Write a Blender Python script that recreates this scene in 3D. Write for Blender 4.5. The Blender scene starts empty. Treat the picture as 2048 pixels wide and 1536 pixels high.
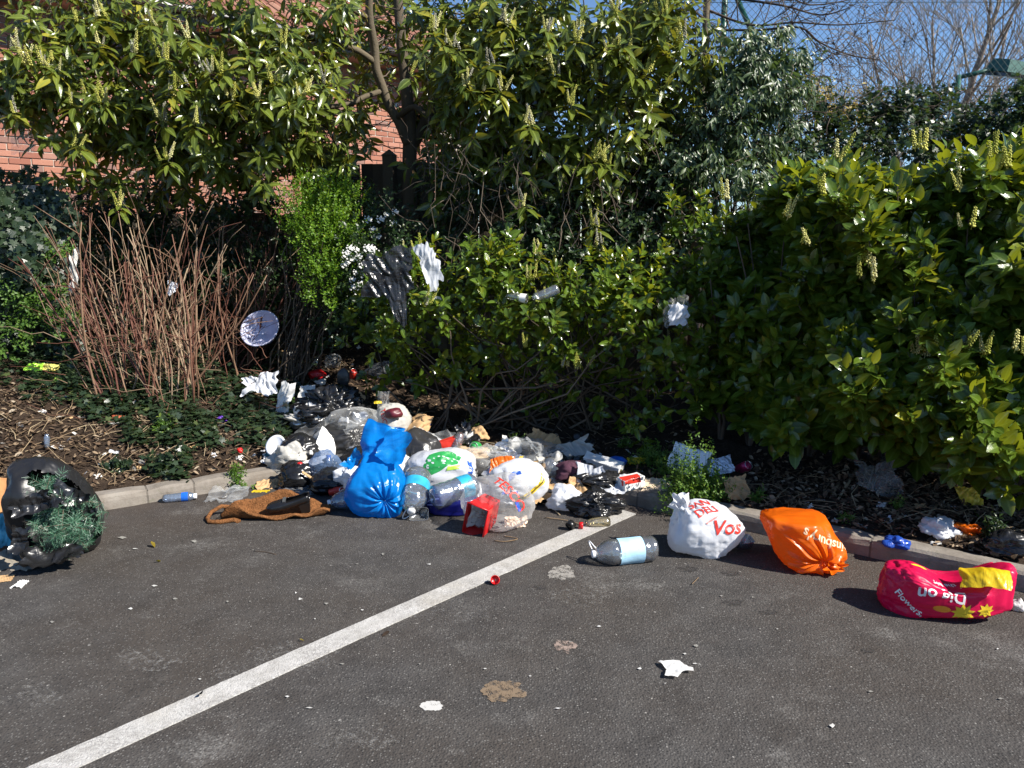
import bpy, bmesh, math, random
import numpy as np
from math import sin, cos, pi, radians, sqrt, atan2
from mathutils import Vector, Matrix, noise
from mathutils.bvhtree import BVHTree

SC = bpy.context.scene
COL = SC.collection
random.seed(7)
RNG = np.random.default_rng(11)

# ------------------------------------------------------------------ camera
F, CXP, CYP, CAMH = 1538.0, 1024.0, 768.0, 1.55
PITCH = math.atan((768.0 - 480.0) / F)
cam = bpy.data.objects.new('camera', bpy.data.cameras.new('camera'))
COL.objects.link(cam)
cam.location = (0, 0, CAMH)
cam.rotation_euler = (pi / 2 - PITCH, 0, 0)
cam.data.sensor_width = 36.0
cam.data.lens = 36.0 * F / 2048.0
cam.data.clip_start = 0.05
cam.data.clip_end = 3000
SC.camera = cam
# ------------------------------------------------------------------ sky, sun, exposure
SUN_ELEV = radians(41)
SUN_H = Vector((0.895, -0.446))          # horizontal direction towards the sun
SUN_H.normalize()
world = bpy.data.worlds.new('World')
SC.world = world
world.use_nodes = True
wn = world.node_tree
sky = wn.nodes.new('ShaderNodeTexSky')
sky.sky_type = 'NISHITA'
sky.sun_disc = False
sky.sun_elevation = SUN_ELEV
sky.sun_rotation = atan2(SUN_H.x, SUN_H.y)
sky.air_density = 1.0
sky.dust_density = 0.0
sky.ozone_density = 6.0
sky.altitude = 1200
bg = wn.nodes['Background']
bg.inputs['Strength'].default_value = 0.085
wn.links.new(sky.outputs[0], bg.inputs['Color'])
sun_d = bpy.data.lights.new('sun', 'SUN')
sun_d.energy = 5.0
sun_d.angle = radians(0.5)
sun_d.color = (1.0, 0.945, 0.86)
sun = bpy.data.objects.new('sun', sun_d)
COL.objects.link(sun)
sv = Vector((SUN_H.x * cos(SUN_ELEV), SUN_H.y * cos(SUN_ELEV), sin(SUN_ELEV)))
sun.rotation_euler = sv.to_track_quat('Z', 'Y').to_euler()
sun.location = sv * 30
SC.view_settings.view_transform = 'Standard'
SC.view_settings.look = 'None'
SC.view_settings.gamma = 1.0
SC.view_settings.exposure = 0.92
SC.view_settings.use_curve_mapping = False
SC.render.engine = 'CYCLES'
SC.cycles.max_bounces = 6
SC.cycles.transparent_max_bounces = 12
SC.cycles.diffuse_bounces = 2
SC.cycles.glossy_bounces = 2
SC.cycles.transmission_bounces = 4
SC.cycles.caustics_reflective = False
SC.cycles.caustics_refractive = False

# ------------------------------------------------------------------ measuring helpers
FW = Vector((0, cos(PITCH), -sin(PITCH)))
UP = Vector((0, sin(PITCH), cos(PITCH)))
EYE = Vector((0, 0, CAMH))


def ray(px, py):
    return Vector((1, 0, 0)) * ((px - CXP) / F) + UP * ((CYP - py) / F) + FW


def at(px, py, Y):
    d = ray(px, py)
    return EYE + d * (Y / d.y)


def onz(px, py, Z):
    d = ray(px, py)
    return EYE + d * ((Z - CAMH) / d.z)


def project(P):
    """world points (N,3) -> pixels of the 2048 frame and depth"""
    Q = np.asarray(P, float) - np.array([0, 0, CAMH])
    z = Q @ np.array(FW)
    z = np.where(z < 0.05, 0.05, z)
    return CXP + F * Q[:, 0] / z, CYP - F * (Q @ np.array(UP)) / z, z


# kerb line: foot of the kerb face on the asphalt
_kp = [(-420, 1122), (190, 1024), (545, 967), (760, 934), (870, 927), (960, 942), (1250, 1006),
       (1527, 1068), (1738, 1114), (2048, 1184), (2700, 1330)]
_kw = [onz(a, b, 0.0) for a, b in _kp]


def catmull(P, n=8):
    out = []
    for i in range(len(P) - 1):
        p0, p1, p2, p3 = P[max(i - 1, 0)], P[i], P[i + 1], P[min(i + 2, len(P) - 1)]
        for k in range(n):
            t = k / n
            out.append(0.5 * ((2 * p1) + (p2 - p0) * t + (2 * p0 - 5 * p1 + 4 * p2 - p3) * t * t
                              + (3 * p1 - p0 - 3 * p2 + p3) * t ** 3))
    out.append(P[-1])
    return out


KERB = [Vector((p.x, p.y)) for p in catmull(_kw)]
KA = np.array([[p.x, p.y] for p in KERB])


def kerb_dist(X, Y):
    """signed distance behind the kerb line (positive in the planting bed)"""
    X = np.atleast_1d(np.asarray(X, float)); Y = np.atleast_1d(np.asarray(Y, float))
    best = np.full(X.shape, 1e9); sgn = np.ones(X.shape)
    for i in range(len(KA) - 1):
        a, b = KA[i], KA[i + 1]
        e = b - a
        t = np.clip(((X - a[0]) * e[0] + (Y - a[1]) * e[1]) / (e @ e), 0, 1)
        dx, dy = X - a[0] - t * e[0], Y - a[1] - t * e[1]
        d = np.hypot(dx, dy)
        m = d < best
        best = np.where(m, d, best)
        sgn = np.where(m, np.sign(e[0] * dy - e[1] * dx), sgn)
    return best * np.where(sgn == 0, 1, sgn)


# the same distance on a lookup grid, for the many queries below
_gx = np.arange(-9, 9.01, .025); _gy = np.arange(0, 17.01, .025)
_GXX, _GYY = np.meshgrid(_gx, _gy)
_KD = kerb_dist(_GXX.ravel(), _GYY.ravel()).reshape(_GXX.shape)
_kerb_exact = kerb_dist


def kerb_dist(X, Y):
    X = np.atleast_1d(np.asarray(X, float)); Y = np.atleast_1d(np.asarray(Y, float))
    if X.size and (abs(X).max() > 8.9 or Y.max() > 16.9 or Y.min() < 0.01):
        inside = (np.abs(X) < 8.9) & (Y < 16.9) & (Y > .01)
        out = np.empty(X.shape)
        if (~inside).any(): out[~inside] = _kerb_exact(X[~inside], Y[~inside])
        if inside.any(): out[inside] = kerb_dist(X[inside], Y[inside])
        return out
    fx, fy = (X + 9) / .025, Y / .025
    i, j = fx.astype(int), fy.astype(int)
    u, v = fx - i, fy - j
    return (_KD[j, i] * (1 - u) * (1 - v) + _KD[j, i + 1] * u * (1 - v) + _KD[j + 1, i] * (1 - u) * v + _KD[j + 1, i + 1] * u * v)


def smooth(a, b, x):
    t = np.clip((x - a) / (b - a), 0, 1)
    return t * t * (3 - 2 * t)


def wob(X, Y):
    return (0.5 * np.sin(3.1 * X + 1.7 * Y) + 0.5 * np.sin(2.3 * Y - 4.1 * X + 1) + 0.35 * np.sin(7.3 * X - 6.1 * Y + 2)
            + 0.25 * np.sin(13.1 * X + 11.7 * Y))


def ground_h(X, Y):
    X = np.atleast_1d(np.asarray(X, float)); Y = np.atleast_1d(np.asarray(Y, float))
    d = kerb_dist(X, Y)
    slope = 0.27 - 0.15 * smooth(-1.2, 0.8, X)
    h = 0.075 + slope * np.clip(d - 0.1, 0, None)
    h = np.where(h > 0.55, 0.55 + 0.3 * (1 - np.exp(-(h - 0.55) / 0.3)), h)
    h = h + 0.018 * wob(X, Y) * smooth(0.15, 0.6, d)
    return np.where(d < 0, 0.0, h)


def gh(x, y):
    return float(ground_h(x, y)[0])


def ong(px, py, lift=0.0):
    """the point where the pixel's ray first meets the ground or bank"""
    d = ray(px, py)
    ys = np.linspace(1.0, 14, 650)
    P = np.array(EYE)[None] + np.array(d)[None] * (ys / d.y)[:, None]
    below = P[:, 2] < ground_h(P[:, 0], P[:, 1]) + lift
    i = int(np.argmax(below)) if below.any() else len(ys) - 1
    return Vector(P[i])


# ------------------------------------------------------------------ object helpers
def tag(o, label=None, cat=None, group=None, kind=None):
    if label: o['label'] = label
    if cat: o['category'] = cat
    if group: o['group'] = group
    if kind: o['kind'] = kind
    return o


def empty(name, loc=(0, 0, 0), rz=0.0, label=None, cat=None, group=None):
    o = bpy.data.objects.new(name, None)
    o.empty_display_size = 0.1
    COL.objects.link(o)
    o.location = loc
    o.rotation_euler = (0, 0, rz)
    return tag(o, label, cat, group)


def link(name, me, mat=None, parent=None, loc=None, world_space=False):
    o = bpy.data.objects.new(name, me)
    COL.objects.link(o)
    if mat is not None:
        me.materials.clear()
        me.materials.append(mat)
    if loc is not None:
        o.location = loc
    if parent is not None:
        o.parent = parent
        if world_space:
            o.matrix_parent_inverse = Matrix.Translation(-Vector(parent.location))
    return o


def mesh_np(name, V, T, smooth_=True):
    """numpy verts (n,3) and triangles/quads (m,3|4) -> mesh"""
    V = np.asarray(V, np.float32); T = np.asarray(T, np.int32)
    me = bpy.data.meshes.new(name)
    k = T.shape[1]
    me.vertices.add(len(V)); me.vertices.foreach_set('co', V.ravel())
    me.loops.add(T.size); me.loops.foreach_set('vertex_index', T.ravel())
    me.polygons.add(len(T))
    me.polygons.foreach_set('loop_start', np.arange(0, T.size, k, dtype=np.int32))
    me.update(calc_edges=True)
    if smooth_:
        me.polygons.foreach_set('use_smooth', np.ones(len(T), bool))
    me.validate()
    return me


def mesh_py(name, V, faces, smooth_=False):
    me = bpy.data.meshes.new(name)
    me.from_pydata([tuple(v) for v in V], [], faces)
    me.update()
    if smooth_:
        me.polygons.foreach_set('use_smooth', np.ones(len(me.polygons), bool))
    return me


def attr(me, name, vals, domain):
    a = me.attributes.new(name, 'FLOAT', domain)
    a.data.foreach_set('value', np.asarray(vals, np.float32))


class Acc:
    """collects verts and faces of several shapes for ONE mesh"""
    def __init__(s): s.v = []; s.f = []
    def add(s, V, Fs):
        b = len(s.v)
        s.v += [tuple(v) for v in V]
        s.f += [tuple(i + b for i in f) for f in Fs]
        return s
    def box(s, a, b):
        (x0, y0, z0), (x1, y1, z1) = a, b
        V = [(x0, y0, z0), (x1, y0, z0), (x1, y1, z0), (x0, y1, z0), (x0, y0, z1), (x1, y0, z1), (x1, y1, z1), (x0, y1, z1)]
        return s.add(V, [(0, 3, 2, 1), (4, 5, 6, 7), (0, 1, 5, 4), (1, 2, 6, 5), (2, 3, 7, 6), (3, 0, 4, 7)])
    def tube(s, pts, rad, n=6, cap=True):
        pts = [Vector(p) for p in pts]
        if not hasattr(rad, '__len__'): rad = [rad] * len(pts)
        V, Fs = [], []
        ref = Vector((0.31, 0.17, 0.93))
        for i, p in enumerate(pts):
            t = (pts[min(i + 1, len(pts) - 1)] - pts[max(i - 1, 0)])
            t = t.normalized() if t.length > 1e-9 else Vector((0, 0, 1))
            if abs(t.dot(ref)) > 0.95: ref = Vector((0.9, 0.3, 0.1))
            u = t.cross(ref).normalized(); w = t.cross(u)
            for k in range(n):
                a = 2 * pi * k / n
                V.append(p + (u * cos(a) + w * sin(a)) * rad[i])
        for i in range(len(pts) - 1):
            for k in range(n):
                k2 = (k + 1) % n
                Fs.append((i * n + k, i * n + k2, (i + 1) * n + k2, (i + 1) * n + k))
        if cap:
            Fs.append(tuple(range(n - 1, -1, -1)))
            Fs.append(tuple((len(pts) - 1) * n + k for k in range(n)))
        return s.add(V, Fs)
    def lathe(s, prof, n=24, closed=True):
        """prof: (r, z) pairs, about local Z"""
        V, Fs = [], []
        for r, z in prof:
            for k in range(n):
                a = 2 * pi * k / n
                V.append((r * cos(a), r * sin(a), z))
        for i in range(len(prof) - 1):
            for k in range(n):
                k2 = (k + 1) % n
                Fs.append((i * n + k, i * n + k2, (i + 1) * n + k2, (i + 1) * n + k))
        if closed:
            Fs.append(tuple(range(n - 1, -1, -1)))
            Fs.append(tuple((len(prof) - 1) * n + k for k in range(n)))
        return s.add(V, Fs)
    def build(s, name, mat, parent=None, loc=None, sm=False, world_space=False):
        me = mesh_py(name, s.v, s.f, sm)
        return link(name, me, mat, parent, loc, world_space)


# ------------------------------------------------------------------ materials
def hexc(h):
    c = [int(h[i:i + 2], 16) / 255 for i in (0, 2, 4)]
    return tuple(x / 12.92 if x <= .04045 else ((x + .055) / 1.055) ** 2.4 for x in c)


class N:
    def __init__(s, name):
        s.m = bpy.data.materials.new(name); s.m.use_nodes = True
        s.t = s.m.node_tree
        s.b = s.t.nodes['Principled BSDF']
        s.out = s.t.nodes['Material Output']
    def new(s, kind, **kw):
        n = s.t.nodes.new(kind)
        for k, v in kw.items():
            setattr(n, k, v)
        return n
    def l(s, a, b): s.t.links.new(a, b)
    def set(s, node, **kw):
        for k, v in kw.items():
            node.inputs[k.replace('_', ' ')].default_value = v
        return node
    def coord(s, which='Object'):
        return s.new('ShaderNodeTexCoord').outputs[which]
    def noise(s, vec, scale, detail=4, rough=.55, dist=0.0):
        n = s.new('ShaderNodeTexNoise')
        n.inputs['Scale'].default_value = scale; n.inputs['Detail'].default_value = detail
        n.inputs['Roughness'].default_value = rough; n.inputs['Distortion'].default_value = dist
        s.l(vec, n.inputs['Vector']); return n.outputs['Fac']
    def voro(s, vec, scale, feature='F1', out='Distance'):
        n = s.new('ShaderNodeTexVoronoi', feature=feature)
        n.inputs['Scale'].default_value = scale
        s.l(vec, n.inputs['Vector']); return n.outputs[out]
    def ramp(s, fac, stops, interp='LINEAR'):
        n = s.new('ShaderNodeValToRGB'); cr = n.color_ramp; cr.interpolation = interp
        while len(cr.elements) < len(stops): cr.elements.new(0.5)
        for e, (p, c) in zip(cr.elements, stops):
            e.position = p
            e.color = (*c, 1) if hasattr(c, '__len__') else (c, c, c, 1)
        s.l(fac, n.inputs['Fac']); return n.outputs['Color']
    def mix(s, fac, a, b, mode='MIX'):
        n = s.new('ShaderNodeMix', data_type='RGBA', blend_type=mode)
        for inp, v in ((n.inputs['Factor'], fac), (n.inputs['A'], a), (n.inputs['B'], b)):
            if isinstance(v, (int, float)): inp.default_value = v
            elif isinstance(v, tuple): inp.default_value = (*v, 1)
            else: s.l(v, inp)
        return n.outputs['Result']
    def math(s, op, a, b=0.0):
        n = s.new('ShaderNodeMath', operation=op)
        for inp, v in zip(n.inputs, (a, b)):
            if isinstance(v, (int, float)): inp.default_value = v
            else: s.l(v, inp)
        return n.outputs[0]
    def bump(s, h, strength, dist=0.01, prev=None):
        n = s.new('ShaderNodeBump'); n.inputs['Strength'].default_value = strength
        n.inputs['Distance'].default_value = dist
        s.l(h, n.inputs['Height'])
        if prev is not None: s.l(prev, n.inputs['Normal'])
        return n.outputs['Normal']
    def sep(s, vec):
        n = s.new('ShaderNodeSeparateXYZ'); s.l(vec, n.inputs[0]); return n.outputs
    def rnd(s):
        a = s.new('ShaderNodeAttribute', attribute_name='rnd').outputs['Fac']
        o = s.new('ShaderNodeObjectInfo').outputs['Random']
        return s.math('FRACT', s.math('ADD', a, o))


def plain(name, col, rough=.5, var=.25, scale=30, bump=0.0, bscale=60, metal=0.0, spec=.5, transl=0.0, tcol=None, bdist=.004):
    """a painted/plastic/paper surface with blotches, wear and fine relief"""
    n = N(name); co = n.coord()
    f = n.noise(co, scale, 5)
    c2 = tuple(x * (1 - var) for x in col)
    c3 = tuple(min(1, x * (1 + var * .5)) for x in col)
    n.l(n.ramp(f, [(.3, c2), (.5, col), (.72, c3)]), n.b.inputs['Base Color'])
    n.set(n.b, Roughness=rough, Metallic=metal)
    n.b.inputs['Specular IOR Level'].default_value = spec
    if bump:
        nb = n.bump(n.noise(co, bscale, 6, .6), bump, bdist)
        n.l(nb, n.b.inputs['Normal'])
    if transl:
        tr = n.new('ShaderNodeBsdfTranslucent'); tr.inputs['Color'].default_value = (*(tcol or col), 1)
        mx = n.new('ShaderNodeMixShader'); mx.inputs[0].default_value = transl
        n.l(n.b.outputs[0], mx.inputs[1]); n.l(tr.outputs[0], mx.inputs[2])
        n.l(mx.outputs[0], n.out.inputs['Surface'])
    return n.m


def film(name, col, rough=.22, wr=.8, wscale=14, transl=.25, tcol=None, spec=.5, var=.15, alpha=1.0, dist=.012):
    """thin bag plastic: sharp creases in the relief, gloss, some light through it"""
    n = N(name); co = n.coord()
    wv = n.new('ShaderNodeTexNoise', noise_type='RIDGED_MULTIFRACTAL')
    n.l(co, wv.inputs['Vector'])
    n.set(wv, Scale=wscale, Detail=4.0, Roughness=.55)
    wv.inputs['Lacunarity'].default_value = 2.1
    f2 = n.noise(co, wscale * .5, 3)
    n.l(n.ramp(f2, [(.3, tuple(c * (1 - var) for c in col)), (.7, col)]), n.b.inputs['Base Color'])
    n.set(n.b, Roughness=rough)
    n.b.inputs['Specular IOR Level'].default_value = spec
    nb = n.bump(wv.outputs['Fac'], wr * .3, dist)
    for sc_, rot_ in (((.5, .5, 2.4), (.4, .7, .2)), ((2.6, .7, .4), (.9, -.5, .5))):
        mp = n.new('ShaderNodeMapping'); mp.inputs['Scale'].default_value = sc_; mp.inputs['Rotation'].default_value = rot_
        n.l(co, mp.inputs['Vector'])
        nb = n.bump(n.noise(mp.outputs[0], wscale * (.7 if sc_[0] < 1 else .45), 3, .5, .9), wr * .36, dist * 1.3, nb)
    n.l(nb, n.b.inputs['Normal'])
    tr = n.new('ShaderNodeBsdfTranslucent'); tr.inputs['Color'].default_value = (*(tcol or col), 1)
    mx = n.new('ShaderNodeMixShader'); mx.inputs[0].default_value = transl
    n.l(n.b.outputs[0], mx.inputs[1]); n.l(tr.outputs[0], mx.inputs[2])
    last = mx.outputs[0]
    if alpha < 1:
        tp = n.new('ShaderNodeBsdfTransparent'); tp.inputs['Color'].default_value = (*(min(1, .75 + .25 * c) for c in col), 1)
        m2 = n.new('ShaderNodeMixShader')
        lw = n.new('ShaderNodeLayerWeight'); lw.inputs['Blend'].default_value = .35
        n.l(nb, lw.inputs['Normal'])
        a = n.math('ADD', n.math('MULTIPLY', lw.outputs['Facing'], .5), alpha)
        a = n.math('ADD', a, n.math('MULTIPLY', n.math('SUBTRACT', f2, .5), .5))
        n.l(n.math('MINIMUM', n.math('MAXIMUM', a, .05), .96), m2.inputs[0])
        n.l(tp.outputs[0], m2.inputs[1]); n.l(last, m2.inputs[2])
        last = m2.outputs[0]
    n.l(last, n.out.inputs['Surface'])
    return n.m


def clear(name, col=(.95, .97, .985), rough=.10, wr=1.2, wscale=17, base=.10):
    """clear bottle plastic: see-through, bright at its edges"""
    n = N(name); co = n.coord()
    nb = n.bump(n.noise(co, wscale, 3, .5, .4), wr, .01)
    tp = n.new('ShaderNodeBsdfTransparent'); tp.inputs['Color'].default_value = (*col, 1)
    gl = n.new('ShaderNodeBsdfGlossy'); gl.inputs['Roughness'].default_value = rough + .05
    n.l(nb, gl.inputs['Normal'])
    df = n.new('ShaderNodeBsdfDiffuse'); df.inputs['Color'].default_value = (*(c * .8 for c in col), 1)
    lw = n.new('ShaderNodeLayerWeight'); lw.inputs['Blend'].default_value = .3
    n.l(nb, lw.inputs['Normal'])
    m1 = n.new('ShaderNodeMixShader')
    n.l(n.math('MINIMUM', n.math('ADD', n.math('MULTIPLY', lw.outputs['Fresnel'], 1.3), .15), .9), m1.inputs[0])
    m0 = n.new('ShaderNodeMixShader'); m0.inputs[0].default_value = base
    n.l(tp.outputs[0], m0.inputs[1]); n.l(df.outputs[0], m0.inputs[2])
    n.l(m0.outputs[0], m1.inputs[1]); n.l(gl.outputs[0], m1.inputs[2])
    n.l(m1.outputs[0], n.out.inputs['Surface'])
    return n.m


def leafmat(name, c1, c2, c3, rough=.32, tr=.3, tcol=(.25, .38, .03), vein=(.22, .30, .08), veinamt=.7, spec=.5):
    n = N(name); r = n.rnd()
    base = n.ramp(r, [(0, c1), (.55, c2), (.93, c2), (1, c3)])
    co = n.coord()
    base = n.mix(n.math('MULTIPLY', n.noise(co, 45, 3), .45), base, tuple(x * .5 for x in c1))
    v = n.new('ShaderNodeAttribute', attribute_name='vein').outputs['Fac']
    vf = n.ramp(v, [(.80, 0.0), (.93, veinamt)])
    base = n.mix(vf, base, vein)
    n.l(base, n.b.inputs['Base Color'])
    rr = n.math('ADD', n.math('MULTIPLY', n.noise(co, 30, 2), .2), rough - .1)
    n.l(rr, n.b.inputs['Roughness'])
    n.b.inputs['Specular IOR Level'].default_value = spec
    n.l(n.bump(n.noise(co, 70, 2), .25, .004), n.b.inputs['Normal'])
    t = n.new('ShaderNodeBsdfTranslucent')
    n.l(n.mix(n.ramp(r, [(0, .25), (1, .8)]), tuple(x * .55 for x in tcol), tcol), t.inputs['Color'])
    mx = n.new('ShaderNodeMixShader'); mx.inputs[0].default_value = tr
    n.l(n.b.outputs[0], mx.inputs[1]); n.l(t.outputs[0], mx.inputs[2])
    n.l(mx.outputs[0], n.out.inputs['Surface'])
    return n.m


def rndmat(name, stops, rough=.8, bump=.4, bscale=80, transl=0.0, var=.5, spec=.3):
    """material for many pieces: each piece takes its own tone"""
    n = N(name); r = n.rnd(); co = n.coord()
    base = n.ramp(r, stops)
    base = n.mix(n.math('MULTIPLY', n.noise(co, bscale, 4), var), base, n.mix(.5, base, (.01, .008, .006), 'MIX'))
    n.l(base, n.b.inputs['Base Color']); n.set(n.b, Roughness=rough)
    n.b.inputs['Specular IOR Level'].default_value = spec
    n.l(n.bump(n.noise(co, bscale * 1.5, 4), bump, .006), n.b.inputs['Normal'])
    if transl:
        t = n.new('ShaderNodeBsdfTranslucent'); n.l(base, t.inputs['Color'])
        mx = n.new('ShaderNodeMixShader'); mx.inputs[0].default_value = transl
        n.l(n.b.outputs[0], mx.inputs[1]); n.l(t.outputs[0], mx.inputs[2])
        n.l(mx.outputs[0], n.out.inputs['Surface'])
    return n.m

# ================================================================== THE SETTING
def asphalt_mat():
    n = N('asphalt'); co = n.coord()
    big = n.noise(co, .9, 5, .6)
    mid = n.noise(co, 6, 5, .65)
    fine = n.noise(co, 160, 3, .7)
    base = n.ramp(mid, [(.25, (.037, .034, .032)), (.5, (.058, .054, .051)), (.8, (.082, .077, .072))])
    base = n.mix(n.math('MULTIPLY', n.ramp(big, [(.40, 0.0), (.64, 1.0)]), .55), base, (.055, .043, .033))
    # pale stones in the binder
    st = n.voro(co, 120)
    sc = n.voro(co, 120, out='Color')
    pick = n.math('GREATER_THAN', n.sep(sc)[0], .62)
    dot = n.math('MULTIPLY', n.ramp(st, [(.25, 1.0), (.45, 0.0)]), pick)
    base = n.mix(n.math('MULTIPLY', dot, .6), base, (.185, .178, .165))
    pick2 = n.math('LESS_THAN', n.sep(sc)[1], .35)
    base = n.mix(n.math('MULTIPLY', n.math('MULTIPLY', n.ramp(st, [(.2, 1.0), (.5, 0.0)]), pick2), .85), base, (.014, .014, .014))
    # chalky scuffs, broken by the grain
    sf = n.noise(co, 1.7, 7, .7)
    grain = n.ramp(n.noise(co, 75, 4, .75), [(.42, 0.0), (.62, 1.0)])
    scuff = n.math('MULTIPLY', n.ramp(sf, [(.56, 0.0), (.70, 1.0)]), grain)
    base = n.mix(n.math('MULTIPLY', scuff, .6), base, (.30, .29, .27))
    # oily dark drips and old spills
    dk = n.noise(co, 3.3, 4, .55)
    base = n.mix(n.math('MULTIPLY', n.ramp(dk, [(.62, 0.0), (.72, 1.0)]), .45), base, (.024, .021, .019))
    # single specks of trodden gum and grit
    g1 = n.voro(co, 9); gc = n.sep(n.voro(co, 9, out='Color'))
    gm = n.math('MULTIPLY', n.ramp(g1, [(.035, 1.0), (.06, 0.0)]), n.math('GREATER_THAN', gc[2], .62))
    base = n.mix(n.math('MULTIPLY', gm, .7), base, (.27, .26, .24))
    g2 = n.voro(co, 31); gc2 = n.sep(n.voro(co, 31, out='Color'))
    gm2 = n.math('MULTIPLY', n.ramp(g2, [(.07, 1.0), (.12, 0.0)]), n.math('GREATER_THAN', gc2[0], .80))
    base = n.mix(n.math('MULTIPLY', gm2, .8), base, (.36, .34, .31))
    # brown silt washed along the kerb (a stain with its own shape)
    dn = n.new('ShaderNodeAttribute', attribute_name='silt').outputs['Fac']
    silt = n.math('MULTIPLY', dn, n.ramp(n.noise(co, 4, 6, .7), [(.3, .25), (.65, 1.0)]))
    base = n.mix(n.math('MULTIPLY', silt, .6), base, (.062, .045, .034))
    n.l(base, n.b.inputs['Base Color'])
    n.set(n.b, Roughness=.88)
    n.b.inputs['Specular IOR Level'].default_value = .25
    h = n.math('ADD', n.math('MULTIPLY', st, -1.0), n.math('MULTIPLY', fine, .6))
    nb = n.bump(h, .55, .006)
    nb = n.bump(n.noise(co, 12, 4), .2, .01, nb)
    n.l(nb, n.b.inputs['Normal'])
    return n.m


def soil_mat():
    n = N('soil'); co = n.coord()
    f = n.noise(co, 9, 8, .7); g = n.noise(co, 70, 5, .7)
    base = n.ramp(f, [(.3, (.018, .012, .009)), (.5, (.042, .028, .019)), (.7, (.072, .050, .034))])
    base = n.mix(n.ramp(g, [(.5, 0.0), (.75, .7)]), base, (.10, .072, .05))
    n.l(base, n.b.inputs['Base Color']); n.set(n.b, Roughness=.95)
    n.b.inputs['Specular IOR Level'].default_value = .15
    n.l(n.bump(g, .9, .02, n.bump(f, .6, .05)), n.b.inputs['Normal'])
    return n.m


def concrete_mat(name='kerb_concrete', dark=1.0):
    n = N(name); co = n.coord(); r = n.rnd()
    f = n.noise(co, 7, 7, .65); g = n.noise(co, 130, 4, .7)
    base = n.ramp(f, [(.25, (.15 * dark, .128 * dark, .105 * dark)), (.5, (.27 * dark, .24 * dark, .205 * dark)), (.8, (.38 * dark, .35 * dark, .31 * dark))])
    base = n.mix(n.ramp(n.noise(co, 2.6, 5, .7), [(.5, 0.0), (.7, .55)]), base, (.13, .105, .078))
    base = n.mix(n.ramp(n.noise(co, 21, 4, .7), [(.58, 0.0), (.72, .6)]), base, (.11, .12, .06))
    base = n.mix(n.math('MULTIPLY', r, .25), base, (.18, .15, .12))
    n.l(base, n.b.inputs['Base Color']); n.set(n.b, Roughness=.9)
    n.b.inputs['Specular IOR Level'].default_value = .2
    n.l(n.bump(g, .5, .004, n.bump(n.noise(co, 25, 4), .35, .01)), n.b.inputs['Normal'])
    return n.m


M = {}
M['asphalt'] = asphalt_mat(); M['soil'] = soil_mat(); M['kerb'] = concrete_mat(dark=.85); M['joint'] = concrete_mat('kerb_mortar', .45)


def paint_mat():
    n = N('line_paint'); co = n.coord()
    f = n.noise(co, 14, 6, .7); g = n.noise(co, 120, 4, .75); v = n.voro(co, 190)
    base = n.ramp(f, [(.3, (.34, .325, .30)), (.55, (.47, .455, .43)), (.8, (.56, .55, .525))])
    wear = n.math('MULTIPLY', n.ramp(n.noise(co, 5, 6, .7), [(.38, .25), (.65, 1.0)]), n.ramp(g, [(.46, 0.0), (.58, 1.0)]))
    base = n.mix(n.math('MULTIPLY', wear, .75), base, (.16, .15, .14))
    base = n.mix(n.ramp(n.noise(co, 2.2, 5, .6), [(.5, 0.0), (.75, .5)]), base, (.36, .32, .25))
    n.l(base, n.b.inputs['Base Color']); n.set(n.b, Roughness=.8)
    n.l(n.bump(n.math('SUBTRACT', g, v), .5, .005), n.b.inputs['Normal'])
    return n.m


M['paint'] = paint_mat()

# asphalt sheet, reaching the horizon, denser near the camera
xs = np.concatenate([[-900, -200, -60, -20, -9], np.linspace(-6, 6, 121), [9, 20, 60, 200, 900]])
ys = np.concatenate([[-300, -60, -15, -5, -1], np.linspace(0.2, 6.2, 61), [9, 20, 60, 250, 1500]])
GX, GY = np.meshgrid(xs, ys)
GZ = np.where((np.abs(GX) < 6.1) & (GY > 0) & (GY < 6.3), .004 * np.sin(1.3 * GX + .7) * np.sin(1.1 * GY), 0)
GZ = np.where(kerb_dist(GX.ravel(), GY.ravel()).reshape(GX.shape) > -.02, GZ - .004, GZ)
nx, ny = len(xs), len(ys)
idx = np.arange(nx * ny).reshape(ny, nx)
Q = np.stack([idx[:-1, :-1], idx[:-1, 1:], idx[1:, 1:], idx[1:, :-1]], -1).reshape(-1, 4)
me = mesh_np('asphalt_ground', np.stack([GX, GY, GZ], -1).reshape(-1, 3), Q)
kd = kerb_dist(GX.ravel(), GY.ravel())
attr(me, 'silt', np.clip(1 - np.abs(kd) / .75, 0, 1) ** 1.2, 'POINT')
tag(link('asphalt_ground', me, M['asphalt']), kind='structure')


def asph_z(x, y):
    return .004 * sin(1.3 * x + .7) * sin(1.1 * y)


# planting bed: rows parallel to the kerb
ds = np.concatenate([np.linspace(.10, 3.0, 59), np.linspace(3.2, 8, 16), [11, 16, 25, 60, 200]])
tan = np.gradient(KA, axis=0); tan /= np.linalg.norm(tan, axis=1)[:, None]
nor = np.stack([-tan[:, 1], tan[:, 0]], -1)
BP = KA[None] + nor[None] * ds[:, None, None]
BZ = ground_h(BP[..., 0].ravel(), BP[..., 1].ravel()).reshape(BP.shape[:2])
rr = RNG.normal(0, .007, BZ.shape) * smooth(.1, .3, ds)[:, None]
V = np.concatenate([BP, (BZ + rr)[..., None]], -1)
idx = np.arange(V.shape[0] * V.shape[1]).reshape(V.shape[:2])
Q = np.stack([idx[:-1, :-1], idx[:-1, 1:], idx[1:, 1:], idx[1:, :-1]], -1).reshape(-1, 4)
tag(link('planting_bed_ground', mesh_np('planting_bed_ground', V.reshape(-1, 3), Q), M['soil']), kind='structure')

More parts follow.
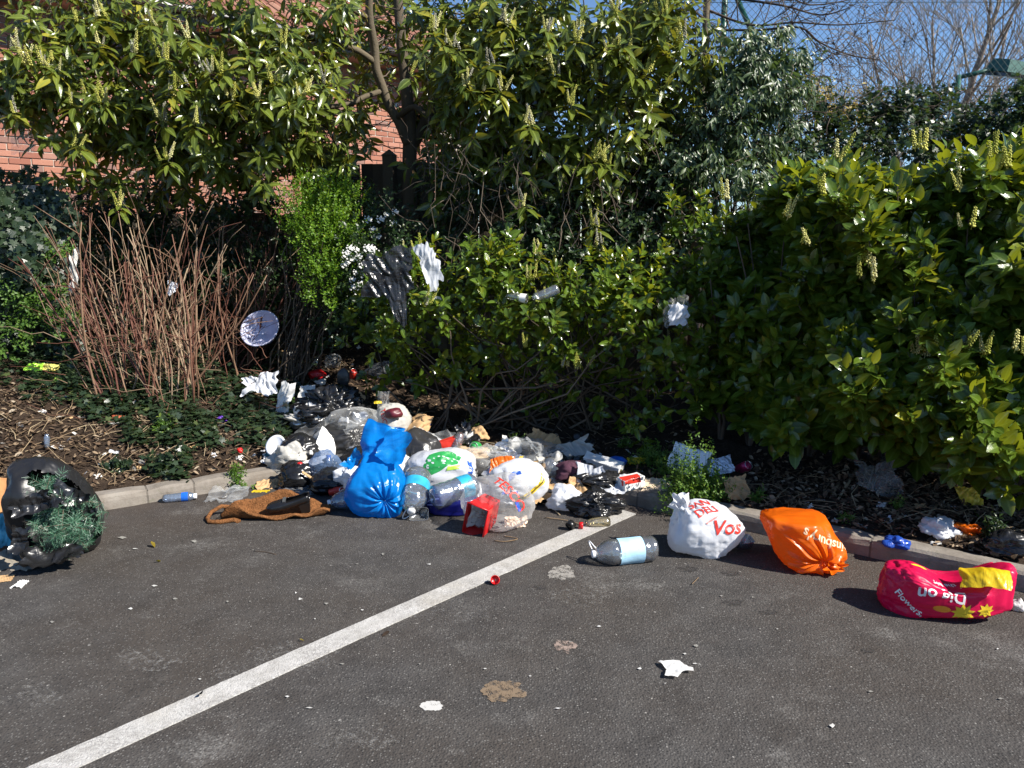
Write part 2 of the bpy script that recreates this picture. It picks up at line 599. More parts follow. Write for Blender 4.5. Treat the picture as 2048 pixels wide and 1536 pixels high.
# kerb stones, each its own piece, over a recessed mortar strip
seg = np.linalg.norm(np.diff(KA, axis=0), axis=1); CUM = np.concatenate([[0], np.cumsum(seg)])


def kerb_at(s):
    x, y = np.interp(s, CUM, KA[:, 0]), np.interp(s, CUM, KA[:, 1])
    x2, y2 = np.interp(s + .02, CUM, KA[:, 0]), np.interp(s + .02, CUM, KA[:, 1])
    x1, y1 = np.interp(s - .02, CUM, KA[:, 0]), np.interp(s - .02, CUM, KA[:, 1])
    t = Vector((x2 - x1, y2 - y1)).normalized()
    return Vector((x, y)), Vector((-t.y, t.x))


def kerb_piece(s0, s1, prof, seed, jit):
    nseg = max(3, int((s1 - s0) / .07))
    V, Fs = [], []
    m = len(prof)
    for i in range(nseg + 1):
        s = s0 + (s1 - s0) * i / nseg
        p, nn = kerb_at(s)
        endi = .006 if i in (0, nseg) else 0
        for j, (d, z) in enumerate(prof):
            q = noise.noise((s * 9, j * 3.3, seed)) * jit
            zz = z - (endi if z > .05 else 0) + (q if z > 0 else 0)
            dd = d + q * .6 + (endi if j < 3 else -endi)
            V.append((p.x + nn.x * dd, p.y + nn.y * dd, zz))
    for i in range(nseg):
        for j in range(m - 1):
            Fs.append((i * m + j, (i + 1) * m + j, (i + 1) * m + j + 1, i * m + j + 1))
    Fs.append(tuple(range(m))); Fs.append(tuple(nseg * m + j for j in range(m - 1, -1, -1)))
    return V, Fs


PROF = [(0, -.06), (.004, .05), (.010, .074), (.024, .087), (.07, .089), (.118, .086), (.122, -.06)]
MPROF = [(.008, -.06), (.011, .05), (.018, .068), (.03, .08), (.07, .081), (.114, .078), (.116, -.06)]
V, Fs = kerb_piece(.05, CUM[-1] - .05, MPROF, 3, .002)
kerb = link('kerb', mesh_py('kerb', V, Fs), M['joint']); tag(kerb, kind='structure')


def s_of(px, py):
    w = onz(px, py, 0)
    return float(CUM[np.argmin((KA[:, 0] - w.x) ** 2 + (KA[:, 1] - w.y) ** 2)])


cuts = [.05]
j283, j388, j1738 = s_of(286, 1010), s_of(388, 995), s_of(1738, 1114)
s = j283
left = []
while s > .2:
    left.append(s); s -= (.62 if len(left) % 2 else .9)
cuts += sorted(left) + [j388]
s = j388 + .9
while s < j1738 - .35:
    cuts.append(s); s += .9 if s < s_of(760, 934) or s > s_of(1250, 1006) else .45
cuts.append(j1738)
s = j1738 + .915
while s < CUM[-1] - .1:
    cuts.append(s); s += .915
for i in range(len(cuts) - 1):
    V, Fs = kerb_piece(cuts[i] + .005, cuts[i + 1] - .005, PROF, i * 1.7, .004)
    link('kerb_stone', mesh_py('kerb_stone', V, Fs), M['kerb'], kerb)

# painted bay line, a thin raised coat
a0, a1 = onz(1278, 1024, 0), onz(80, 1540, 0)
b0 = onz(1236, 1022, 0)
dirv = (a1 - a0).normalized()
far = (onz(1256, 1023, 0))
near = onz(115, 1545, 0) + dirv * 1.6
perp = Vector((-dirv.y, dirv.x, 0))
V, Fs = [], []
nn = 160
L = (near - far).length
d0 = (near - far).normalized(); pp = Vector((-d0.y, d0.x, 0))
for i in range(nn + 1):
    c = far + d0 * (L * i / nn)
    for sgn in (-1, 1):
        e = .055 + .0025 * noise.noise((i * .5, sgn * 5, 2)) + .002 * noise.noise((i * 2.1, sgn * 9, 4))
        q = c + pp * sgn * e
        V.append((q.x, q.y, asph_z(q.x, q.y) + .0045)); V.append((q.x, q.y, asph_z(q.x, q.y) - .003))
for i in range(nn):
    k = i * 4
    Fs += [(k, k + 4, k + 6, k + 2), (k, k + 1, k + 5, k + 4), (k + 2, k + 6, k + 7, k + 3)]
tag(link('parking_line', mesh_py('parking_line', V, Fs), M['paint']), kind='structure')

# ------------------------------------------------------------------ brick building
M['brick'] = rndmat('brick', [(0, (.28, .11, .075)), (.35, (.36, .155, .10)), (.7, (.42, .20, .14)), (.9, (.30, .17, .13)), (1, (.18, .10, .085))], .85, .5, 40, var=.4)
M['mortar'] = plain('mortar', (.42, .36, .30), .95, .3, 20, .5, 90)
M['soffit'] = plain('soffit_board', (.50, .34, .27), .7, .25, 12, .2, 40)
M['fascia'] = plain('fascia_board', (.10, .07, .055), .5, .3, 15, .2, 40)
M['gutter'] = plain('gutter_plastic', (.03, .03, .03), .35, .3, 12)
M['tile'] = rndmat('roof_tile', [(0, (.20, .085, .06)), (.5, (.27, .12, .085)), (1, (.32, .17, .12))], .85, .4, 60)

W0 = at(60, 250, 9.1); W0 = Vector((W0.x, W0.y, 0))
WU = Vector((1.0, .98, 0)).normalized()
WN = Vector((WU.y, -WU.x, 0))            # towards the camera
EAVE = 4.15


def wpt(u, out, z): return W0 + WU * u + WN * out + Vector((0, 0, z))


bld = empty('brick_building', wpt(1.5, 0, .4), 0, 'red brick building with tiled roof behind the flowering laurel tree', 'building')


def wall_box(name, u0, u1, o0, o1, z0, z1, mat):
    A = Acc(); c = [wpt(u, o, z) for z in (z0, z1) for (u, o) in ((u0, o0), (u1, o0), (u1, o1), (u0, o1))]
    A.add(c, [(3, 2, 1, 0), (4, 5, 6, 7), (0, 1, 5, 4), (1, 2, 6, 5), (2, 3, 7, 6), (3, 0, 4, 7)])
    return A.build(name, mat, bld, world_space=True)


wall_box('wall', -3.2, 6.5, -5.0, -.012, .2, EAVE, M['mortar'])
bm_ = bmesh.new()
bmesh.ops.create_cube(bm_, size=1)
bmesh.ops.scale(bm_, vec=(.2150, .10, .065), verts=bm_.verts)
bmesh.ops.bevel(bm_, geom=bm_.edges[:], offset=.004, segments=1, affect='EDGES')
brick_me = bpy.data.meshes.new('brick'); bm_.to_mesh(brick_me); bm_.free()
brick_me.materials.append(M['brick'])
bl = []
row = 0; z = 1.3
while z < EAVE - .05:
    u = -1.6 + (.1125 if row % 2 else 0)
    while u < 6.0:
        bl.append((u + random.uniform(-.003, .003), z + random.uniform(-.002, .002), random.uniform(-.003, .004)))
        u += .225
    z += .075; row += 1
bl = np.array(bl)
BWP = np.array([wpt(u, -.05 + o, zz) for u, zz, o in bl])
bx_, by_, bz_ = project(BWP)
score = np.where((bx_ > -30) & (bx_ < 480) & (by_ > 20) & (by_ < 430), 1000 - bz_ * 10, 0) + np.where((bx_ < 150), 300, 0) - np.abs(by_ - 230) * .8
order = np.argsort(-score)
ang = atan2(WU.y, WU.x)
for i in order[:300]:
    o = bpy.data.objects.new('brick', brick_me); COL.objects.link(o)
    o.parent = bld; o.matrix_parent_inverse = Matrix.Translation(-Vector(bld.location))
    o.location = BWP[i]; o.rotation_euler = (random.uniform(-.006, .006), random.uniform(-.006, .006), ang + random.uniform(-.008, .008))
bv = np.array([v.co[:] for v in brick_me.vertices]); bf = [tuple(p.vertices) for p in brick_me.polygons]
R = np.array([[cos(ang), -sin(ang), 0], [sin(ang), cos(ang), 0], [0, 0, 1]])
rest = order[300:]
V = ((bv @ R.T)[None] + BWP[rest][:, None]).reshape(-1, 3)
me = mesh_py('brickwork', V, [tuple(k + i * len(bv) for k in f) for i in range(len(rest)) for f in bf])
attr(me, 'rnd', np.repeat(RNG.random(len(rest)), len(bf)), 'FACE')
tag(link('brickwork', me, M['brick'], bld, world_space=True), kind='stuff')
for i in range(5):
    wall_box('soffit_board', -3.2, 6.5, .02 + i * .1, .115 + i * .1, EAVE - .02, EAVE, M['soffit'])
wall_box('fascia', -3.2, 6.5, .52, .545, EAVE - .03, EAVE + .16, M['fascia'])
A = Acc(); A.tube([wpt(-3.2, .60, EAVE + .10), wpt(6.5, .60, EAVE + .10)], .055, 10)
A.build('gutter', M['gutter'], bld, world_space=True)
rs = radians(32)
A = Acc(); c = [wpt(u, o, EAVE + .12 + (.55 - o) * math.tan(rs) - t) for t in (.06, 0) for (u, o) in ((-3.2, .55), (6.5, .55), (6.5, -4.6), (-3.2, -4.6))]
A.add(c, [(3, 2, 1, 0), (4, 5, 6, 7), (0, 1, 5, 4), (1, 2, 6, 5), (2, 3, 7, 6), (3, 0, 4, 7)])
roof = A.build('roof', M['tile'], bld, world_space=True)
# pantile: an S wave, lapped course over course
V, Fs = [], []
for j, (yy, zz) in enumerate(((0, .022), (.36, 0))):
    for k in range(9):
        V.append((k / 8 * .24, yy, .03 * sin(k / 8 * 2 * pi) + zz)); V.append((k / 8 * .24, yy, .03 * sin(k / 8 * 2 * pi) + zz - .014))
for k in range(8):
    a = 2 * k
    Fs += [(a, a + 2, a + 20, a + 18), (a + 1, a + 19, a + 21, a + 3), (a, a + 1, a + 3, a + 2)]
tile_me = mesh_py('roof_tile', V, Fs, True); tile_me.materials.append(M['tile'])
nt = 0
for r_ in range(9):
    for k in range(33):
        u = -1.4 + k * .225
        o_ = .6 - r_ * .30 * cos(rs)
        p = wpt(u, o_, EAVE + .16 + (.55 - o_) * math.tan(rs))
        ob = bpy.data.objects.new('roof_tile', tile_me); COL.objects.link(ob); ob.parent = bld
        ob.matrix_parent_inverse = Matrix.Translation(-Vector(bld.location))
        ob.matrix_basis = Matrix.Translation(p) @ Matrix.Rotation(ang, 4, 'Z') @ Matrix.Rotation(rs, 4, 'X')

# ------------------------------------------------------------------ board fence behind the shrubs
M['fence'] = rndmat('fence_timber', [(0, (.055, .045, .032)), (.5, (.085, .07, .05)), (1, (.12, .10, .07))], .9, .6, 35)
FA, FB = at(90, 340, 8.3), at(1400, 320, 6.6)
FA.z = FB.z = 0
fu = (FB - FA).normalized(); fn = Vector((fu.y, -fu.x, 0)); fl = (FB - FA).length
fence = empty('board_fence', (FA + FB) / 2 + Vector((0, 0, .6)), 0, 'dark weathered board fence half hidden between the laurels', 'fence')
fang = atan2(fu.y, fu.x)
k = 0; u = 0
while u < fl:
    p = FA + fu * u; g = gh(p.x, p.y)
    A = Acc(); top = (2.24 if u > 3.0 else 1.80) + random.uniform(-.012, .012)
    A.box((-.056, -.009 - .008 * (k % 2), g - .1), (.056, .009 - .008 * (k % 2), top))
    o = A.build('board', M['fence'], fence)
    o.matrix_parent_inverse = Matrix.Translation(-Vector(fence.location))
    o.location = p; o.rotation_euler = (random.uniform(-.01, .01), random.uniform(-.008, .008), fang)
    u += .104; k += 1
for u in np.arange(.25, fl, 1.83):
    p = FA + fu * u + fn * .07; g = gh(p.x, p.y)
    pt_ = 2.3 if u > 2.9 else 1.86
    A = Acc(); A.box((-.05, -.05, g - .2), (.05, .05, pt_))
    A.add([(-.06, -.06, pt_), (.06, -.06, pt_), (.06, .06, pt_), (-.06, .06, pt_), (0, 0, pt_ + .06)], [(3, 2, 1, 0), (0, 1, 4), (1, 2, 4), (2, 3, 4), (3, 0, 4)])
    o = A.build('post', M['fence'], fence); o.matrix_parent_inverse = Matrix.Translation(-Vector(fence.location))
    o.location = p; o.rotation_euler = (0, 0, fang)

# ------------------------------------------------------------------ chain-link court fence and floodlight
M['green_paint'] = plain('green_paint', (.012, .085, .06), .4, .35, 20, .15, 60)
M['wire'] = plain('green_wire', (.02, .05, .045), .5, .3, 20)
CY_ = 8.3
x0, x1 = at(1340, 100, CY_).x, at(2300, 100, CY_).x
zb, zt = .6, at(1024, -260, CY_).z
court = empty('chain_link_fence', (x0 + 1, CY_, .7), 0, 'tall green chain-link fence with tubular posts against the sky', 'fence')
A = Acc(); cell = .074; hgt = zt - 1.4
V, Fs = [], []
def wire(p, q, r=.0024):
    d = (q - p).normalized(); a = d.cross(Vector((0, 1, 0))).normalized() * r; b = Vector((0, 1, 0)) * r
    k = len(V)
    for c in (p, q):
        V.extend([c + a, c - a * .5 + b * .87, c - a * .5 - b * .87])
    Fs.extend([(k, k + 1, k + 4, k + 3), (k + 1, k + 2, k + 5, k + 4), (k + 2, k, k + 3, k + 5)])
n_ = int((x1 - x0 + hgt) / cell)
for i in range(n_):
    for sgn in (1, -1):
        t0 = i * cell - (hgt if sgn > 0 else 0)
        p = Vector((x0 + t0, CY_ + .003 * sgn, 1.4)); q = Vector((x0 + t0 + sgn * hgt, CY_ + .003 * sgn, zt))
        lo, hi = 0.0, 1.0
        dx = q.x - p.x
        t1, t2 = (x0 - p.x) / dx, (x1 - p.x) / dx
        lo, hi = max(lo, min(t1, t2)), min(hi, max(t1, t2))
        if hi > lo:
            nsub = 10
            pts = [p.lerp(q, lo + (hi - lo) * k / nsub) + Vector((0, .012 * sin(k * 1.3 + i * .2), .008 * sin(k * 2.1 + i * .13))) for k in range(nsub + 1)]
            pts = [Vector((c.x, CY_ + .02 * sin(c.x * 1.7 + c.z), c.z)) for c in pts]
            for a, b in zip(pts[:-1], pts[1:]): wire(a, b)
tag(link('mesh_wire', mesh_py('mesh_wire', V, Fs, True), M['wire'], court, world_space=True), kind='stuff')
for zz in (2.4, 3.9, 5.0):
    A = Acc(); A.tube([(x0, CY_ + .01, zz), (x1, CY_ + .01, zz)], .003, 5); A.build('line_wire', M['wire'], court, world_space=True)
pb = at(1447, 60, CY_ + .05)
for xx in (pb.x,):
    A = Acc(); A.tube([(xx, CY_ + .05, gh(xx, CY_) - .2), (xx, CY_ + .05, zt + .1)], .032, 12); A.build('post', M['green_paint'], court, sm=True, world_space=True)
q0, q1 = at(1462, -30, CY_ + .1), at(1512, 82, CY_ + .1)
dd = (q1 - q0).normalized()
A = Acc(); A.tube([q0 - dd * .5, q0 + dd * ((q0.z - .6) / -dd.z)], .026, 12); A.build('brace', M['green_paint'], court, sm=True, world_space=True)

FY = 15.0
lp = at(1918, 150, FY)
lamp = empty('floodlight', (lp.x, FY, gh(lp.x, FY)), 0, 'green floodlight on a post with a side arm behind the chain-link', 'floodlight')
A = Acc(); A.tube([(lp.x, FY, gh(lp.x, FY) - .1), (lp.x, FY, lp.z)], .05, 12); A.build('post', M['green_paint'], lamp, sm=True, world_space=True)
ae = at(1990, 138, FY - .2)
A = Acc(); A.tube([(lp.x, FY, lp.z - .04), ae], .04, 10); A.build('arm', M['green_paint'], lamp, sm=True, world_space=True)
A = Acc()
A.add([(-.36, -.28, .05), (.40, -.28, .02), (.40, .28, .02), (-.36, .28, .05), (-.30, -.20, .26), (.34, -.20, .23), (.34, .20, .23), (-.30, .20, .26)],
      [(3, 2, 1, 0), (4, 5, 6, 7), (0, 1, 5, 4), (1, 2, 6, 5), (2, 3, 7, 6), (3, 0, 4, 7)])
hd = A.build('lamp_head', M['green_paint'], lamp); hd.matrix_parent_inverse = Matrix.Translation(-Vector(lamp.location))
hd.location = at(2022, 152, FY - .2); hd.rotation_euler = (radians(14), radians(4), radians(12))
A = Acc(); A.box((-.34, -.26, -.03), (.38, .26, .03))
gl_ = A.build('lamp_glass', plain('lamp_glass', (.03, .035, .035), .15, .2), hd)

# ================================================================== PLANTS
def leaf_tpl(halfw, fold=.25, curl=.25, tilt=0.0):
    """elongated leaf, length 1 along +Y, upper side +Z"""
    rows = [(i + 1) / (len(halfw) + 1) for i in range(len(halfw))]
    V = [(0, 0, 0)]; ve = [1.0]
    for t, w in zip(rows, halfw):
        z = -curl * t * t
        V += [(-w, t, z + fold * w), (0, t + .01, z), (w, t, z + fold * w)]; ve += [0, 1, 0]
    V.append((0, 1, -curl)); ve.append(.9)
    T = [(0, 2, 1), (0, 3, 2)]
    for i in range(len(rows) - 1):
        a, b = 1 + 3 * i, 4 + 3 * i
        T += [(a, a + 1, b + 1), (a, b + 1, b), (a + 1, a + 2, b + 2), (a + 1, b + 2, b + 1)]
    a = 1 + 3 * (len(rows) - 1); e = len(V) - 1
    T += [(a, a + 1, e), (a + 1, a + 2, e)]
    return np.array(V, float), np.array(T), np.array(ve, float)


def fan_tpl(pts, cz=.05):
    V = [(0, .38, 0)] + [(x, y, -cz * (abs(x) + .3 * y)) for x, y in pts]
    n = len(pts)
    return np.array(V, float), np.array([(0, 1 + k, 1 + (k + 1) % n) for k in range(n)]), np.array([.85] + [0.] * n)


T_LAUREL = leaf_tpl([.16, .235, .24, .17], .30, .16)
T_DROOP = leaf_tpl([.10, .155, .15, .09], .35, .30)
T_SMALL = (np.array([(0, 0, 0), (-.3, .5, .08), (.3, .5, .08), (0, 1, -.05)], float), np.array([(0, 3, 1), (0, 2, 3)]), np.zeros(4))
T_IVY = fan_tpl([(0, 0), (.42, -.02), (.30, .28), (.56, .42), (.22, .58), (0, 1.0), (-.22, .58), (-.56, .42), (-.30, .28), (-.42, -.02)])
T_DRY = leaf_tpl([.22, .25], .7, -.35)

G = lambda *a: tuple(a)
M['laurel'] = leafmat('laurel_leaf', (.022, .050, .006), (.095, .160, .017), (.36, .34, .03), .20, .24, (.60, .66, .03), (.16, .24, .05), .6)
M['laurel_tree'] = leafmat('laurel_tree_leaf', (.026, .048, .008), (.135, .175, .024), (.45, .40, .05), .24, .20, (.60, .58, .05), (.20, .26, .06), .6)
M['droop'] = leafmat('grey_green_leaf', (.026, .052, .018), (.075, .115, .042), (.20, .23, .08), .38, .2, (.22, .34, .07), (.14, .2, .09), .4)
M['ivy'] = leafmat('ivy_leaf', (.014, .029, .014), (.034, .057, .026), (.10, .13, .04), .36, .12, (.16, .28, .04), (.09, .14, .06), .35)
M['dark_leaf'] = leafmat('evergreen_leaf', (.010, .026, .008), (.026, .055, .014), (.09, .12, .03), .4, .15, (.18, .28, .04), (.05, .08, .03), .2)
M['privet'] = leafmat('bright_leaf', (.08, .18, .014), (.16, .30, .02), (.32, .40, .04), .45, .4, (.38, .58, .03), (.1, .2, .03), .1)
M['weed'] = leafmat('weed_leaf', (.05, .12, .015), (.11, .21, .03), (.24, .30, .05), .5, .35, (.35, .55, .05), (.1, .2, .03), .1)
M['yellow_leaf'] = leafmat('yellow_leaf', (.22, .16, .015), (.42, .32, .02), (.55, .42, .05), .5, .4, (.7, .5, .04), (.4, .3, .05), .1)
M['bud'] = rndmat('flower_bud', [(0, (.42, .45, .07)), (.5, (.66, .64, .16)), (1, (.80, .76, .38))], .6, .2, 60, .25, .3)
M['old_bud'] = rndmat('faded_bud', [(0, (.33, .32, .22)), (1, (.52, .50, .40))], .7, .2, 60, .2, .3)
M['white_flower'] = plain('white_flower', (.78, .77, .72), .7, .15, 40, .3, 80, transl=.25)
M['bark'] = rndmat('bark', [(0, (.075, .06, .042)), (.5, (.13, .105, .07)), (1, (.18, .15, .095))], .9, .8, 45)
M['twig'] = rndmat('twig_bark', [(0, (.05, .035, .025)), (.5, (.10, .075, .055)), (1, (.19, .15, .11))], .85, .5, 70)
M['cane'] = rndmat('cane_bark', [(0, (.10, .035, .024)), (.35, (.16, .065, .042)), (.7, (.22, .13, .08)), (1, (.34, .25, .16))], .6, .4, 60, var=.35)
M['far_bark'] = rndmat('far_bark', [(0, (.20, .15, .13)), (.5, (.30, .25, .21)), (1, (.42, .37, .31))], .9, .4, 30)


def norm(A):
    return A / np.maximum(np.linalg.norm(A, axis=-1, keepdims=True), 1e-9)


def frames(D, Nn):
    Y = norm(D); Z = Nn - (Nn * Y).sum(-1, keepdims=True) * Y; Z = norm(Z)
    return np.cross(Y, Z), Y, Z


def merged(name, P, D, Nn, L, tpl, mat, parent, W=None, kind='stuff'):
    V0, T0, ve = tpl
    X, Y, Z = frames(D, Nn)
    W = np.ones(len(P)) if W is None else W
    Vv = P[:, None] + L[:, None, None] * (V0[None, :, 0:1] * X[:, None] * W[:, None, None] + V0[None, :, 1:2] * Y[:, None] + V0[None, :, 2:3] * Z[:, None])
    T = (T0[None] + (np.arange(len(P)) * len(V0))[:, None, None]).reshape(-1, 3)
    me = mesh_np(name, Vv.reshape(-1, 3), T)
    attr(me, 'rnd', np.repeat(RNG.random(len(P)), len(T0)), 'FACE')
    attr(me, 'vein', np.tile(ve, len(P)), 'POINT')
    o = link(name, me, mat, parent, world_space=parent is not None)
    return tag(o, kind=kind)


def visible_pick(P, L, n, cell=13):
    """the n pieces that show largest: nearest in each small cell of the frame, then by size"""
    x, y, z = project(P)
    ok = (x > 0) & (x < 2048) & (y > 0) & (y < 1536)
    key = (np.floor(x / cell) * 4096 + np.floor(y / cell)).astype(np.int64)
    order = np.argsort(z)
    seen, keep = set(), []
    for i in order:
        if ok[i] and key[i] not in seen:
            seen.add(key[i]); keep.append(i)
    keep = np.array(keep, int)
    if len(keep) == 0: return keep
    return keep[np.argsort(-(L[keep] / z[keep]) * RNG.uniform(.75, 1, len(keep)))][:n]


def leaves(plant, P, D, Nn, L, tpl, mat, pick=300, W=None, stuff='foliage', part='leaf'):
    P, D, Nn, L = map(np.asarray, (P, D, Nn, L))
    W = np.ones(len(P)) if W is None else W
    sel = visible_pick(P, L, pick) if pick else np.array([], int)
    if len(sel):
        me = mesh_np(part, tpl[0], tpl[1]); attr(me, 'vein', tpl[2], 'POINT'); me.materials.append(mat)
        X, Y, Z = frames(D[sel], Nn[sel])
        inv = Matrix.Translation(-Vector(plant.location))
        for k, i in enumerate(sel):
            o = bpy.data.objects.new(part, me); COL.objects.link(o); o.parent = plant; o.matrix_parent_inverse = inv
            m = Matrix.Identity(4)
            for c, (v, s) in enumerate(((X[k], L[i] * W[i]), (Y[k], L[i]), (Z[k], L[i]))):
                for r in range(3): m[r][c] = float(v[r] * s)
            for r in range(3): m[r][3] = float(P[i][r])
            o.matrix_basis = m
    keep = np.ones(len(P), bool); keep[sel] = False
    if keep.any():
        merged(stuff, P[keep], D[keep], Nn[keep], L[keep], tpl, mat, plant, W[keep])


def shoots(P, D, L, n, leaf_len, spread=55, droop=0.0, lvar=.3):
    """leaves set spirally along shoots; returns P, D, N, L of the leaves"""
    P, D = np.asarray(P, float), norm(np.asarray(D, float)); S = len(P)
    L = np.broadcast_to(np.asarray(L, float), (S,))
    ref = np.where(np.abs(D[:, 2:3]) > .9, np.array([[1., 0, 0]]), np.array([[0, 0, 1.]]))
    U = norm(np.cross(D, ref)); Vv = np.cross(D, U)
    phi0 = RNG.random(S) * 2 * pi
    oP, oD, oN, oL = [], [], [], []
    for k in range(n):
        t = k / max(n - 1, 1)
        phi = phi0 + k * 2.4 + RNG.normal(0, .25, S)
        rad = U * np.cos(phi)[:, None] + Vv * np.sin(phi)[:, None]
        a = np.radians(spread * (1.15 - .65 * t)) + RNG.normal(0, .15, S)
        d = D * np.cos(a)[:, None] + rad * np.sin(a)[:, None]
        d[:, 2] -= droop * (.7 + .6 * RNG.random(S))
        d = norm(d)
        nn = D * 1.0 - rad * .35 + RNG.normal(0, .22, (S, 3)) + np.array([0, 0, .35])
        oP.append(P + D * (L * t)[:, None]); oD.append(d); oN.append(nn)
        oL.append(leaf_len * (1 - lvar + 2 * lvar * RNG.random(S)) * (1 - .35 * t * t) * (.75 + .25 * min(1, k / 2 + .2)))
    return np.concatenate(oP), np.concatenate(oD), np.concatenate(oN), np.concatenate(oL)


def twigs_mesh(name, paths, mat, parent, sides=4, kind='stuff'):
    A = Acc()
    cnt = []
    for pts, rad in paths:
        f0 = len(A.f); A.tube(pts, rad, sides, cap=False); cnt.append(len(A.f) - f0)
    me = mesh_py(name, A.v, A.f, True)
    attr(me, 'rnd', np.repeat(RNG.random(len(cnt)), cnt), 'FACE')
    o = link(name, me, mat, parent, world_space=parent is not None)
    return tag(o, kind=kind) if kind else o


def wander(a, b, n, amp, seed=None):
    a, b = Vector(a), Vector(b); L = (b - a).length
    s = random.random() * 99 if seed is None else seed
    out = []
    for i in range(n + 1):
        t = i / n
        w = sin(pi * t) * amp * L
        out.append(a.lerp(b, t) + Vector((noise.noise((t * 3, s, 0)), noise.noise((t * 3, s, 7)), noise.noise((t * 3, s, 13)))) * w * 2)
    return out


def blob_pts(blobs, dens=1.0):
    """(px, py, radius_px, Y, depth, count) -> points, outward directions"""
    P, O = [], []
    for px, py, r, Y, dY, cnt in blobs:
        c = np.array(at(px, py, Y)); rw = r * Y / F
        m = max(3, int(cnt * dens))
        d = norm(RNG.normal(0, 1, (m, 3))); d[:, 1] = np.where(RNG.random(m) < .72, -np.abs(d[:, 1]), d[:, 1])
        rad = RNG.random(m) ** .42
        off = d * rad[:, None] * np.array([rw, dY, rw])
        P.append(c + off); O.append(d)
    return np.concatenate(P), np.concatenate(O)


# flower spikes
def spike_mesh(name, nb, length, mat, seed, rad=.011):
    rng = random.Random(seed); A = Acc()
    A.tube([(0, 0, 0), (.004, .003, length * .5), (0, .006, length)], [.0022, .0018, .001], 4)
    for i in range(nb):
        t = .14 + .86 * i / nb; a = i * 2.4 + rng.uniform(-.3, .3); r = rad * (1.05 - .62 * t)
        c = Vector((cos(a) * r, sin(a) * r, length * t)); s = .0062 * (1.15 - .55 * t) * rng.uniform(.8, 1.2)
        A.add([c + Vector(v) * s for v in ((1, 0, 0), (-.5, .87, 0), (-.5, -.87, 0), (0, 0, 1.25), (0, 0, -1))],
              [(0, 1, 3), (1, 2, 3), (2, 0, 3), (1, 0, 4), (2, 1, 4), (0, 2, 4)])
    me = mesh_py(name, A.v, A.f, True); me.materials.append(mat); return me


SPIKES = [spike_mesh('flower_spike', 38, .135, M['bud'], 1), spike_mesh('flower_spike', 32, .105, M['bud'], 2), spike_mesh('flower_spike', 30, .12, M['old_bud'], 3, .009)]


def put_spikes(plant, tips, dirs, per, spread=.45, scale=1.0, which=(0, 0, 1, 2)):
    inv = Matrix.Translation(-Vector(plant.location))
    for p, d in zip(tips, dirs):
        for k in range(random.randint(*per)):
            v = Vector(d) * .5 + Vector((random.gauss(0, spread), random.gauss(0, spread), 1.0))
            o = bpy.data.objects.new('flower_spike', SPIKES[random.choice(which)]); COL.objects.link(o)
            o.parent = plant; o.matrix_parent_inverse = inv
            s = scale * random.uniform(.75, 1.2)
            q = Vector(p) + Vector((random.gauss(0, .02), random.gauss(0, .02), random.gauss(0, .01)))
            o.matrix_basis = Matrix.Translation(q) @ v.to_track_quat('Z', 'Y').to_matrix().to_4x4() @ Matrix.Scale(s, 4)


# ------------------------------------------------------------------ flowering laurel tree
tb = at(818, 330, 7.2); tbase = Vector((tb.x, tb.y, gh(tb.x, tb.y)))
tree = empty('laurel_tree', tbase, 0, 'tall flowering laurel tree with drooping leaves and pale flower spikes', 'tree')
A = Acc()
A.tube([tbase - Vector((0, 0, .15)), at(822, 420, 7.2), at(819, 330, 7.2), at(820, 262, 7.2), at(812, 170, 7.15), at(803, 90, 7.1), at(796, 0, 7.1), at(788, -140, 7.0)],
       [.085, .075, .066, .062, .05, .045, .04, .03], 12)
A.build('trunk', M['bark'], tree, sm=True, world_space=True)
LIMBS = [
    [(820, 285, 7.18, .046), (795, 240, 7.1, .043), (768, 190, 7.05, .04), (752, 120, 7.0, .038), (744, 50, 6.9, .034), (738, -60, 6.8, .026)],
    [(822, 300, 7.25, .055), (850, 250, 7.2, .052), (878, 195, 7.1, .047), (912, 130, 7.0, .042), (940, 40, 6.9, .034), (965, -60, 6.8, .025)],
    [(752, 122, 7.0, .030), (705, 98, 6.85, .027), (650, 84, 6.7, .025), (590, 74, 6.6, .022), (520, 66, 6.55, .018), (420, 70, 6.55, .012), (300, 95, 6.6, .008)],
    [(880, 195, 7.1, .03), (960, 170, 6.8, .025), (1060, 140, 6.5, .02), (1180, 110, 6.3, .014), (1290, 90, 6.2, .008)],
    [(790, 235, 7.1, .028), (830, 215, 6.9, .025), (862, 250, 6.8, .02)],
    [(765, 180, 7.05, .025), (680, 210, 6.8, .02), (560, 230, 6.6, .015), (420, 220, 6.55, .01), (280, 200, 6.6, .006)],
    [(860, 235, 7.15, .028), (960, 290, 6.8, .022), (1080, 310, 6.5, .016), (1200, 330, 6.3, .01)],
    [(745, 40, 6.9, .022), (640, -10, 6.6, .017), (480, -30, 6.5, .012), (300, 10, 6.6, .008)],
    [(942, 35, 6.9, .022), (1050, -20, 6.6, .016), (1200, -10, 6.4, .01), (1330, 20, 6.2, .006)],
    [(420, 72, 6.55, .012), (300, 60, 6.6, .01), (190, 110, 6.5, .008), (90, 90, 6.4, .005)],
    [(420, 222, 6.55, .01), (300, 240, 6.6, .009), (170, 215, 6.5, .007), (50, 200, 6.4, .004)],
]
limb_pts = []
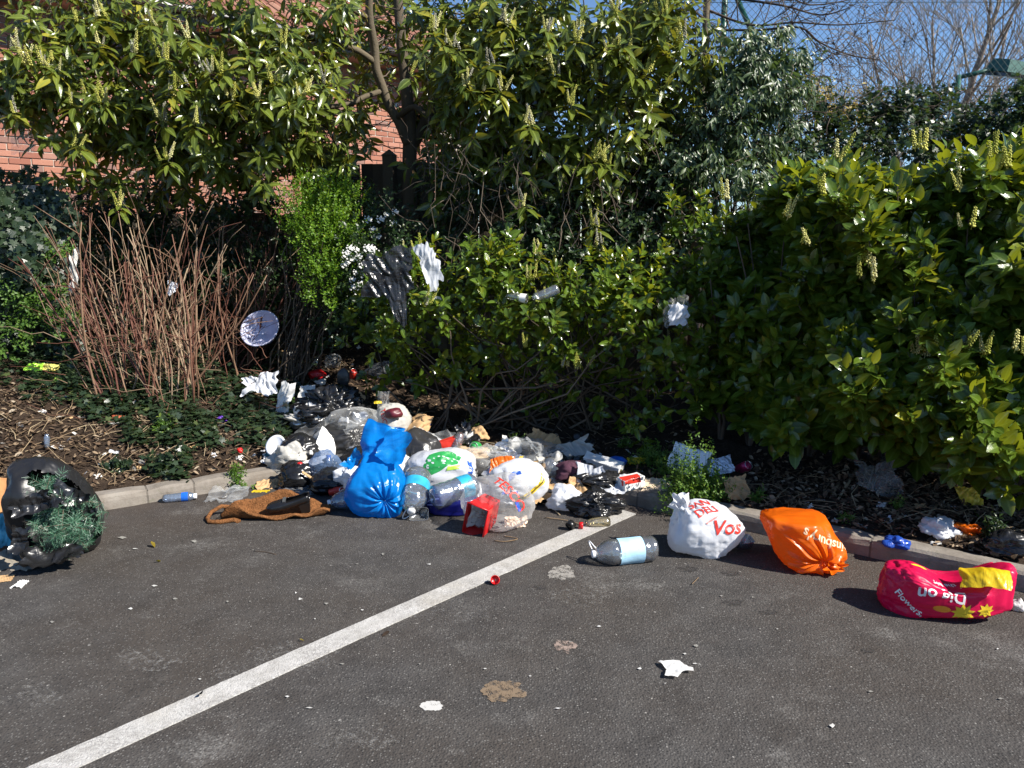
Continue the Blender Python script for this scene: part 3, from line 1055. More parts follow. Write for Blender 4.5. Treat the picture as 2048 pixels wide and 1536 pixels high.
for Lb in LIMBS:
    A = Acc(); raw = [at(a, b, c) for a, b, c, r in Lb]
    pts = catmull(raw, 4); rad = list(np.interp(np.linspace(0, 1, len(pts)), np.linspace(0, 1, len(Lb)), [q[3] for q in Lb]))
    pts = [p + Vector((noise.noise(p * 4), noise.noise(p * 4 + Vector((9, 0, 0))), noise.noise(p * 4 + Vector((0, 9, 0))))) * .03 for p in pts]
    A.tube(pts, rad, 8); A.build('limb', M['bark'], tree, sm=True, world_space=True)
    limb_pts += pts
limb_np = np.array(limb_pts)

TB = [  # px, py, r, Y, depth, shoots
    (85, 70, 45, 6.35, 0.3, 10), (110, 120, 50, 6.35, 0.3, 14), (165, 175, 65, 6.45, 0.35, 22), (60, 215, 55, 6.35, 0.3, 12), (25, 210, 40, 6.35, 0.3, 8),
    (135, 250, 70, 6.45, 0.35, 20), (190, 40, 75, 6.55, 0.35, 20), (190, 0, 80, 6.55, 0.35, 14), (240, 130, 85, 6.55, 0.4, 26), (300, 60, 85, 6.65, 0.4, 22), (330, 160, 95, 6.65, 0.45, 34), (260, 210, 70, 6.65, 0.4, 20),
    (310, 270, 65, 6.7, 0.4, 24), (350, 330, 60, 6.69, 0.4, 20), (420, 110, 100, 6.48, 0.45, 34), (420, 220, 85, 6.48, 0.45, 30), (430, 290, 50, 6.45, 0.4, 14),
    (500, 40, 100, 6.4, 0.45, 26), (540, 170, 95, 6.4, 0.45, 34), (600, 130, 80, 6.5, 0.45, 24), (560, 270, 80, 6.5, 0.45, 26), (620, 220, 80, 6.5, 0.45, 26), (580, 340, 70, 6.6, 0.45, 22), (660, 300, 55, 6.7, 0.4, 18),
    (640, 20, 80, 6.6, 0.45, 16), (655, 160, 40, 6.8, 0.4, 7), (660, 40, 50, 6.7, 0.4, 10), (850, 50, 50, 6.6, 0.4, 9), (780, 0, 50, 7.4, 0.3, 10),
    (915, 40, 70, 6.5, 0.45, 22), (930, 120, 90, 6.4, 0.45, 28), (1000, 60, 100, 6.4, 0.45, 32), (1010, 170, 95, 6.35, 0.45, 34), (960, 230, 80, 6.4, 0.45, 22),
    (1090, 110, 100, 6.3, 0.45, 36), (1130, 220, 100, 6.3, 0.45, 36), (1080, 270, 80, 6.35, 0.45, 24), (1180, 60, 95, 6.25, 0.45, 28), (1230, 150, 95, 6.2, 0.45, 32),
    (1270, 240, 75, 6.2, 0.4, 20), (1300, 60, 70, 6.15, 0.4, 18), (1330, 150, 55, 6.15, 0.35, 14), (1370, 90, 45, 6.1, 0.35, 9), (1200, 320, 80, 6.25, 0.4, 22), (1110, 350, 75, 6.3, 0.4, 18), (1180, 400, 60, 6.25, 0.35, 14),
    (1030, 350, 70, 6.4, 0.4, 14), (920, 320, 60, 6.6, 0.4, 10), (870, 150, 50, 7.5, 0.4, 10), (1240, 300, 50, 6.15, 0.3, 10), (1310, 10, 70, 6.2, 0.4, 14),
    (160, 330, 50, 6.6, 0.3, 5), (235, 395, 24, 6.45, 0.15, 3), (50, 150, 40, 6.35, 0.3, 7), (450, 360, 40, 6.59, 0.3, 6)]
TB += [(730, 110, 60, 7.6, .3, 12), (790, 70, 60, 7.6, .3, 16), (860, 110, 60, 7.6, .3, 16), (770, 170, 55, 7.6, .3, 10), (690, 220, 40, 7.2, .3, 10), (720, 250, 45, 7.6, .3, 10), (900, 220, 60, 7.4, .3, 14), (860, 200, 50, 7.6, .3, 12), (880, 370, 60, 6.6, .35, 12), (960, 330, 70, 6.5, .4, 18),
       (200, 300, 60, 6.9, .3, 14), (300, 340, 60, 6.9, .3, 14), (400, 330, 60, 6.9, .3, 14), (480, 330, 60, 6.9, .3, 16), (520, 250, 60, 7.0, .3, 14), (380, 250, 60, 7.0, .3, 14), (250, 260, 50, 7.0, .3, 10), (620, 290, 60, 7.0, .3, 16), (1050, 60, 90, 6.9, .4, 30), (1150, 160, 90, 6.9, .4, 30), (950, 160, 80, 6.9, .4, 26), (1250, 80, 80, 6.8, .4, 22), (880, 240, 60, 7.4, .2, 16), (920, 300, 50, 7.4, .2, 12), (1000, 250, 90, 7.0, .3, 26), (1320, 230, 60, 6.5, .3, 16)]
P, O = blob_pts(TB, 1.3)
D = O * .55 + np.array([.12, -.25, .45]) + RNG.normal(0, .25, P.shape)
sl = RNG.uniform(.08, .2, len(P))
lp_, ld_, ln_, ll_ = shoots(P, D, sl, 8, .150, 68, .55)
leaves(tree, lp_, ld_, ln_, ll_, T_DROOP, M['laurel_tree'], 300, W=RNG.uniform(.75, 1.2, len(lp_)))
Dn = norm(D)
paths = []
for i in range(len(P)):
    j = int(np.argmin(((limb_np - P[i]) ** 2).sum(1)))
    tip = Vector(P[i] + Dn[i] * sl[i])
    paths.append((wander(P[i], tip, 2, .05), [.0035, .003, .002]))
    if i % 2 == 0:
        paths.append((wander(limb_np[j], P[i], 5, .09), [.007, .006, .005, .005, .004, .0035]))
twigs_mesh('twigs', paths, M['twig'], tree)
FLW = [(40, 78), (55, 110), (90, 110), (110, 120), (160, 20), (195, 15), (200, 70), (270, 85), (330, 100), (185, 170), (145, 190), (210, 185), (30, 205), (160, 270), (420, 125), (450, 125), (345, 170), (360, 150),
       (330, 220), (335, 300), (390, 230), (610, 170), (550, 140), (560, 75), (650, 150), (870, 45), (890, 70), (920, 80), (820, 130), (930, 150), (965, 165), (1010, 30), (1090, 40), (1150, 60), (1140, 190), (1060, 230),
       (1190, 140), (1250, 100), (1270, 130), (1320, 60), (1330, 20), (1290, 130), (1220, 80), (1180, 300), (1210, 310), (1050, 390), (1190, 430), (1200, 480), (1080, 490), (1110, 520), (980, 110), (1110, 130), (240, 390), (470, 180), (520, 180), (1230, 10), (1370, 60), (1000, 160), (380, 60), (300, 25)]
tips, dirs = [], []
for px, py in FLW:
    Yf = 6.02 if px < 250 else 5.95 if px < 480 else 5.85
    q = at(px, py + 22, Yf - .12)
    tips.append(q); dirs.append((random.gauss(0, .3), -.3, .6))
put_spikes(tree, tips, dirs, (2, 5), .42, 1.02, (0, 0, 0, 1, 2))
# rosette of leaves under every flower head
tp = np.array([t[:] for t in tips]) - np.array([0, 0, .05])
a_, b_, c_, d_ = shoots(tp, np.array(dirs) * .6 + np.array([0, 0, .5]), .06, 9, .155, 80, .65)
merged('flower_foliage', a_, b_, c_, d_, T_DROOP, M['laurel_tree'], tree, RNG.uniform(.85, 1.3, len(a_)))

# ------------------------------------------------------------------ clipped laurel hedge along the kerb
s0, s1 = s_of(1290, 1015), CUM[-1] - .3
hp, hn = kerb_at((s0 + s1) / 2)
hb = hp + hn * 1.1
hedge = empty('laurel_hedge', (hb.x, hb.y, gh(hb.x, hb.y)), 0, 'thick glossy laurel hedge rising behind the kerb, broad leaves lit along its top', 'hedge')


def hedge_top(s):
    px = np.interp(s, [s0, s_of(1527, 1068), s_of(1738, 1114), s_of(2048, 1184), s1], [0, 1, 2, 3, 4])
    return np.interp(px, [0, .6, 1, 2, 3, 4], [1.65, 1.80, 1.84, 1.86, 1.87, 1.95])


def hedge_front(s, z):
    """distance of the leafy face behind the kerb"""
    u = (s - s0) / (s1 - s0)
    b = .62 + .16 * np.sin(s * 2.7) * .6 + .1 * np.sin(s * 5.1 + z * 4) + .08 * np.sin(z * 7 + s * 3)
    return b - .12 + .15 * np.sin(s * 8.3 + 1.3) * np.sin(z * 7.1 + s * 2) + .09 * np.sin(s * 17 + z * 5) * np.sin(z * 13 - s * 3) + .30 * smooth(.6, .2, z) + .30 * np.clip(z - .5, 0, 2) + .15 * smooth(1.6, 2.1, z) + .35 * smooth(.25, 0, u)


K = 2200
ss = RNG.uniform(s0 - .1, s1, K); zz = RNG.uniform(.0, 1, K) ** .9
e = RNG.exponential(.16, K)
H_ = hedge_top(ss)
zz = .30 + zz * (H_ - .30)
PP, NNv = np.zeros((K, 3)), np.zeros((K, 3))
for i in range(K):
    p, nn = kerb_at(ss[i]); dd_ = float(hedge_front(ss[i], zz[i])) + e[i]
    q = p + nn * dd_
    PP[i] = (q.x, q.y, zz[i]); NNv[i] = (-nn.x, -nn.y, 0)
Dh = NNv * .8 + np.array([.10, 0, .65]) + RNG.normal(0, .33, PP.shape)
K2 = 900
s2 = RNG.uniform(s0 - .1, s1, K2); e2 = RNG.uniform(0, 1.3, K2)
P2 = np.zeros((K2, 3)); N2 = np.zeros((K2, 3))
for i in range(K2):
    p, nn = kerb_at(s2[i]); top = float(hedge_top(s2[i])) + .09 * sin(s2[i] * 6) + .06 * sin(s2[i] * 13 + e2[i] * 5)
    q = p + nn * (float(hedge_front(s2[i], top)) + e2[i]); P2[i] = (q.x, q.y, top - .12 * RNG.random() + .03 * e2[i]); N2[i] = (-nn.x * .2, -nn.y * .2, 1)
D2 = N2 + RNG.normal(0, .28, P2.shape)
P = np.concatenate([PP, P2]); D = np.concatenate([Dh, D2]); sl = RNG.uniform(.07, .17, len(P))
a_, b_, c_, d_ = shoots(P, D, sl, 8, .122, 60, .06)
leaves(hedge, a_, b_, c_, d_, T_LAUREL, M['laurel'], 300)
Dn = norm(D)
paths = [(wander(P[i] - Dn[i] * .12, P[i] + Dn[i] * sl[i], 2, .06), [.004, .003, .002]) for i in range(0, len(P), 2)]
for i in range(26):
    s_ = s0 + (s1 - s0) * (i + .5) / 26
    p, nn = kerb_at(s_); q = p + nn * random.uniform(1.0, 1.35); g = gh(q.x, q.y)
    base = Vector((q.x, q.y, g - .05))
    for k in range(4):
        r_ = p + nn * random.uniform(.7, 1.7); r2 = kerb_at(min(s1, max(.1, s_ + random.uniform(-.35, .35))))[0] + nn * random.uniform(.75, 1.5)
        paths.append((wander(base, (r2.x, r2.y, random.uniform(.9, 1.8)), 6, .06), [.016, .013, .011, .009, .007, .005, .004]))
twigs_mesh('stems', paths, M['twig'], hedge, 5)
HF = [(1735, 545), (1730, 520), (1850, 690), (1835, 700), (1870, 700), (1935, 690), (1955, 700), (1925, 730), (1640, 380), (1905, 370), (1925, 440), (1990, 300), (2010, 320), (1840, 290), (1790, 640), (1610, 480), (1680, 310), (2035, 690), (1560, 420), (1445, 390)]
tips = []
for px, py in HF:
    # find the hedge face along this pixel's ray
    r_ = ray(px, py + 14)
    for Y in np.arange(3.4, 6.5, .02):
        q = EYE + r_ * (Y / r_.y)
        dd_ = kerb_dist(q.x, q.y)[0]
        if dd_ > .42: break
    tips.append(q)
put_spikes(hedge, tips, [(-.3, -.4, .8)] * len(tips), (2, 3), .3, 1.0, (0, 1, 1))

# ------------------------------------------------------------------ low laurel in the shade
c0 = at(1040, 700, 5.75)
shrub = empty('laurel_shrub', (c0.x, c0.y, gh(c0.x, c0.y)), 0, 'low spreading laurel shrub in shade behind the rubbish pile', 'shrub')
SB = [(800, 560, 45, 5.6, .2, 14), (830, 520, 30, 5.6, .15, 8), (800, 660, 60, 5.6, .3, 26), (880, 620, 70, 5.5, .35, 34), (960, 560, 75, 5.45, .35, 40), (1010, 540, 60, 5.4, .3, 26), (1080, 620, 80, 5.3, .35, 46),
      (1000, 660, 90, 5.5, .3, 36), (920, 700, 75, 5.65, .3, 24), (1150, 600, 60, 5.3, .3, 28), (1130, 690, 75, 5.4, .3, 28), (1200, 570, 55, 5.35, .3, 22), (1260, 580, 60, 5.3, .3, 28), (1230, 660, 75, 5.35, .3, 28),
      (1330, 560, 55, 5.35, .3, 22), (1320, 670, 80, 5.15, .35, 40), (1170, 770, 70, 5.5, .2, 16), (1270, 770, 70, 5.45, .2, 18), (1080, 760, 60, 5.6, .2, 14), (980, 770, 55, 5.7, .2, 10), (850, 740, 55, 5.8, .2, 12),
      (1370, 780, 75, 5.15, .3, 20), (1300, 830, 50, 5.1, .2, 8), (1400, 580, 60, 5.3, .3, 22), (1420, 680, 80, 5.1, .3, 30), (1380, 450, 55, 5.6, .3, 20), (1440, 500, 60, 5.4, .3, 26), (760, 600, 40, 5.8, .25, 10), (740, 660, 50, 5.9, .3, 14), (770, 730, 45, 5.8, .25, 12)]
P, O = blob_pts(SB, 1.1)
D = O * .6 + np.array([.15, -.35, .6]) + RNG.normal(0, .3, P.shape)
sl = RNG.uniform(.06, .14, len(P))
a_, b_, c_, d_ = shoots(P, D, sl, 8, .088, 60, .05)
leaves(shrub, a_, b_, c_, d_, T_LAUREL, M['laurel'], 300, W=RNG.uniform(.8, 1.05, len(a_)))
paths = []
Dn = norm(D)
for i in range(0, len(P), 2):
    paths.append((wander(P[i] - Dn[i] * .10, P[i] + Dn[i] * sl[i], 2, .06), [.003, .0025, .002]))
for i in range(60):
    px = random.uniform(820, 1350); b = at(px, 860, 5.6); b.z = gh(b.x, b.y) - .04
    t = P[random.randrange(len(P))]
    paths.append((wander(b, t, 6, .08), [.011, .009, .008, .007, .005, .004, .003]))
twigs_mesh('stems', paths, M['twig'], shrub, 5)
SF = [(1060, 545), (1085, 590), (1410, 570), (1190, 440), (1205, 470), (1055, 680), (1130, 720), (1150, 725), (1165, 720), (1330, 690), (1100, 620), (850, 600), (830, 480), (805, 500)]
put_spikes(shrub, [at(a, b + 14, 5.15) if b > 520 else at(a, b + 14, 5.5) for a, b in SF], [(0, -.3, .8)] * len(SF), (2, 3), .35, .9, (0, 1, 2))

# ------------------------------------------------------------------ dark evergreen thicket behind
c0 = at(1100, 450, 6.7)
thick = empty('evergreen_thicket', (c0.x, c0.y, gh(c0.x, c0.y)), 0, 'dark twiggy evergreen thicket under the flowering tree', 'shrub')
DB = [(960, 400, 90, 6.5, .4, 90), (1050, 440, 90, 6.4, .4, 100), (1150, 460, 90, 6.3, .4, 110), (1250, 440, 90, 6.2, .4, 110), (1330, 400, 80, 6.2, .4, 90), (1320, 320, 70, 6.4, .4, 60), (880, 460, 60, 6.6, .3, 50), (930, 520, 60, 6.3, .3, 50), (1230, 370, 80, 6.6, .4, 70), (1060, 500, 70, 6.0, .3, 60), (1290, 500, 70, 6.0, .3, 70),
      (680, 420, 70, 7.0, .3, 60), (640, 340, 70, 7.1, .3, 70), (900, 360, 60, 6.7, .3, 40), (1150, 520, 70, 6.0, .3, 60), (1390, 350, 60, 6.5, .4, 50), (520, 350, 60, 7.0, .3, 50), (500, 430, 55, 6.9, .3, 50), (180, 470, 80, 7.1, .3, 170), (280, 450, 80, 7.2, .3, 190), (380, 460, 80, 7.2, .3, 190), (460, 480, 80, 7.1, .3, 160), (230, 550, 90, 6.9, .3, 180), (330, 550, 90, 7.0, .3, 190), (430, 560, 90, 7.0, .3, 180), (510, 560, 60, 6.9, .3, 80), (560, 480, 50, 7.0, .3, 60), (200, 400, 40, 7.3, .3, 40), (320, 390, 45, 7.3, .3, 40), (560, 600, 50, 6.9, .3, 50), (270, 640, 60, 6.7, .25, 50), (400, 640, 60, 6.8, .25, 50), (500, 640, 50, 6.8, .25, 40), (1370, 250, 60, 6.9, .4, 50), (1350, 520, 60, 5.9, .3, 50)]
P, O = blob_pts(DB, 1.0)
D = O * .6 + np.array([.1, -.3, .3]) + RNG.normal(0, .4, P.shape)
a_, b_, c_, d_ = shoots(P, D, RNG.uniform(.08, .2, len(P)), 9, .055, 60, .3)
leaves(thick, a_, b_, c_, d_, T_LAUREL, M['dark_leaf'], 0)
paths = []
for i in range(260):
    px, py = random.uniform(850, 1380), random.uniform(300, 560)
    Y = random.uniform(5.75, 6.5); a = at(px, py, Y); an = random.uniform(-1.2, 1.2); L = random.uniform(.15, .7)
    b = a + Vector((sin(an), random.uniform(-.4, .2), cos(an) * random.choice((1, 1, -1)))) * L
    paths.append((wander(a, b, 5, .12), [.004, .0035, .003, .0028, .002, .0015]))
twigs_mesh('twigs', paths, M['twig'], thick, 4)

# ------------------------------------------------------------------ drooping grey-green shrub
c0 = at(1470, 300, 6.4)
dro = empty('drooping_evergreen', (c0.x, c0.y, gh(c0.x, c0.y)), 0, 'evergreen shrub with hanging grey-green leaves in front of the chain-link posts', 'shrub')
OB = [(1470, 130, 60, 6.2, .3, 60), (1530, 120, 55, 6.2, .3, 48), (1420, 170, 60, 6.2, .3, 60), (1490, 200, 70, 6.1, .35, 80), (1570, 160, 45, 6.2, .3, 40), (1550, 220, 50, 6.2, .3, 46), (1430, 260, 60, 6.1, .35, 60), (1380, 290, 55, 6.2, .3, 46), (1340, 340, 50, 6.1, .3, 36),
      (1500, 280, 55, 6.2, .3, 40), (1400, 350, 55, 6.0, .3, 36), (1560, 290, 45, 6.3, .3, 24), (1500, 350, 50, 6.1, .3, 30), (1350, 250, 40, 6.4, .3, 20), (1470, 380, 55, 5.9, .3, 30)]
P, O = blob_pts(OB, 1.1)
D = O * .5 + np.array([.05, -.3, .1]) + RNG.normal(0, .3, P.shape)
sl = RNG.uniform(.08, .18, len(P))
a_, b_, c_, d_ = shoots(P, D, sl, 8, .085, 60, .95)
leaves(dro, a_, b_, c_, d_, T_DROOP, M['droop'], 300, W=RNG.uniform(.75, 1.1, len(a_)))
base = Vector((c0.x, c0.y, gh(c0.x, c0.y) - .1))
paths = [(wander(P[i] - norm(D)[i] * .12, P[i] + norm(D)[i] * sl[i], 2, .06), [.0035, .003, .002]) for i in range(0, len(P), 2)]
for i in range(26):
    paths.append((wander(base + Vector((random.gauss(0, .08), random.gauss(0, .08), 0)), P[random.randrange(len(P))], 7, .07), [.02, .017, .014, .011, .009, .007, .005, .004]))
twigs_mesh('stems', paths, M['twig'], dro, 5)

# ------------------------------------------------------------------ ivy and bramble bank over the court fence
c0 = at(1780, 260, 7.4)
ivb = empty('bramble_bank', (c0.x, c0.y, gh(c0.x, c0.y)), 0, 'tangled bramble and ivy bank between the laurel hedge and the court', 'bramble')
IB = [(1560, 300, 60, 7.2, .3, 130), (1640, 290, 70, 7.2, .3, 160), (1720, 270, 70, 7.2, .35, 170), (1800, 255, 65, 7.2, .35, 160), (1870, 250, 60, 7.2, .3, 140), (1940, 270, 50, 7.1, .3, 110), (1760, 225, 40, 7.3, .3, 60), (1840, 215, 35, 7.3, .3, 50), (1700, 320, 70, 6.9, .3, 120), (1830, 310, 70, 6.8, .3, 120), (1600, 350, 60, 6.8, .3, 90), (1520, 380, 60, 6.6, .3, 80), (1640, 230, 40, 7.3, .3, 40),
      (2000, 250, 55, 6.6, .3, 120), (2040, 220, 50, 6.6, .3, 100), (2060, 280, 60, 6.6, .3, 120), (1980, 300, 50, 6.6, .3, 90)]
P, O = blob_pts(IB, .8)
D = O * .6 + np.array([.1, -.3, .4]) + RNG.normal(0, .4, P.shape)
a_, b_, c_, d_ = shoots(P, D, RNG.uniform(.05, .14, len(P)), 7, .05, 65, .3)
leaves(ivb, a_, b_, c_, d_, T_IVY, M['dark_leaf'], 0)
paths = []
for i in range(150):
    px, py = random.uniform(1530, 2060), random.uniform(170, 330)
    a = at(px, py, random.uniform(6.7, 7.3)); an = random.uniform(-1.5, 1.5); L = random.uniform(.2, .8)
    b = a + Vector((sin(an), random.uniform(-.3, .3), cos(an) * .6)) * L
    paths.append((wander(a, b, 6, .15), [.004, .0038, .0035, .003, .0028, .002, .0015]))
twigs_mesh('canes', paths, M['twig'], ivb, 4)

c0 = at(1660, 230, 8.0)
fors = empty('yellow_shrub', (c0.x, c0.y, gh(c0.x, c0.y)), 0, 'yellow-leaved shrub showing over the bramble bank', 'shrub')
P, O = blob_pts([(1620, 200, 35, 8.0, .3, 30), (1640, 230, 40, 8.0, .3, 40), (1690, 215, 40, 8.0, .3, 30), (1600, 180, 25, 8.0, .3, 14), (1710, 250, 30, 7.9, .3, 14)])
a_, b_, c_, d_ = shoots(P, O * .5 + np.array([0, -.3, .2]), .12, 6, .06, 60, .6)
leaves(fors, a_, b_, c_, d_, T_DROOP, M['yellow_leaf'], 0)
paths = []
for i in range(160):
    a = at(random.uniform(1580, 1740), random.uniform(200, 290), random.uniform(7.8, 8.2)); an = random.uniform(-1, 1)
    paths.append((wander(a, a + Vector((sin(an), random.uniform(-.2, .2), cos(an))) * random.uniform(.15, .5), 4, .12), [.004, .0035, .003, .0025, .0015]))
twigs_mesh('twigs', paths, M['far_bark'], fors, 4)

# ------------------------------------------------------------------ bare trees
def grow(paths, p, d, L, r, depth, spread, up, rng, minr=.004):
    n = 4
    pts = [p]; rad = [r]
    for i in range(n):
        d = (d + Vector((rng.gauss(0, .10), rng.gauss(0, .10), rng.gauss(0, .06) + up))).normalized()
        pts.append(pts[-1] + d * L / n); rad.append(max(minr, r * (1 - .38 * (i + 1) / n)))
    paths.append((pts, rad))
    if depth == 0: return
    for k in range(rng.choice((3, 3, 3, 4))):
        t = rng.uniform(.25, 1.0); i = min(n - 1, int(t * n)); q = pts[i].lerp(pts[i + 1], t * n - i)
        az = rng.uniform(0, 2 * pi)
        side = d.cross(Vector((cos(az), sin(az), .3))).normalized()
        nd = (d * 1.0 + side * rng.uniform(.35, .85) * spread).normalized()
        grow(paths, q, nd, L * rng.uniform(.5, .75), rad[i] * rng.uniform(.45, .62), depth - 1, spread, up, rng, minr)


def bare_tree(label, base, trunks, depth, mat, seed, spread=1.0, minr=.005, group=None):
    t = empty('bare_tree', base, 0, label, 'tree')
    rng = random.Random(seed)
    A = Acc(); paths = []
    for (p, d, L, r) in trunks:
        p, d = Vector(p), Vector(d).normalized()
        pts = [p]; dd_ = d.copy(); rad = [r]
        for i in range(7):
            dd_ = (dd_ + Vector((rng.gauss(0, .05), rng.gauss(0, .05), .03))).normalized()
            pts.append(pts[-1] + dd_ * L / 7); rad.append(r * (1 - .75 * (i + 1) / 7))
        A.tube(pts, rad, 8)
        for k in range(15):
            u = rng.uniform(.15, 1) * 7; i = min(6, int(u)); q = pts[i].lerp(pts[i + 1], u - i)
            az = rng.uniform(0, 2 * pi); side = Vector((cos(az), sin(az), 0))
            grow(paths, q, (dd_ * .8 + side * rng.uniform(.5, 1.0) * spread).normalized(), L * rng.uniform(.16, .32), rad[i] * .5, depth, spread, .04, rng, minr)
    A.build('trunk', mat, t, sm=True, world_space=True)
    twigs_mesh('branches', paths, mat, t, 4)
    return t


FYT = 21.0
b_ = at(1893, 330, FYT); b_ = Vector((b_.x, FYT, .85))
bare_tree('tall bare multi-stemmed tree behind the court fence, fine twigs against the sky', b_,
          [((b_.x, FYT, .8), (.0, 0, 1), 7.5, .13), ((b_.x - .25, FYT + .1, .8), (-.17, .1, 1), 6.6, .09), ((b_.x + .3, FYT, .8), (.22, 0, 1), 6.4, .09), ((b_.x - .3, FYT - .2, .8), (-.34, -.1, 1), 5.6, .07), ((b_.x + .2, FYT - .2, .8), (.40, -.1, 1), 5.4, .06), ((b_.x + .1, FYT + .2, .8), (.08, 0.1, 1), 6.8, .08)],
          3, M['far_bark'], 5, .75, .006)
# nearer budding tree leaning in from beyond the posts
nb_ = at(1400, 330, 7.9); nb_ = Vector((nb_.x, nb_.y, gh(nb_.x, nb_.y)))
bt = empty('budding_tree', nb_, 0, 'thin bare budding branches reaching across the chain-link fence', 'tree')
rng = random.Random(21); paths = []
A = Acc(); A.tube([nb_ - Vector((0, 0, .1)), at(1400, 260, 7.9), at(1410, 120, 7.9), at(1415, -40, 7.9), at(1420, -160, 7.9)], [.06, .05, .04, .03, .02], 8); A.build('trunk', M['bark'], bt, sm=True, world_space=True)
for line in ([(1415, 20, 7.9), (1500, 50, 7.7), (1590, 45, 7.6), (1680, 50, 7.5), (1790, 40, 7.4)], [(1410, 60, 7.9), (1520, 60, 7.7), (1600, 55, 7.6), (1640, 85, 7.5), (1700, 110, 7.5), (1760, 120, 7.4)],
             [(1415, -10, 7.9), (1560, 10, 7.7), (1640, 30, 7.6), (1700, 15, 7.5)], [(1410, 100, 7.9), (1520, 80, 7.7), (1580, 110, 7.6), (1620, 150, 7.5), (1650, 170, 7.5)], [(1415, -60, 7.9), (1540, -30, 7.7), (1620, 10, 7.6), (1740, -10, 7.5)],
             [(1412, 40, 7.9), (1380, 20, 7.7), (1340, 30, 7.6), (1280, 20, 7.5)], [(1412, 120, 7.9), (1370, 160, 7.7), (1330, 190, 7.6), (1290, 230, 7.5)], [(1412, 140, 7.9), (1350, 190, 7.7), (1300, 260, 7.6)]):
    pts = catmull([at(*q) for q in line], 4)
    rad = list(np.linspace(.013, .004, len(pts)))
    paths.append((pts, rad))
    for i in range(2, len(pts) - 1):
        for k in range(rng.choice((0, 1, 1, 2))):
            d = Vector((rng.gauss(.5, .5), rng.gauss(0, .3), rng.gauss(.1, .6))).normalized()
            grow(paths, pts[i], d, rng.uniform(.18, .5), rad[i] * .55, 1, .8, .02, rng, .002)
twigs_mesh('branches', paths, M['twig'], bt, 5)
bp = np.array([p[0][-1][:] for p in paths]); bp = np.concatenate([bp, np.array([p[0][2][:] for p in paths])])
merged('buds', bp, RNG.normal(0, 1, bp.shape) + np.array([0, 0, .6]), RNG.normal(0, 1, bp.shape), RNG.uniform(.018, .035, len(bp)), T_SMALL, M['twig'], bt)

# ------------------------------------------------------------------ ivy wall on the left
c0 = at(40, 560, 6.3)
ivy = empty('ivy_mound', (c0.x, c0.y, gh(c0.x, c0.y)), 0, 'tall mound of dark ivy beside the bare stems', 'ivy')
K = 5200
px = RNG.uniform(-160, 165, K); py = RNG.uniform(325, 720, K)
edge = 335 + 60 * smooth(60, 160, px) + 10 * np.sin(px * .07)
ok = (py > edge) & (px < 150 + 20 * np.sin(py * .03)); px, py = px[ok], py[ok]
Yv = 5.92 + .18 * np.sin(px * .03) * np.sin(py * .021) + .0012 * (px) + RNG.exponential(.09, len(px)) + .25 * smooth(420, 330, py)
P = np.array([at(a, b, c)[:] for a, b, c in zip(px, py, Yv)])
Nn = np.tile(np.array([[.35, -.75, .55]]), (len(P), 1)) + RNG.normal(0, .35, P.shape)
D = np.tile(np.array([[0, -.25, -1.]]), (len(P), 1)) + RNG.normal(0, .45, P.shape)
leaves(ivy, P, D, Nn, RNG.uniform(.035, .075, len(P)), T_IVY, M['ivy'], 300)
paths = [(wander(at(random.uniform(-160, 140), 700, 6.15), at(random.uniform(-160, 140), random.uniform(380, 480), 6.2), 6, .06), .006) for i in range(30)]
twigs_mesh('stems', paths, M['twig'], ivy, 4)
A = Acc()   # the overgrown low wall under the ivy
A.box((at(-330, 500, 6.4).x, 6.3, .2), (at(100, 500, 6.4).x, 6.5, at(0, 372, 6.4).z))
o = A.build('garden_wall', M['mortar']); tag(o, 'low rendered garden wall buried under the ivy mound', 'wall')

# yellow-green shoots on the edge of the ivy
c0 = ong(70, 690)
yg = empty('yellow_green_shrub', c0, 0, 'small yellow-green leafed shrub at the foot of the ivy', 'shrub')
P, O = blob_pts([(40, 580, 40, 6.0, .15, 50), (100, 600, 40, 6.0, .15, 50), (60, 650, 45, 5.95, .15, 50), (120, 500, 25, 6.1, .1, 24), (20, 530, 30, 6.05, .1, 24), (130, 650, 40, 5.9, .15, 40), (15, 690, 40, 5.8, .15, 30)])
a_, b_, c_, d_ = shoots(P, O * .5 + np.array([.1, -.4, .5]), .08, 7, .034, 65, .1)
leaves(yg, a_, b_, c_, d_, T_LAUREL, M['weed'], 0)

# ------------------------------------------------------------------ bright small-leaved shrub, white-flowered shrub, brown twiggy shrub
c0 = ong(650, 660)
priv = empty('privet_bush', (c0.x, 6.25, gh(c0.x, 6.25)), 0, 'bright green small-leaved bush in sun beside the dark fence', 'bush')
PB = [(600, 400, 35, 6.25, .2, 55), (660, 410, 40, 6.20, .2, 75), (700, 400, 32, 6.25, .2, 50), (640, 460, 50, 6.15, .25, 120), (690, 470, 40, 6.15, .2, 80), (600, 450, 32, 6.25, .2, 50), (650, 530, 50, 6.10, .25, 100), (690, 540, 36, 6.10, .2, 50), (640, 590, 36, 6.05, .2, 36), (680, 600, 30, 6.05, .2, 24), (630, 380, 20, 6.25, .1, 16), (590, 520, 20, 6.25, .1, 12)]
P, O = blob_pts(PB, 1.3)
D = O * .4 + np.array([.1, -.2, .8]) + RNG.normal(0, .3, P.shape)
a_, b_, c_, d_ = shoots(P, D, RNG.uniform(.08, .18, len(P)), 12, .026, 60, 0)
leaves(priv, a_, b_, c_, d_, T_SMALL, M['privet'], 0)
base = Vector(priv.location)
paths = [(wander(base + Vector((random.gauss(0, .1), random.gauss(0, .08), -.05)), P[random.randrange(len(P))], 6, .07), [.008, .007, .006, .005, .004, .003, .002]) for i in range(40)]
twigs_mesh('stems', paths, M['twig'], priv, 4)

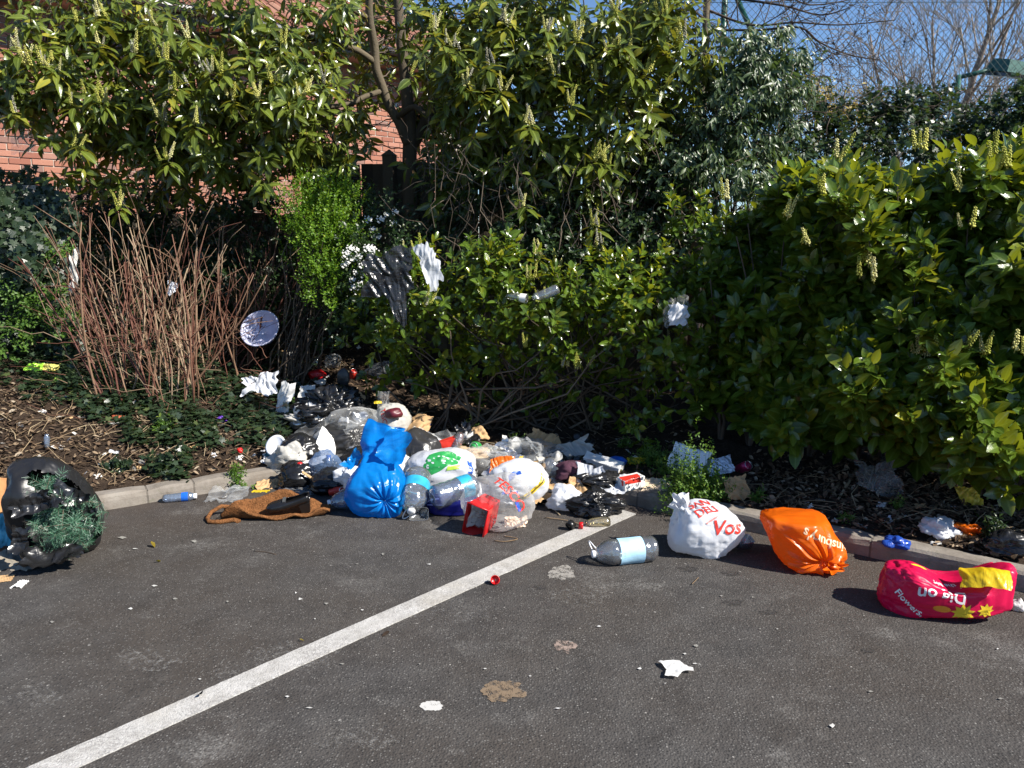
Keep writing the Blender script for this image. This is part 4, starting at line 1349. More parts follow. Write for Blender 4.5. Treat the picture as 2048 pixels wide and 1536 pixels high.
c0 = at(735, 520, 6.2)
vib = empty('white_flowering_shrub', (c0.x, c0.y, gh(c0.x, c0.y)), 0, 'dark shrub dotted with small white flower clusters', 'shrub')
P, O = blob_pts([(720, 490, 40, 6.2, .2, 60), (740, 540, 45, 6.1, .2, 70), (780, 480, 45, 6.3, .2, 50), (770, 430, 40, 6.4, .2, 40), (710, 570, 35, 6.1, .2, 40), (780, 600, 40, 6.1, .2, 40), (740, 420, 35, 6.6, .2, 30), (680, 620, 50, 6.2, .25, 60), (740, 640, 50, 6.1, .25, 60), (640, 660, 45, 6.4, .25, 40)])
D = O * .5 + np.array([.1, -.3, .5])
a_, b_, c_, d_ = shoots(P, D, .12, 9, .045, 60, .1)
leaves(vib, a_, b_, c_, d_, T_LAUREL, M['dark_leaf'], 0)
A = Acc()
for i in range(22):
    a = random.uniform(0, 6.28); rr_ = random.uniform(0, .027); c = Vector((rr_ * cos(a), rr_ * sin(a), .02 - rr_ * .35)); s = random.uniform(.006, .009)
    A.add([c + Vector(v) * s for v in ((1, 0, 0), (0, 1, 0), (-1, 0, 0), (0, -1, 0), (0, 0, .8))], [(0, 1, 4), (1, 2, 4), (2, 3, 4), (3, 0, 4)])
fl_me = mesh_py('flower_cluster', A.v, A.f, True); fl_me.materials.append(M['white_flower'])
inv = Matrix.Translation(-Vector(vib.location))
for px, py in [(692, 508), (700, 498), (735, 497), (742, 497), (706, 575), (722, 568), (730, 570), (705, 560), (712, 545), (725, 530), (690, 530), (718, 515), (740, 520), (750, 505), (700, 520), (760, 440), (772, 430), (785, 448), (755, 475), (735, 440), (790, 425), (745, 460), (715, 585), (712, 500), (728, 550)]:
    o = bpy.data.objects.new('flower_cluster', fl_me); COL.objects.link(o); o.parent = vib; o.matrix_parent_inverse = inv
    v = Vector((random.gauss(.1, .2), -.9, .5)); Yf = 5.9 if py > 490 else 6.15
    o.matrix_basis = Matrix.Translation(at(px, py, Yf)) @ v.to_track_quat('Z', 'Y').to_matrix().to_4x4() @ Matrix.Scale(random.uniform(.8, 1.2), 4)

# ------------------------------------------------------------------ bare red-stemmed shrub
bc = ong(340, 800)
cane = empty('bare_stem_shrub', bc, 0, 'leafless shrub of many red-brown stems on the littered bank', 'shrub')
rng = random.Random(4)
for i in range(135):
    u = rng.random()
    bx = 175 + 330 * u + rng.gauss(0, 18); by = rng.uniform(690, 800) + (20 if 200 < bx < 420 else -25)
    b = ong(bx, by); b.z -= .03
    tx = bx + (bx - 360) * .50 + rng.gauss(-25, 55); ty = rng.uniform(385, 560) + abs(tx - 330) * .13
    if rng.random() < .25: ty += rng.uniform(60, 170)
    if i < 5: bx, tx, ty = 490 + 6 * i, 545 + rng.uniform(-60, 15), rng.uniform(470, 600); b = ong(490 + 5 * i, 735)
    t = at(tx, ty, b.y + rng.uniform(-.12, .25))
    n_ = 8; L = (t - b).length
    bow = Vector((rng.gauss(0, .05), rng.gauss(0, .05), 0)) * L
    pts = []
    for k in range(n_ + 1):
        w = k / n_
        pts.append(b.lerp(t, w) + bow * sin(pi * w) + Vector((noise.noise((w * 5, i, 1)), noise.noise((w * 5, i, 4)), 0)) * .018)
    r0 = rng.choice((.0045, .006, .0075, .009)) * (1.0 if L > .6 else .8)
    A = Acc(); A.tube(pts, [r0 * (1 - .6 * k / n_) for k in range(n_ + 1)], 6)
    for k in range(rng.randint(2, 6)):
        w = rng.uniform(.3, .97) * n_; j = min(n_ - 1, int(w)); q = pts[j].lerp(pts[j + 1], w - j)
        d = ((pts[j + 1] - pts[j]).normalized() + Vector((rng.gauss(0, .7), rng.gauss(0, .5), rng.gauss(.1, .4)))).normalized()
        l2 = rng.uniform(.08, .34)
        A.tube([q, q + d * l2 * .5 + Vector((0, 0, .01)), q + d * l2 + Vector((rng.gauss(0, .02), 0, rng.gauss(.02, .03)))], [r0 * .42, r0 * .32, .0012], 4)
    A.build('stem', M['cane'], cane, sm=True, world_space=True)
# fine crossing twigs and fallen canes among the stems
paths = []
for i in range(170):
    a = ong(rng.uniform(130, 540), rng.uniform(640, 850)); a.z += rng.uniform(.0, .55)
    an = rng.uniform(-1.6, 1.6)
    b = a + Vector((sin(an), rng.uniform(-.2, .2), abs(cos(an)) * rng.uniform(.1, 1.0))) * rng.uniform(.15, .55)
    paths.append((wander(a, b, 4, .12), [.0028, .0026, .0022, .0018, .0012]))
twigs_mesh('fine_twigs', paths, M['cane'], cane, 4)
# brown dead twigs to the right of it
c0 = at(520, 470, 6.8)
P, O = blob_pts([(520, 420, 35, 6.9, .15, 30), (545, 450, 35, 6.9, .15, 26), (500, 460, 30, 6.8, .15, 20)])
dead = empty('dead_shrub', (c0.x, c0.y, gh(c0.x, c0.y)), 0, 'small dead shrub with brown leaves behind the bare stems', 'shrub')
a_, b_, c_, d_ = shoots(P, O + np.array([0, 0, .4]), .1, 7, .03, 60, .2)
leaves(dead, a_, b_, c_, d_, T_SMALL, rndmat('dead_leaf', [(0, (.05, .028, .016)), (1, (.13, .075, .04))], .9, .3, 60, .2), 0)
twigs_mesh('twigs', [(wander(Vector(dead.location), p, 5, .08), [.006, .005, .004, .003, .002, .0015]) for p in P[::3]], M['twig'], dead, 4)

# ------------------------------------------------------------------ ground cover on the bed
def px_scatter(polys, n):
    """points on the bank under pixel polygons' boxes (x0,y0,x1,y1,weight)"""
    out = []
    w = np.array([p[4] for p in polys], float); w /= w.sum()
    for i in RNG.choice(len(polys), n, p=w):
        x0_, y0_, x1_, y1_, _ = polys[i]
        out.append((RNG.uniform(x0_, x1_), RNG.uniform(y0_, y1_)))
    return out


def ground_pts(pix):
    """fast version of ong() for many pixels"""
    pix = np.asarray(pix, float)
    dirs = np.array([ray(a, b)[:] for a, b in pix])
    t_lo = np.full(len(pix), 2.0); hit = np.full(len(pix), 14.0); done = np.zeros(len(pix), bool)
    for Y in np.arange(2.0, 14, .04):
        P = np.array(EYE)[None] + dirs * (Y / dirs[:, 1])[:, None]
        b = (P[:, 2] < ground_h(P[:, 0], P[:, 1])) & ~done
        hit[b] = Y; done |= b
        if done.all(): break
    P = np.array(EYE)[None] + dirs * (hit / dirs[:, 1])[:, None]
    P[:, 2] = ground_h(P[:, 0], P[:, 1])
    return P[done]


GROUND_N = np.array([0, -.18, 1.0])
# ivy carpet
P = ground_pts(px_scatter([(150, 620, 560, 720, 2), (130, 690, 560, 800, 5), (170, 780, 600, 850, 5), (250, 840, 580, 900, 3), (0, 680, 200, 780, 2.2), (300, 900, 380, 965, .7), (560, 790, 620, 880, .5), (40, 740, 250, 820, 1.2), (480, 690, 640, 800, .6)], 8200))
P = P + RNG.normal(0, .03, P.shape) * np.array([1, 1, 0]); P[:, 2] = ground_h(P[:, 0], P[:, 1])
cl = np.sin(P[:, 0] * 9) * np.sin(P[:, 1] * 8 + 1) + .6 * np.sin(P[:, 0] * 23 + P[:, 1] * 17)
keep = cl > -.75 + RNG.normal(0, .3, len(P)); P = P[keep]; cl = cl[keep]
P[:, 2] += .012 + np.abs(RNG.normal(0, .03, len(P))) + .03 * np.clip(cl, 0, 1)
D = RNG.normal(0, 1, P.shape) * np.array([1, 1, .25]) + np.array([0, -.3, -.05])
o = merged('ivy_ground_cover', P, D, GROUND_N + RNG.normal(0, .32, P.shape), RNG.uniform(.028, .058, len(P)), T_IVY, M['ivy'], None)
tag(o, 'dark ivy creeping over the bank under the bare stems', 'ivy')

# fallen leaves and bark chips
M['litter'] = rndmat('leaf_litter', [(0, (.045, .029, .019)), (.4, (.11, .07, .044)), (.75, (.20, .135, .08)), (.93, (.31, .23, .15)), (1, (.42, .35, .26))], .9, .5, 70, .1)
P = ground_pts(px_scatter([(0, 760, 560, 990, 4), (600, 690, 1400, 960, 4), (1300, 940, 2048, 1080, 5), (1500, 900, 2048, 1000, 2), (1850, 1020, 2048, 1130, 1.2), (560, 640, 760, 800, 1.6), (-100, 700, 40, 960, 1)], 11500))
kd = kerb_dist(P[:, 0], P[:, 1]); P = P[kd > .13]
P[:, 2] += .004 + RNG.random(len(P)) * .012
D = RNG.normal(0, 1, P.shape) * np.array([1, 1, .2])
o = merged('leaf_litter', P, D, GROUND_N + RNG.normal(0, .4, P.shape), RNG.uniform(.014, .05, len(P)), T_DRY, M['litter'], None, RNG.uniform(.4, 1.3, len(P)))
tag(o, 'dry brown leaf litter and bark chips covering the planting bed', 'leaf litter')
# straw and thin twigs lying about
M['straw'] = rndmat('dry_stalk', [(0, (.14, .09, .05)), (.5, (.30, .21, .12)), (1, (.46, .36, .22))], .8, .3, 60)
pts = ground_pts(px_scatter([(0, 740, 600, 980, 5), (600, 800, 1350, 930, 2), (1400, 960, 2048, 1090, 2.5), (480, 680, 700, 800, 1.3)], 900))
paths = []
for p in pts:
    if kerb_dist(p[0], p[1])[0] < .14: continue
    a = random.uniform(0, pi); L = random.choice((.05, .08, .12, .2, .3)) * random.uniform(.7, 1.2)
    q0 = Vector(p); q1 = Vector((p[0] + cos(a) * L, p[1] + sin(a) * L * .7, 0))
    if kerb_dist(q1.x, q1.y)[0] < .14: continue
    q1.z = gh(q1.x, q1.y) + random.uniform(.005, .05); q0.z += .008; m_ = q0.lerp(q1, .5) + Vector((random.gauss(0, .1) * L, 0, random.uniform(0, .08) * L)); m_.z = max(m_.z, gh(m_.x, m_.y) + .006)
    r_ = random.uniform(.0012, .0028); paths.append(([q0, m_, q1], [r_, r_, r_ * .6]))
o = twigs_mesh('dry_stalks', paths, M['straw'], None, 4); tag(o, 'straw-coloured dry stalks strewn across the planting bed', 'dry stalks')

# weeds growing at the kerb and in the litter
def weed(px, py, wpx, hpx, n, label, L=.022, mat='weed', name='weed_clump', tpl=T_LAUREL, Yoff=0.0, group=None):
    b = ong(px, py); w = wpx / F * b.y; h = hpx / F * b.y
    t = empty(name, b, 0, label, 'weeds', group)
    P = np.stack([RNG.normal(0, .42, n) * w / 1.6, RNG.normal(0, .42, n) * w / 2.2, np.abs(RNG.normal(0, .55, n)) * h], -1)
    fall = np.exp(-(P[:, 0] ** 2 + P[:, 1] ** 2) / (w * w * .5)); P[:, 2] *= fall
    P = P + np.array(b); P[:, 2] = np.maximum(P[:, 2] - b.z + ground_h(P[:, 0], P[:, 1]), .01)
    D = RNG.normal(0, .5, P.shape) + np.array([0, -.1, .6])
    a_, b_, c_, d_ = shoots(P, D, .03, 5, L, 65, 0)
    merged('leaves', a_, b_, c_, d_, tpl, M[mat], t)
    twigs_mesh('stalks', [(wander(Vector((p[0] * .6 + b.x * .4, p[1] * .6 + b.y * .4, gh(p[0], p[1]) - .01)), p, 2, .05), [.0014, .0012, .001]) for p in P[::2]], M[mat], t, 3)
    return t


weed(1388, 1000, 130, 100, 560, 'lush green weed clump growing over the kerb beside the white and red carrier bag')
weed(1300, 930, 70, 44, 150, 'green weed patch behind the blue and white packet')
weed(1345, 950, 80, 40, 150, 'green weeds around the crumpled white foam sheet')
weed(475, 958, 30, 32, 70, 'small green weed sprouting from the kerb joint near the pile')
weed(940, 888, 44, 34, 90, 'small weed tuft behind the drinks can end')
weed(1040, 892, 60, 22, 60, 'straggly weeds along the back of the rubbish pile', .016)
weed(1250, 895, 30, 20, 34, 'pale weed tuft below the shaded laurel, beside the clear tray')
weed(1515, 1005, 20, 22, 36, 'yellowish grass tuft on the bed behind the orange bag', .03, 'weed', 'grass_tuft', T_DROOP)
weed(1690, 1045, 30, 14, 40, 'low moss and weeds on the kerb back beside the orange bag', .014)
weed(1795, 1020, 20, 18, 26, 'little green seedling among the bark chips')
weed(590, 835, 22, 22, 44, 'little green weed between ivy and the white paper strips')
weed(330, 870, 34, 22, 90, 'fresh light-green leafy weed at the foot of the ivy', .03)
weed(20, 700, 40, 26, 60, 'yellow-green weeds at the foot of the ivy mound', .03)
weed(330, 950, 34, 30, 90, 'clump of dark ivy on the soil just behind the kerb', .04, 'ivy', 'ivy_clump', T_IVY)
weed(240, 940, 40, 16, 60, 'thin dark ivy runner on the soil behind the torn black bag', .034, 'ivy', 'ivy_clump', T_IVY)
weed(1985, 1085, 36, 50, 60, 'dark dying leafy plant by the crumpled red and black bag', .035, 'dark_leaf', 'withered_plant', T_DROOP)

# ================================================================== THE RUBBISH
M['black_bag'] = film('black_bag_film', (.014, .014, .015), .27, .9, 16, .04, spec=.55)
M['grey_bag'] = film('dark_grey_bag_film', (.035, .034, .034), .30, .9, 20, .1, spec=.5)
M['blue_bag'] = film('blue_bag_film', (.004, .24, .70), .22, .9, 13, .35, (.02, .48, 1.0), .5, .3)
M['navy_bag'] = film('navy_bag_film', (.010, .012, .16), .26, .6, 11, .15, (.03, .04, .4))
M['orange_bag'] = film('orange_bag_film', (.86, .17, .008), .28, .6, 10, .35, (1.0, .26, .01), .45, .15)
M['pink_bag'] = film('pink_bag_film', (.66, .008, .075), .34, .5, 9, .18, (.9, .02, .12), .4, .12)
M['white_bag'] = film('white_bag_film', (.76, .78, .82), .34, .7, 14, .3, (.85, .87, .92), .4, .12)
M['cream_bag'] = film('cream_bag_film', (.62, .60, .55), .34, .8, 16, .3, (.7, .68, .6), .4, .2)
M['green_bag'] = film('green_bag_film', (.02, .30, .06), .3, .6, 14, .25, (.1, .6, .1))
M['clear_bag'] = film('clear_bag_film', (.88, .88, .86), .14, 1.0, 16, .4, None, .8, .15, alpha=.10)
M['clear_grey'] = film('grey_film', (.80, .82, .83), .14, 1.0, 20, .4, None, .8, .2, alpha=.14)
M['blue_film'] = film('pale_blue_film', (.25, .38, .62), .2, 1.0, 18, .4, None, .6, .4, alpha=.38)
M['torn_black'] = film('torn_black_film', (.028, .028, .031), .22, 1.0, 24, .2, (.10, .10, .11), .7, .3, alpha=.90)
M['foil'] = plain('crumpled_foil', (.62, .64, .68), .3, .3, 20, .9, 30, metal=.8, bdist=.01)
M['paper'] = plain('white_paper', (.74, .73, .70), .8, .14, 25, .4, 40, transl=.25)
M['card'] = plain('brown_card', (.46, .29, .14), .85, .25, 16, .3, 60)
M['carton'] = plain('white_carton', (.72, .71, .68), .6, .12, 18, .2, 50)
M['red_plastic'] = plain('red_plastic', (.58, .012, .014), .3, .2, 20, .2, 40, transl=.1)
M['red_print'] = plain('red_print', (.60, .035, .02), .45, .15, 20)
M['pink_print'] = plain('faded_red_print', (.72, .28, .25), .5, .2, 20)
M['white_print'] = plain('white_print', (.82, .80, .78), .45, .1, 20)
M['pale_orange'] = plain('pale_orange_print', (.92, .62, .38), .45, .1, 20)
M['yellow_print'] = plain('yellow_print', (.85, .58, .03), .45, .15, 20)
M['orange_print'] = plain('orange_print', (.85, .30, .03), .45, .2, 20)
M['blue_print'] = plain('blue_print', (.02, .09, .42), .45, .2, 20)
M['black_print'] = plain('black_print', (.02, .02, .02), .5, .1, 20)
M['lilac_print'] = plain('lilac_print', (.42, .40, .75), .45, .1, 20)
M['green_print'] = plain('green_print', (.02, .26, .06), .45, .2, 20)
M['lime_print'] = plain('lime_print', (.40, .65, .06), .45, .2, 20)
M['yellow_pack'] = film('yellow_pack_film', (.80, .58, .02), .3, .8, 22, .25)
M['blue_plastic'] = plain('blue_plastic', (.015, .12, .55), .3, .2, 20, .2, 40)
M['aqua_label'] = plain('aqua_label', (.03, .33, .52), .35, .25, 18, .3, 30)
M['sky_label'] = plain('pale_blue_label', (.42, .68, .84), .35, .25, 14, .3, 30)
M['clear'] = clear('clear_plastic')
M['clear_green'] = clear('green_tinted_plastic', (.70, .88, .82))
M['clear_amber'] = clear('amber_tinted_plastic', (.80, .72, .50))
M['clear_blue'] = clear('blue_tinted_plastic', (.62, .74, .92), base=.2)
M['clear_brown'] = clear('brown_glass', (.42, .26, .16))
M['white_plastic'] = plain('white_plastic', (.80, .80, .80), .35, .08, 20, .1, 40)
M['foam'] = plain('white_foam', (.80, .81, .83), .7, .08, 20, .3, 120)
M['lilac_plastic'] = plain('lilac_plastic', (.62, .63, .80), .35, .08, 14, .05, 40, transl=.22, tcol=(.5, .52, .85))
M['fleece'] = plain('brown_fleece', (.22, .095, .036), .95, .45, 60, 1.0, 140, spec=.1, bdist=.012)
M['leather'] = plain('black_leather', (.012, .012, .013), .22, .2, 20, .15, 60)
M['black_plastic'] = plain('black_plastic', (.012, .012, .012), .3, .2, 20)
M['cloth'] = plain('beige_cloth', (.30, .26, .20), .95, .3, 20, .8, 90)
M['food'] = rndmat('food_scraps', [(0, (.30, .16, .09)), (.5, (.55, .40, .25)), (1, (.72, .62, .48))], .8, .6, 50)
M['tin'] = plain('bare_tin', (.65, .66, .67), .25, .2, 20, .1, 40, metal=.9)


def blob_mesh(name, size, seed, crease=.08, freq=2.3, nu=48, nv=30, boxy=1.0, flat=.25, pole=(0, 0, 1), pleat=0.0, npl=12, lumps=.14, warp=None, hole=None, facet=.75, planes=30, pspan=.72):
    rg = random.Random(int(seed * 977)); PL = []
    for _ in range(planes):
        v = Vector((rg.gauss(0, 1), rg.gauss(0, 1), rg.gauss(0, 1))).normalized(); PL.append(v / rg.uniform(.80, 1.04))
    PLA = np.array([v[:] for v in PL])
    q = Vector(pole).normalized().to_track_quat('Z', 'Y')
    sd = Vector((seed * 3.17, seed * 1.31, seed * 2.23))
    V = []; hx = Vector(size) / 2
    def pt(th, ph):
        l = Vector((sin(th) * cos(ph), sin(th) * sin(ph), cos(th)))
        n = q @ l
        b = Vector([math.copysign(abs(n[k]) ** boxy, n[k]) * hx[k] for k in range(3)])
        r = 1 + lumps * noise.noise(n * 1.3 + sd)
        dots = np.maximum(PLA @ np.array(n[:]), 0)
        rf = min(1.12, float((dots ** 22).sum() ** (-1 / 22)))
        ff = facet * (1 - math.exp(-(th / .6) ** 2) if pleat else 1)
        r *= 1 + (rf * 1.02 - 1) * ff
        r1 = 1 - abs(noise.noise(n * freq + sd)) * 2
        r2 = 1 - abs(noise.noise(n * freq * 2.3 + sd * 1.7)) * 2
        r3 = 1 - abs(noise.noise(n * freq * 4.9 + sd * .7)) * 2
        r += crease * (r1 * .6 + r2 * .4 + r3 * .25 - .3)
        if pleat:
            fall = math.exp(-(th / pspan) ** 2)
            r += pleat * fall * (.7 * sin(npl * ph + 2.5 * noise.noise((ph * .6, seed, th))) + .5 * sin((npl * 1.9) * ph + seed)) * min(1, th * 3)
            r -= pleat * 1.9 * math.exp(-(th / .22) ** 2)
        p = b * r
        z0 = -hx.z * (1 - flat)
        if p.z < z0: p.z = z0 + (p.z - z0) * .12
        if warp: p = warp(p)
        return p
    V.append(pt(1e-4, 0)); 
    for j in range(1, nv):
        for i in range(nu):
            V.append(pt(pi * j / nv, 2 * pi * i / nu))
    V.append(pt(pi - 1e-4, 0))
    Fs = [(0, 1 + i, 1 + (i + 1) % nu) for i in range(nu)]
    for j in range(nv - 2):
        for i in range(nu):
            a, b_ = 1 + j * nu + i, 1 + j * nu + (i + 1) % nu
            Fs.append((a, a + nu, b_ + nu, b_))
    e = len(V) - 1
    Fs += [(e, 1 + (nv - 2) * nu + (i + 1) % nu, 1 + (nv - 2) * nu + i) for i in range(nu)]
    zmin = min(v.z for v in V)
    V = [v - Vector((0, 0, zmin)) for v in V]
    if hole:
        Fs = [f for f in Fs if not hole(sum((V[k] for k in f), Vector()) / len(f))]
    return mesh_py(name, V, Fs, True)


def loc_of(px, py, Y=None):
    if Y is None: return ong(px, py)
    p = at(px, py, Y)
    return p if p.z > gh(p.x, p.y) - .01 else ong(px, py)


def blob_item(name, label, cat, px, py, w, h, mat, Y=None, dep=.85, seed=1, rz=0.0, tilt=(0, 0), group=None, sink=0.0, **kw):
    """a bag or crumpled thing w by h pixels in the photo, standing on the pixel (px, py)"""
    p = loc_of(px, py, Y); s = p.y / F
    if Y is not None: w, h = w * 1.14, h * 1.12
    if kw.get('crease', 0) > .2:
        kw.setdefault('lumps', .6); kw.setdefault('planes', 18)
    me = blob_mesh(name, (w * s, w * s * dep, h * s * .93), seed, **kw)
    o = link(name, me, M[mat] if isinstance(mat, str) else mat)
    # the base pixel is the near lower edge: set the centre half its depth behind
    o.location = p + Vector((0, w * s * dep * .36 if Y is None else 0, -sink))
    if Y is None: o.location.z = gh(o.location.x, o.location.y) - sink
    o.rotation_euler = (tilt[0], tilt[1], rz)
    return tag(o, label, cat, group)


def ruffle(name, mat, parent, loc, direction, r0, r1, L, seed, npl=9, nu=56, nv=12, amp=.35, world_space=True, flat=1.0):
    q = Vector(direction).normalized().to_track_quat('Z', 'Y'); V, Fs = [], []
    for j in range(nv + 1):
        t = j / nv
        for i in range(nu):
            a = 2 * pi * i / nu
            w = sin(npl * a + seed + 1.5 * noise.noise((a, seed, 0))) * amp * t
            r = (r0 + (r1 - r0) * t ** .8) * (1 + w)
            z = L * t * (1 + .22 * sin(3 * a + seed) * t + .1 * noise.noise((cos(a) * 2, sin(a) * 2, seed + t * 2)))
            V.append(Vector(loc) + q @ Vector((r * cos(a), r * sin(a) * flat, z)))
    for j in range(nv):
        for i in range(nu):
            i2 = (i + 1) % nu
            Fs.append((j * nu + i, j * nu + i2, (j + 1) * nu + i2, (j + 1) * nu + i))
    o = link(name, mesh_py(name, V, Fs, True), mat, parent, world_space=False)
    if parent is not None:
        o.matrix_parent_inverse = parent.matrix_basis.inverted()
    return o


def sheet_mesh(name, w, h, seed, amp=.15, freq=6, nx=34, ny=28, curl=0.0, rag=.18, fold=0.0):
    """crumpled sheet in its XY plane"""
    V, Fs, keep = [], [], []
    m = max(w, h)
    for j in range(ny + 1):
        for i in range(nx + 1):
            u, v = i / nx - .5, j / ny - .5
            th_ = atan2(v, u); ct, st_ = cos(th_), sin(th_)
            e = 1 + rag * (1.3 * noise.noise((ct * 1.1, st_ * 1.1, seed)) + .6 * noise.noise((ct * 3.7, st_ * 3.7, seed + 3)) + .2 * noise.noise((ct * 9, st_ * 9, seed + 7))) * min(1, 2 * max(abs(u), abs(v)))
            x, y = u * w * e, v * h * e
            f = freq / m
            xr, yr = x * .8 + y * .6 * sin(seed), y * .8 - x * .6 * sin(seed)
            z = (1 - 2 * abs(noise.noise((xr * f * 1.3, yr * f * .45, seed)))) * amp * m * .55 + (1 - 2 * abs(noise.noise((xr * f * 2.6, yr * f * .8, seed + 5)))) * amp * m * .25 + noise.noise((x * f * .5, y * f * .5, seed + 2)) * amp * m * .6
            z += curl * m * (u * u * 2 + v * v) + fold * m * abs(u + .1 * noise.noise((v * 3, seed, 1)))
            V.append((x + noise.noise((x * f, y * f, seed + 9)) * amp * m * .25, y + noise.noise((x * f, y * f, seed + 19)) * amp * m * .25, z))
    for j in range(ny):
        for i in range(nx):
            a = j * (nx + 1) + i
            Fs.append((a, a + 1, a + nx + 2, a + nx + 1))
    return mesh_py(name, V, Fs, True)


def sheet_item(name, label, cat, px, py, w, h, mat, Y=None, face=0.0, rz=0.0, roll=0.0, seed=1, group=None, lift=.0, **kw):
    """a sheet w by h pixels across; face: 0 lies flat, 1.57 stands facing the camera"""
    p = loc_of(px, py, Y); s = p.y / F
    vis = max(.30, sin(.36 + face)) if Y is None or face < .5 else 1.0
    kw['amp'] = kw.get('amp', .15) * .62
    me = sheet_mesh(name, w * s, h * s / vis, seed, **kw)
    R_ = Matrix.Rotation(rz, 4, 'Z') @ Matrix.Rotation(face, 4, 'X') @ Matrix.Rotation(roll, 4, 'Z')
    me.transform(R_)
    zs = [v.co.z for v in me.vertices]
    o = link(name, me, M[mat] if isinstance(mat, str) else mat)
    if Y is None:
        o.location = (p.x, p.y, gh(p.x, p.y) - min(zs) + .003 + lift) if face > .5 else (p.x, p.y, gh(p.x, p.y) - np.percentile(zs, 12) + .004 + lift)
    else:
        o.location = p
    return tag(o, label, cat, group)


def orient(o, axis, up=(0, 0, 1), roll=0.0):
    o.rotation_mode = 'QUATERNION'
    o.rotation_quaternion = Vector(axis).normalized().to_track_quat('Z', 'Y') @ Matrix.Rotation(roll, 3, 'Z').to_quaternion()


# ---------- print on bags: lettering and shapes laid on the surface
def bvh_of(o):
    bpy.context.view_layer.update()
    mw = o.matrix_world
    vs = [mw @ v.co for v in o.data.vertices]
    return BVHTree.FromPolygons(vs, [tuple(p.vertices) for p in o.data.polygons])


def text_shape(txt, size, shear=0.0):
    cu = bpy.data.curves.new('lettering', 'FONT'); cu.body = txt; cu.size = size; cu.align_x = 'CENTER'; cu.align_y = 'CENTER'; cu.shear = shear
    cu.offset = size * .018; cu.resolution_u = 3
    ob = bpy.data.objects.new('lettering', cu); COL.objects.link(ob)
    dg = bpy.context.evaluated_depsgraph_get(); dg.update()
    me = bpy.data.meshes.new_from_object(ob.evaluated_get(dg))
    bpy.data.objects.remove(ob); bpy.data.curves.remove(cu)
    return me


def poly_shape(pts):
    me = bpy.data.meshes.new('shape'); me.from_pydata([(x, y, 0) for x, y in pts], [], [tuple(range(len(pts)))]); me.update(); return me


def petals(n, r0, r1):
    return [((r1 if k % 2 else r0) * cos(pi * k / n), (r1 if k % 2 else r0) * sin(pi * k / n)) for k in range(2 * n)]


def decal(bag, me, px, py, mat, base_px=(1, 0), name='lettering', lift=.0014, arc=0.0, cut=.012):
    """lay a flat shape on the bag where the pixel's ray meets it, its baseline along the pixel direction base_px"""
    T = bvh_of(bag)
    hit, nrm, _, _ = T.ray_cast(EYE, ray(px, py).normalized())
    if hit is None:
        hit, nrm, _, _ = T.find_nearest(EYE + ray(px, py).normalized() * (Vector(bag.location) - EYE).length)
    ns = Vector()
    for a in (-14, 0, 14):
        for b in (-14, 0, 14):
            h2, n2, _, _ = T.ray_cast(EYE, ray(px + a, py + b).normalized())
            if h2 is not None: ns += n2 if n2.dot(EYE - h2) > 0 else -n2
    nrm = ns.normalized() if ns.length > .1 else nrm
    im = Vector((1, 0, 0)) * base_px[0] - UP * base_px[1]
    U = (im - nrm * im.dot(nrm)).normalized(); Vv = nrm.cross(U)
    bm = bmesh.new(); bm.from_mesh(me)
    bmesh.ops.triangulate(bm, faces=bm.faces[:])
    for _ in range(5):
        long = [e for e in bm.edges if e.calc_length() > cut]
        if not long: break
        bmesh.ops.subdivide_edges(bm, edges=long, cuts=1)
        bmesh.ops.triangulate(bm, faces=bm.faces[:])
    for v in bm.verts:
        x, y = v.co.x, v.co.y
        if arc: y += arc * x * x
        o_ = hit + U * x + Vv * y
        h2, n2, _, _ = T.ray_cast(o_ + nrm * .12, -nrm, .35)
        if h2 is None:
            h2, n2, _, _ = T.find_nearest(o_)
        v.co = h2 + nrm * lift
    out = bpy.data.meshes.new(name); bm.to_mesh(out); bm.free()
    bpy.data.meshes.remove(me)
    o = link(name, out, M[mat], bag)
    bpy.context.view_layer.update()
    o.matrix_parent_inverse = bag.matrix_world.inverted()
    return o


# ---------- bottles, cans, caps
def lathe_obj(name, prof, mat, parent=None, n=28, closed=True):
    A = Acc(); A.lathe(prof, n, closed)
    return A.build(name, M[mat] if isinstance(mat, str) else mat, parent, sm=True)


def dent(o, seed, amp, keep=None):
    for v in o.data.vertices:
        d = noise.noise(v.co * 14 + Vector((seed, 0, 0))) * amp
        r = Vector((v.co.x, v.co.y, 0))
        if r.length > 1e-4: v.co += r.normalized() * d


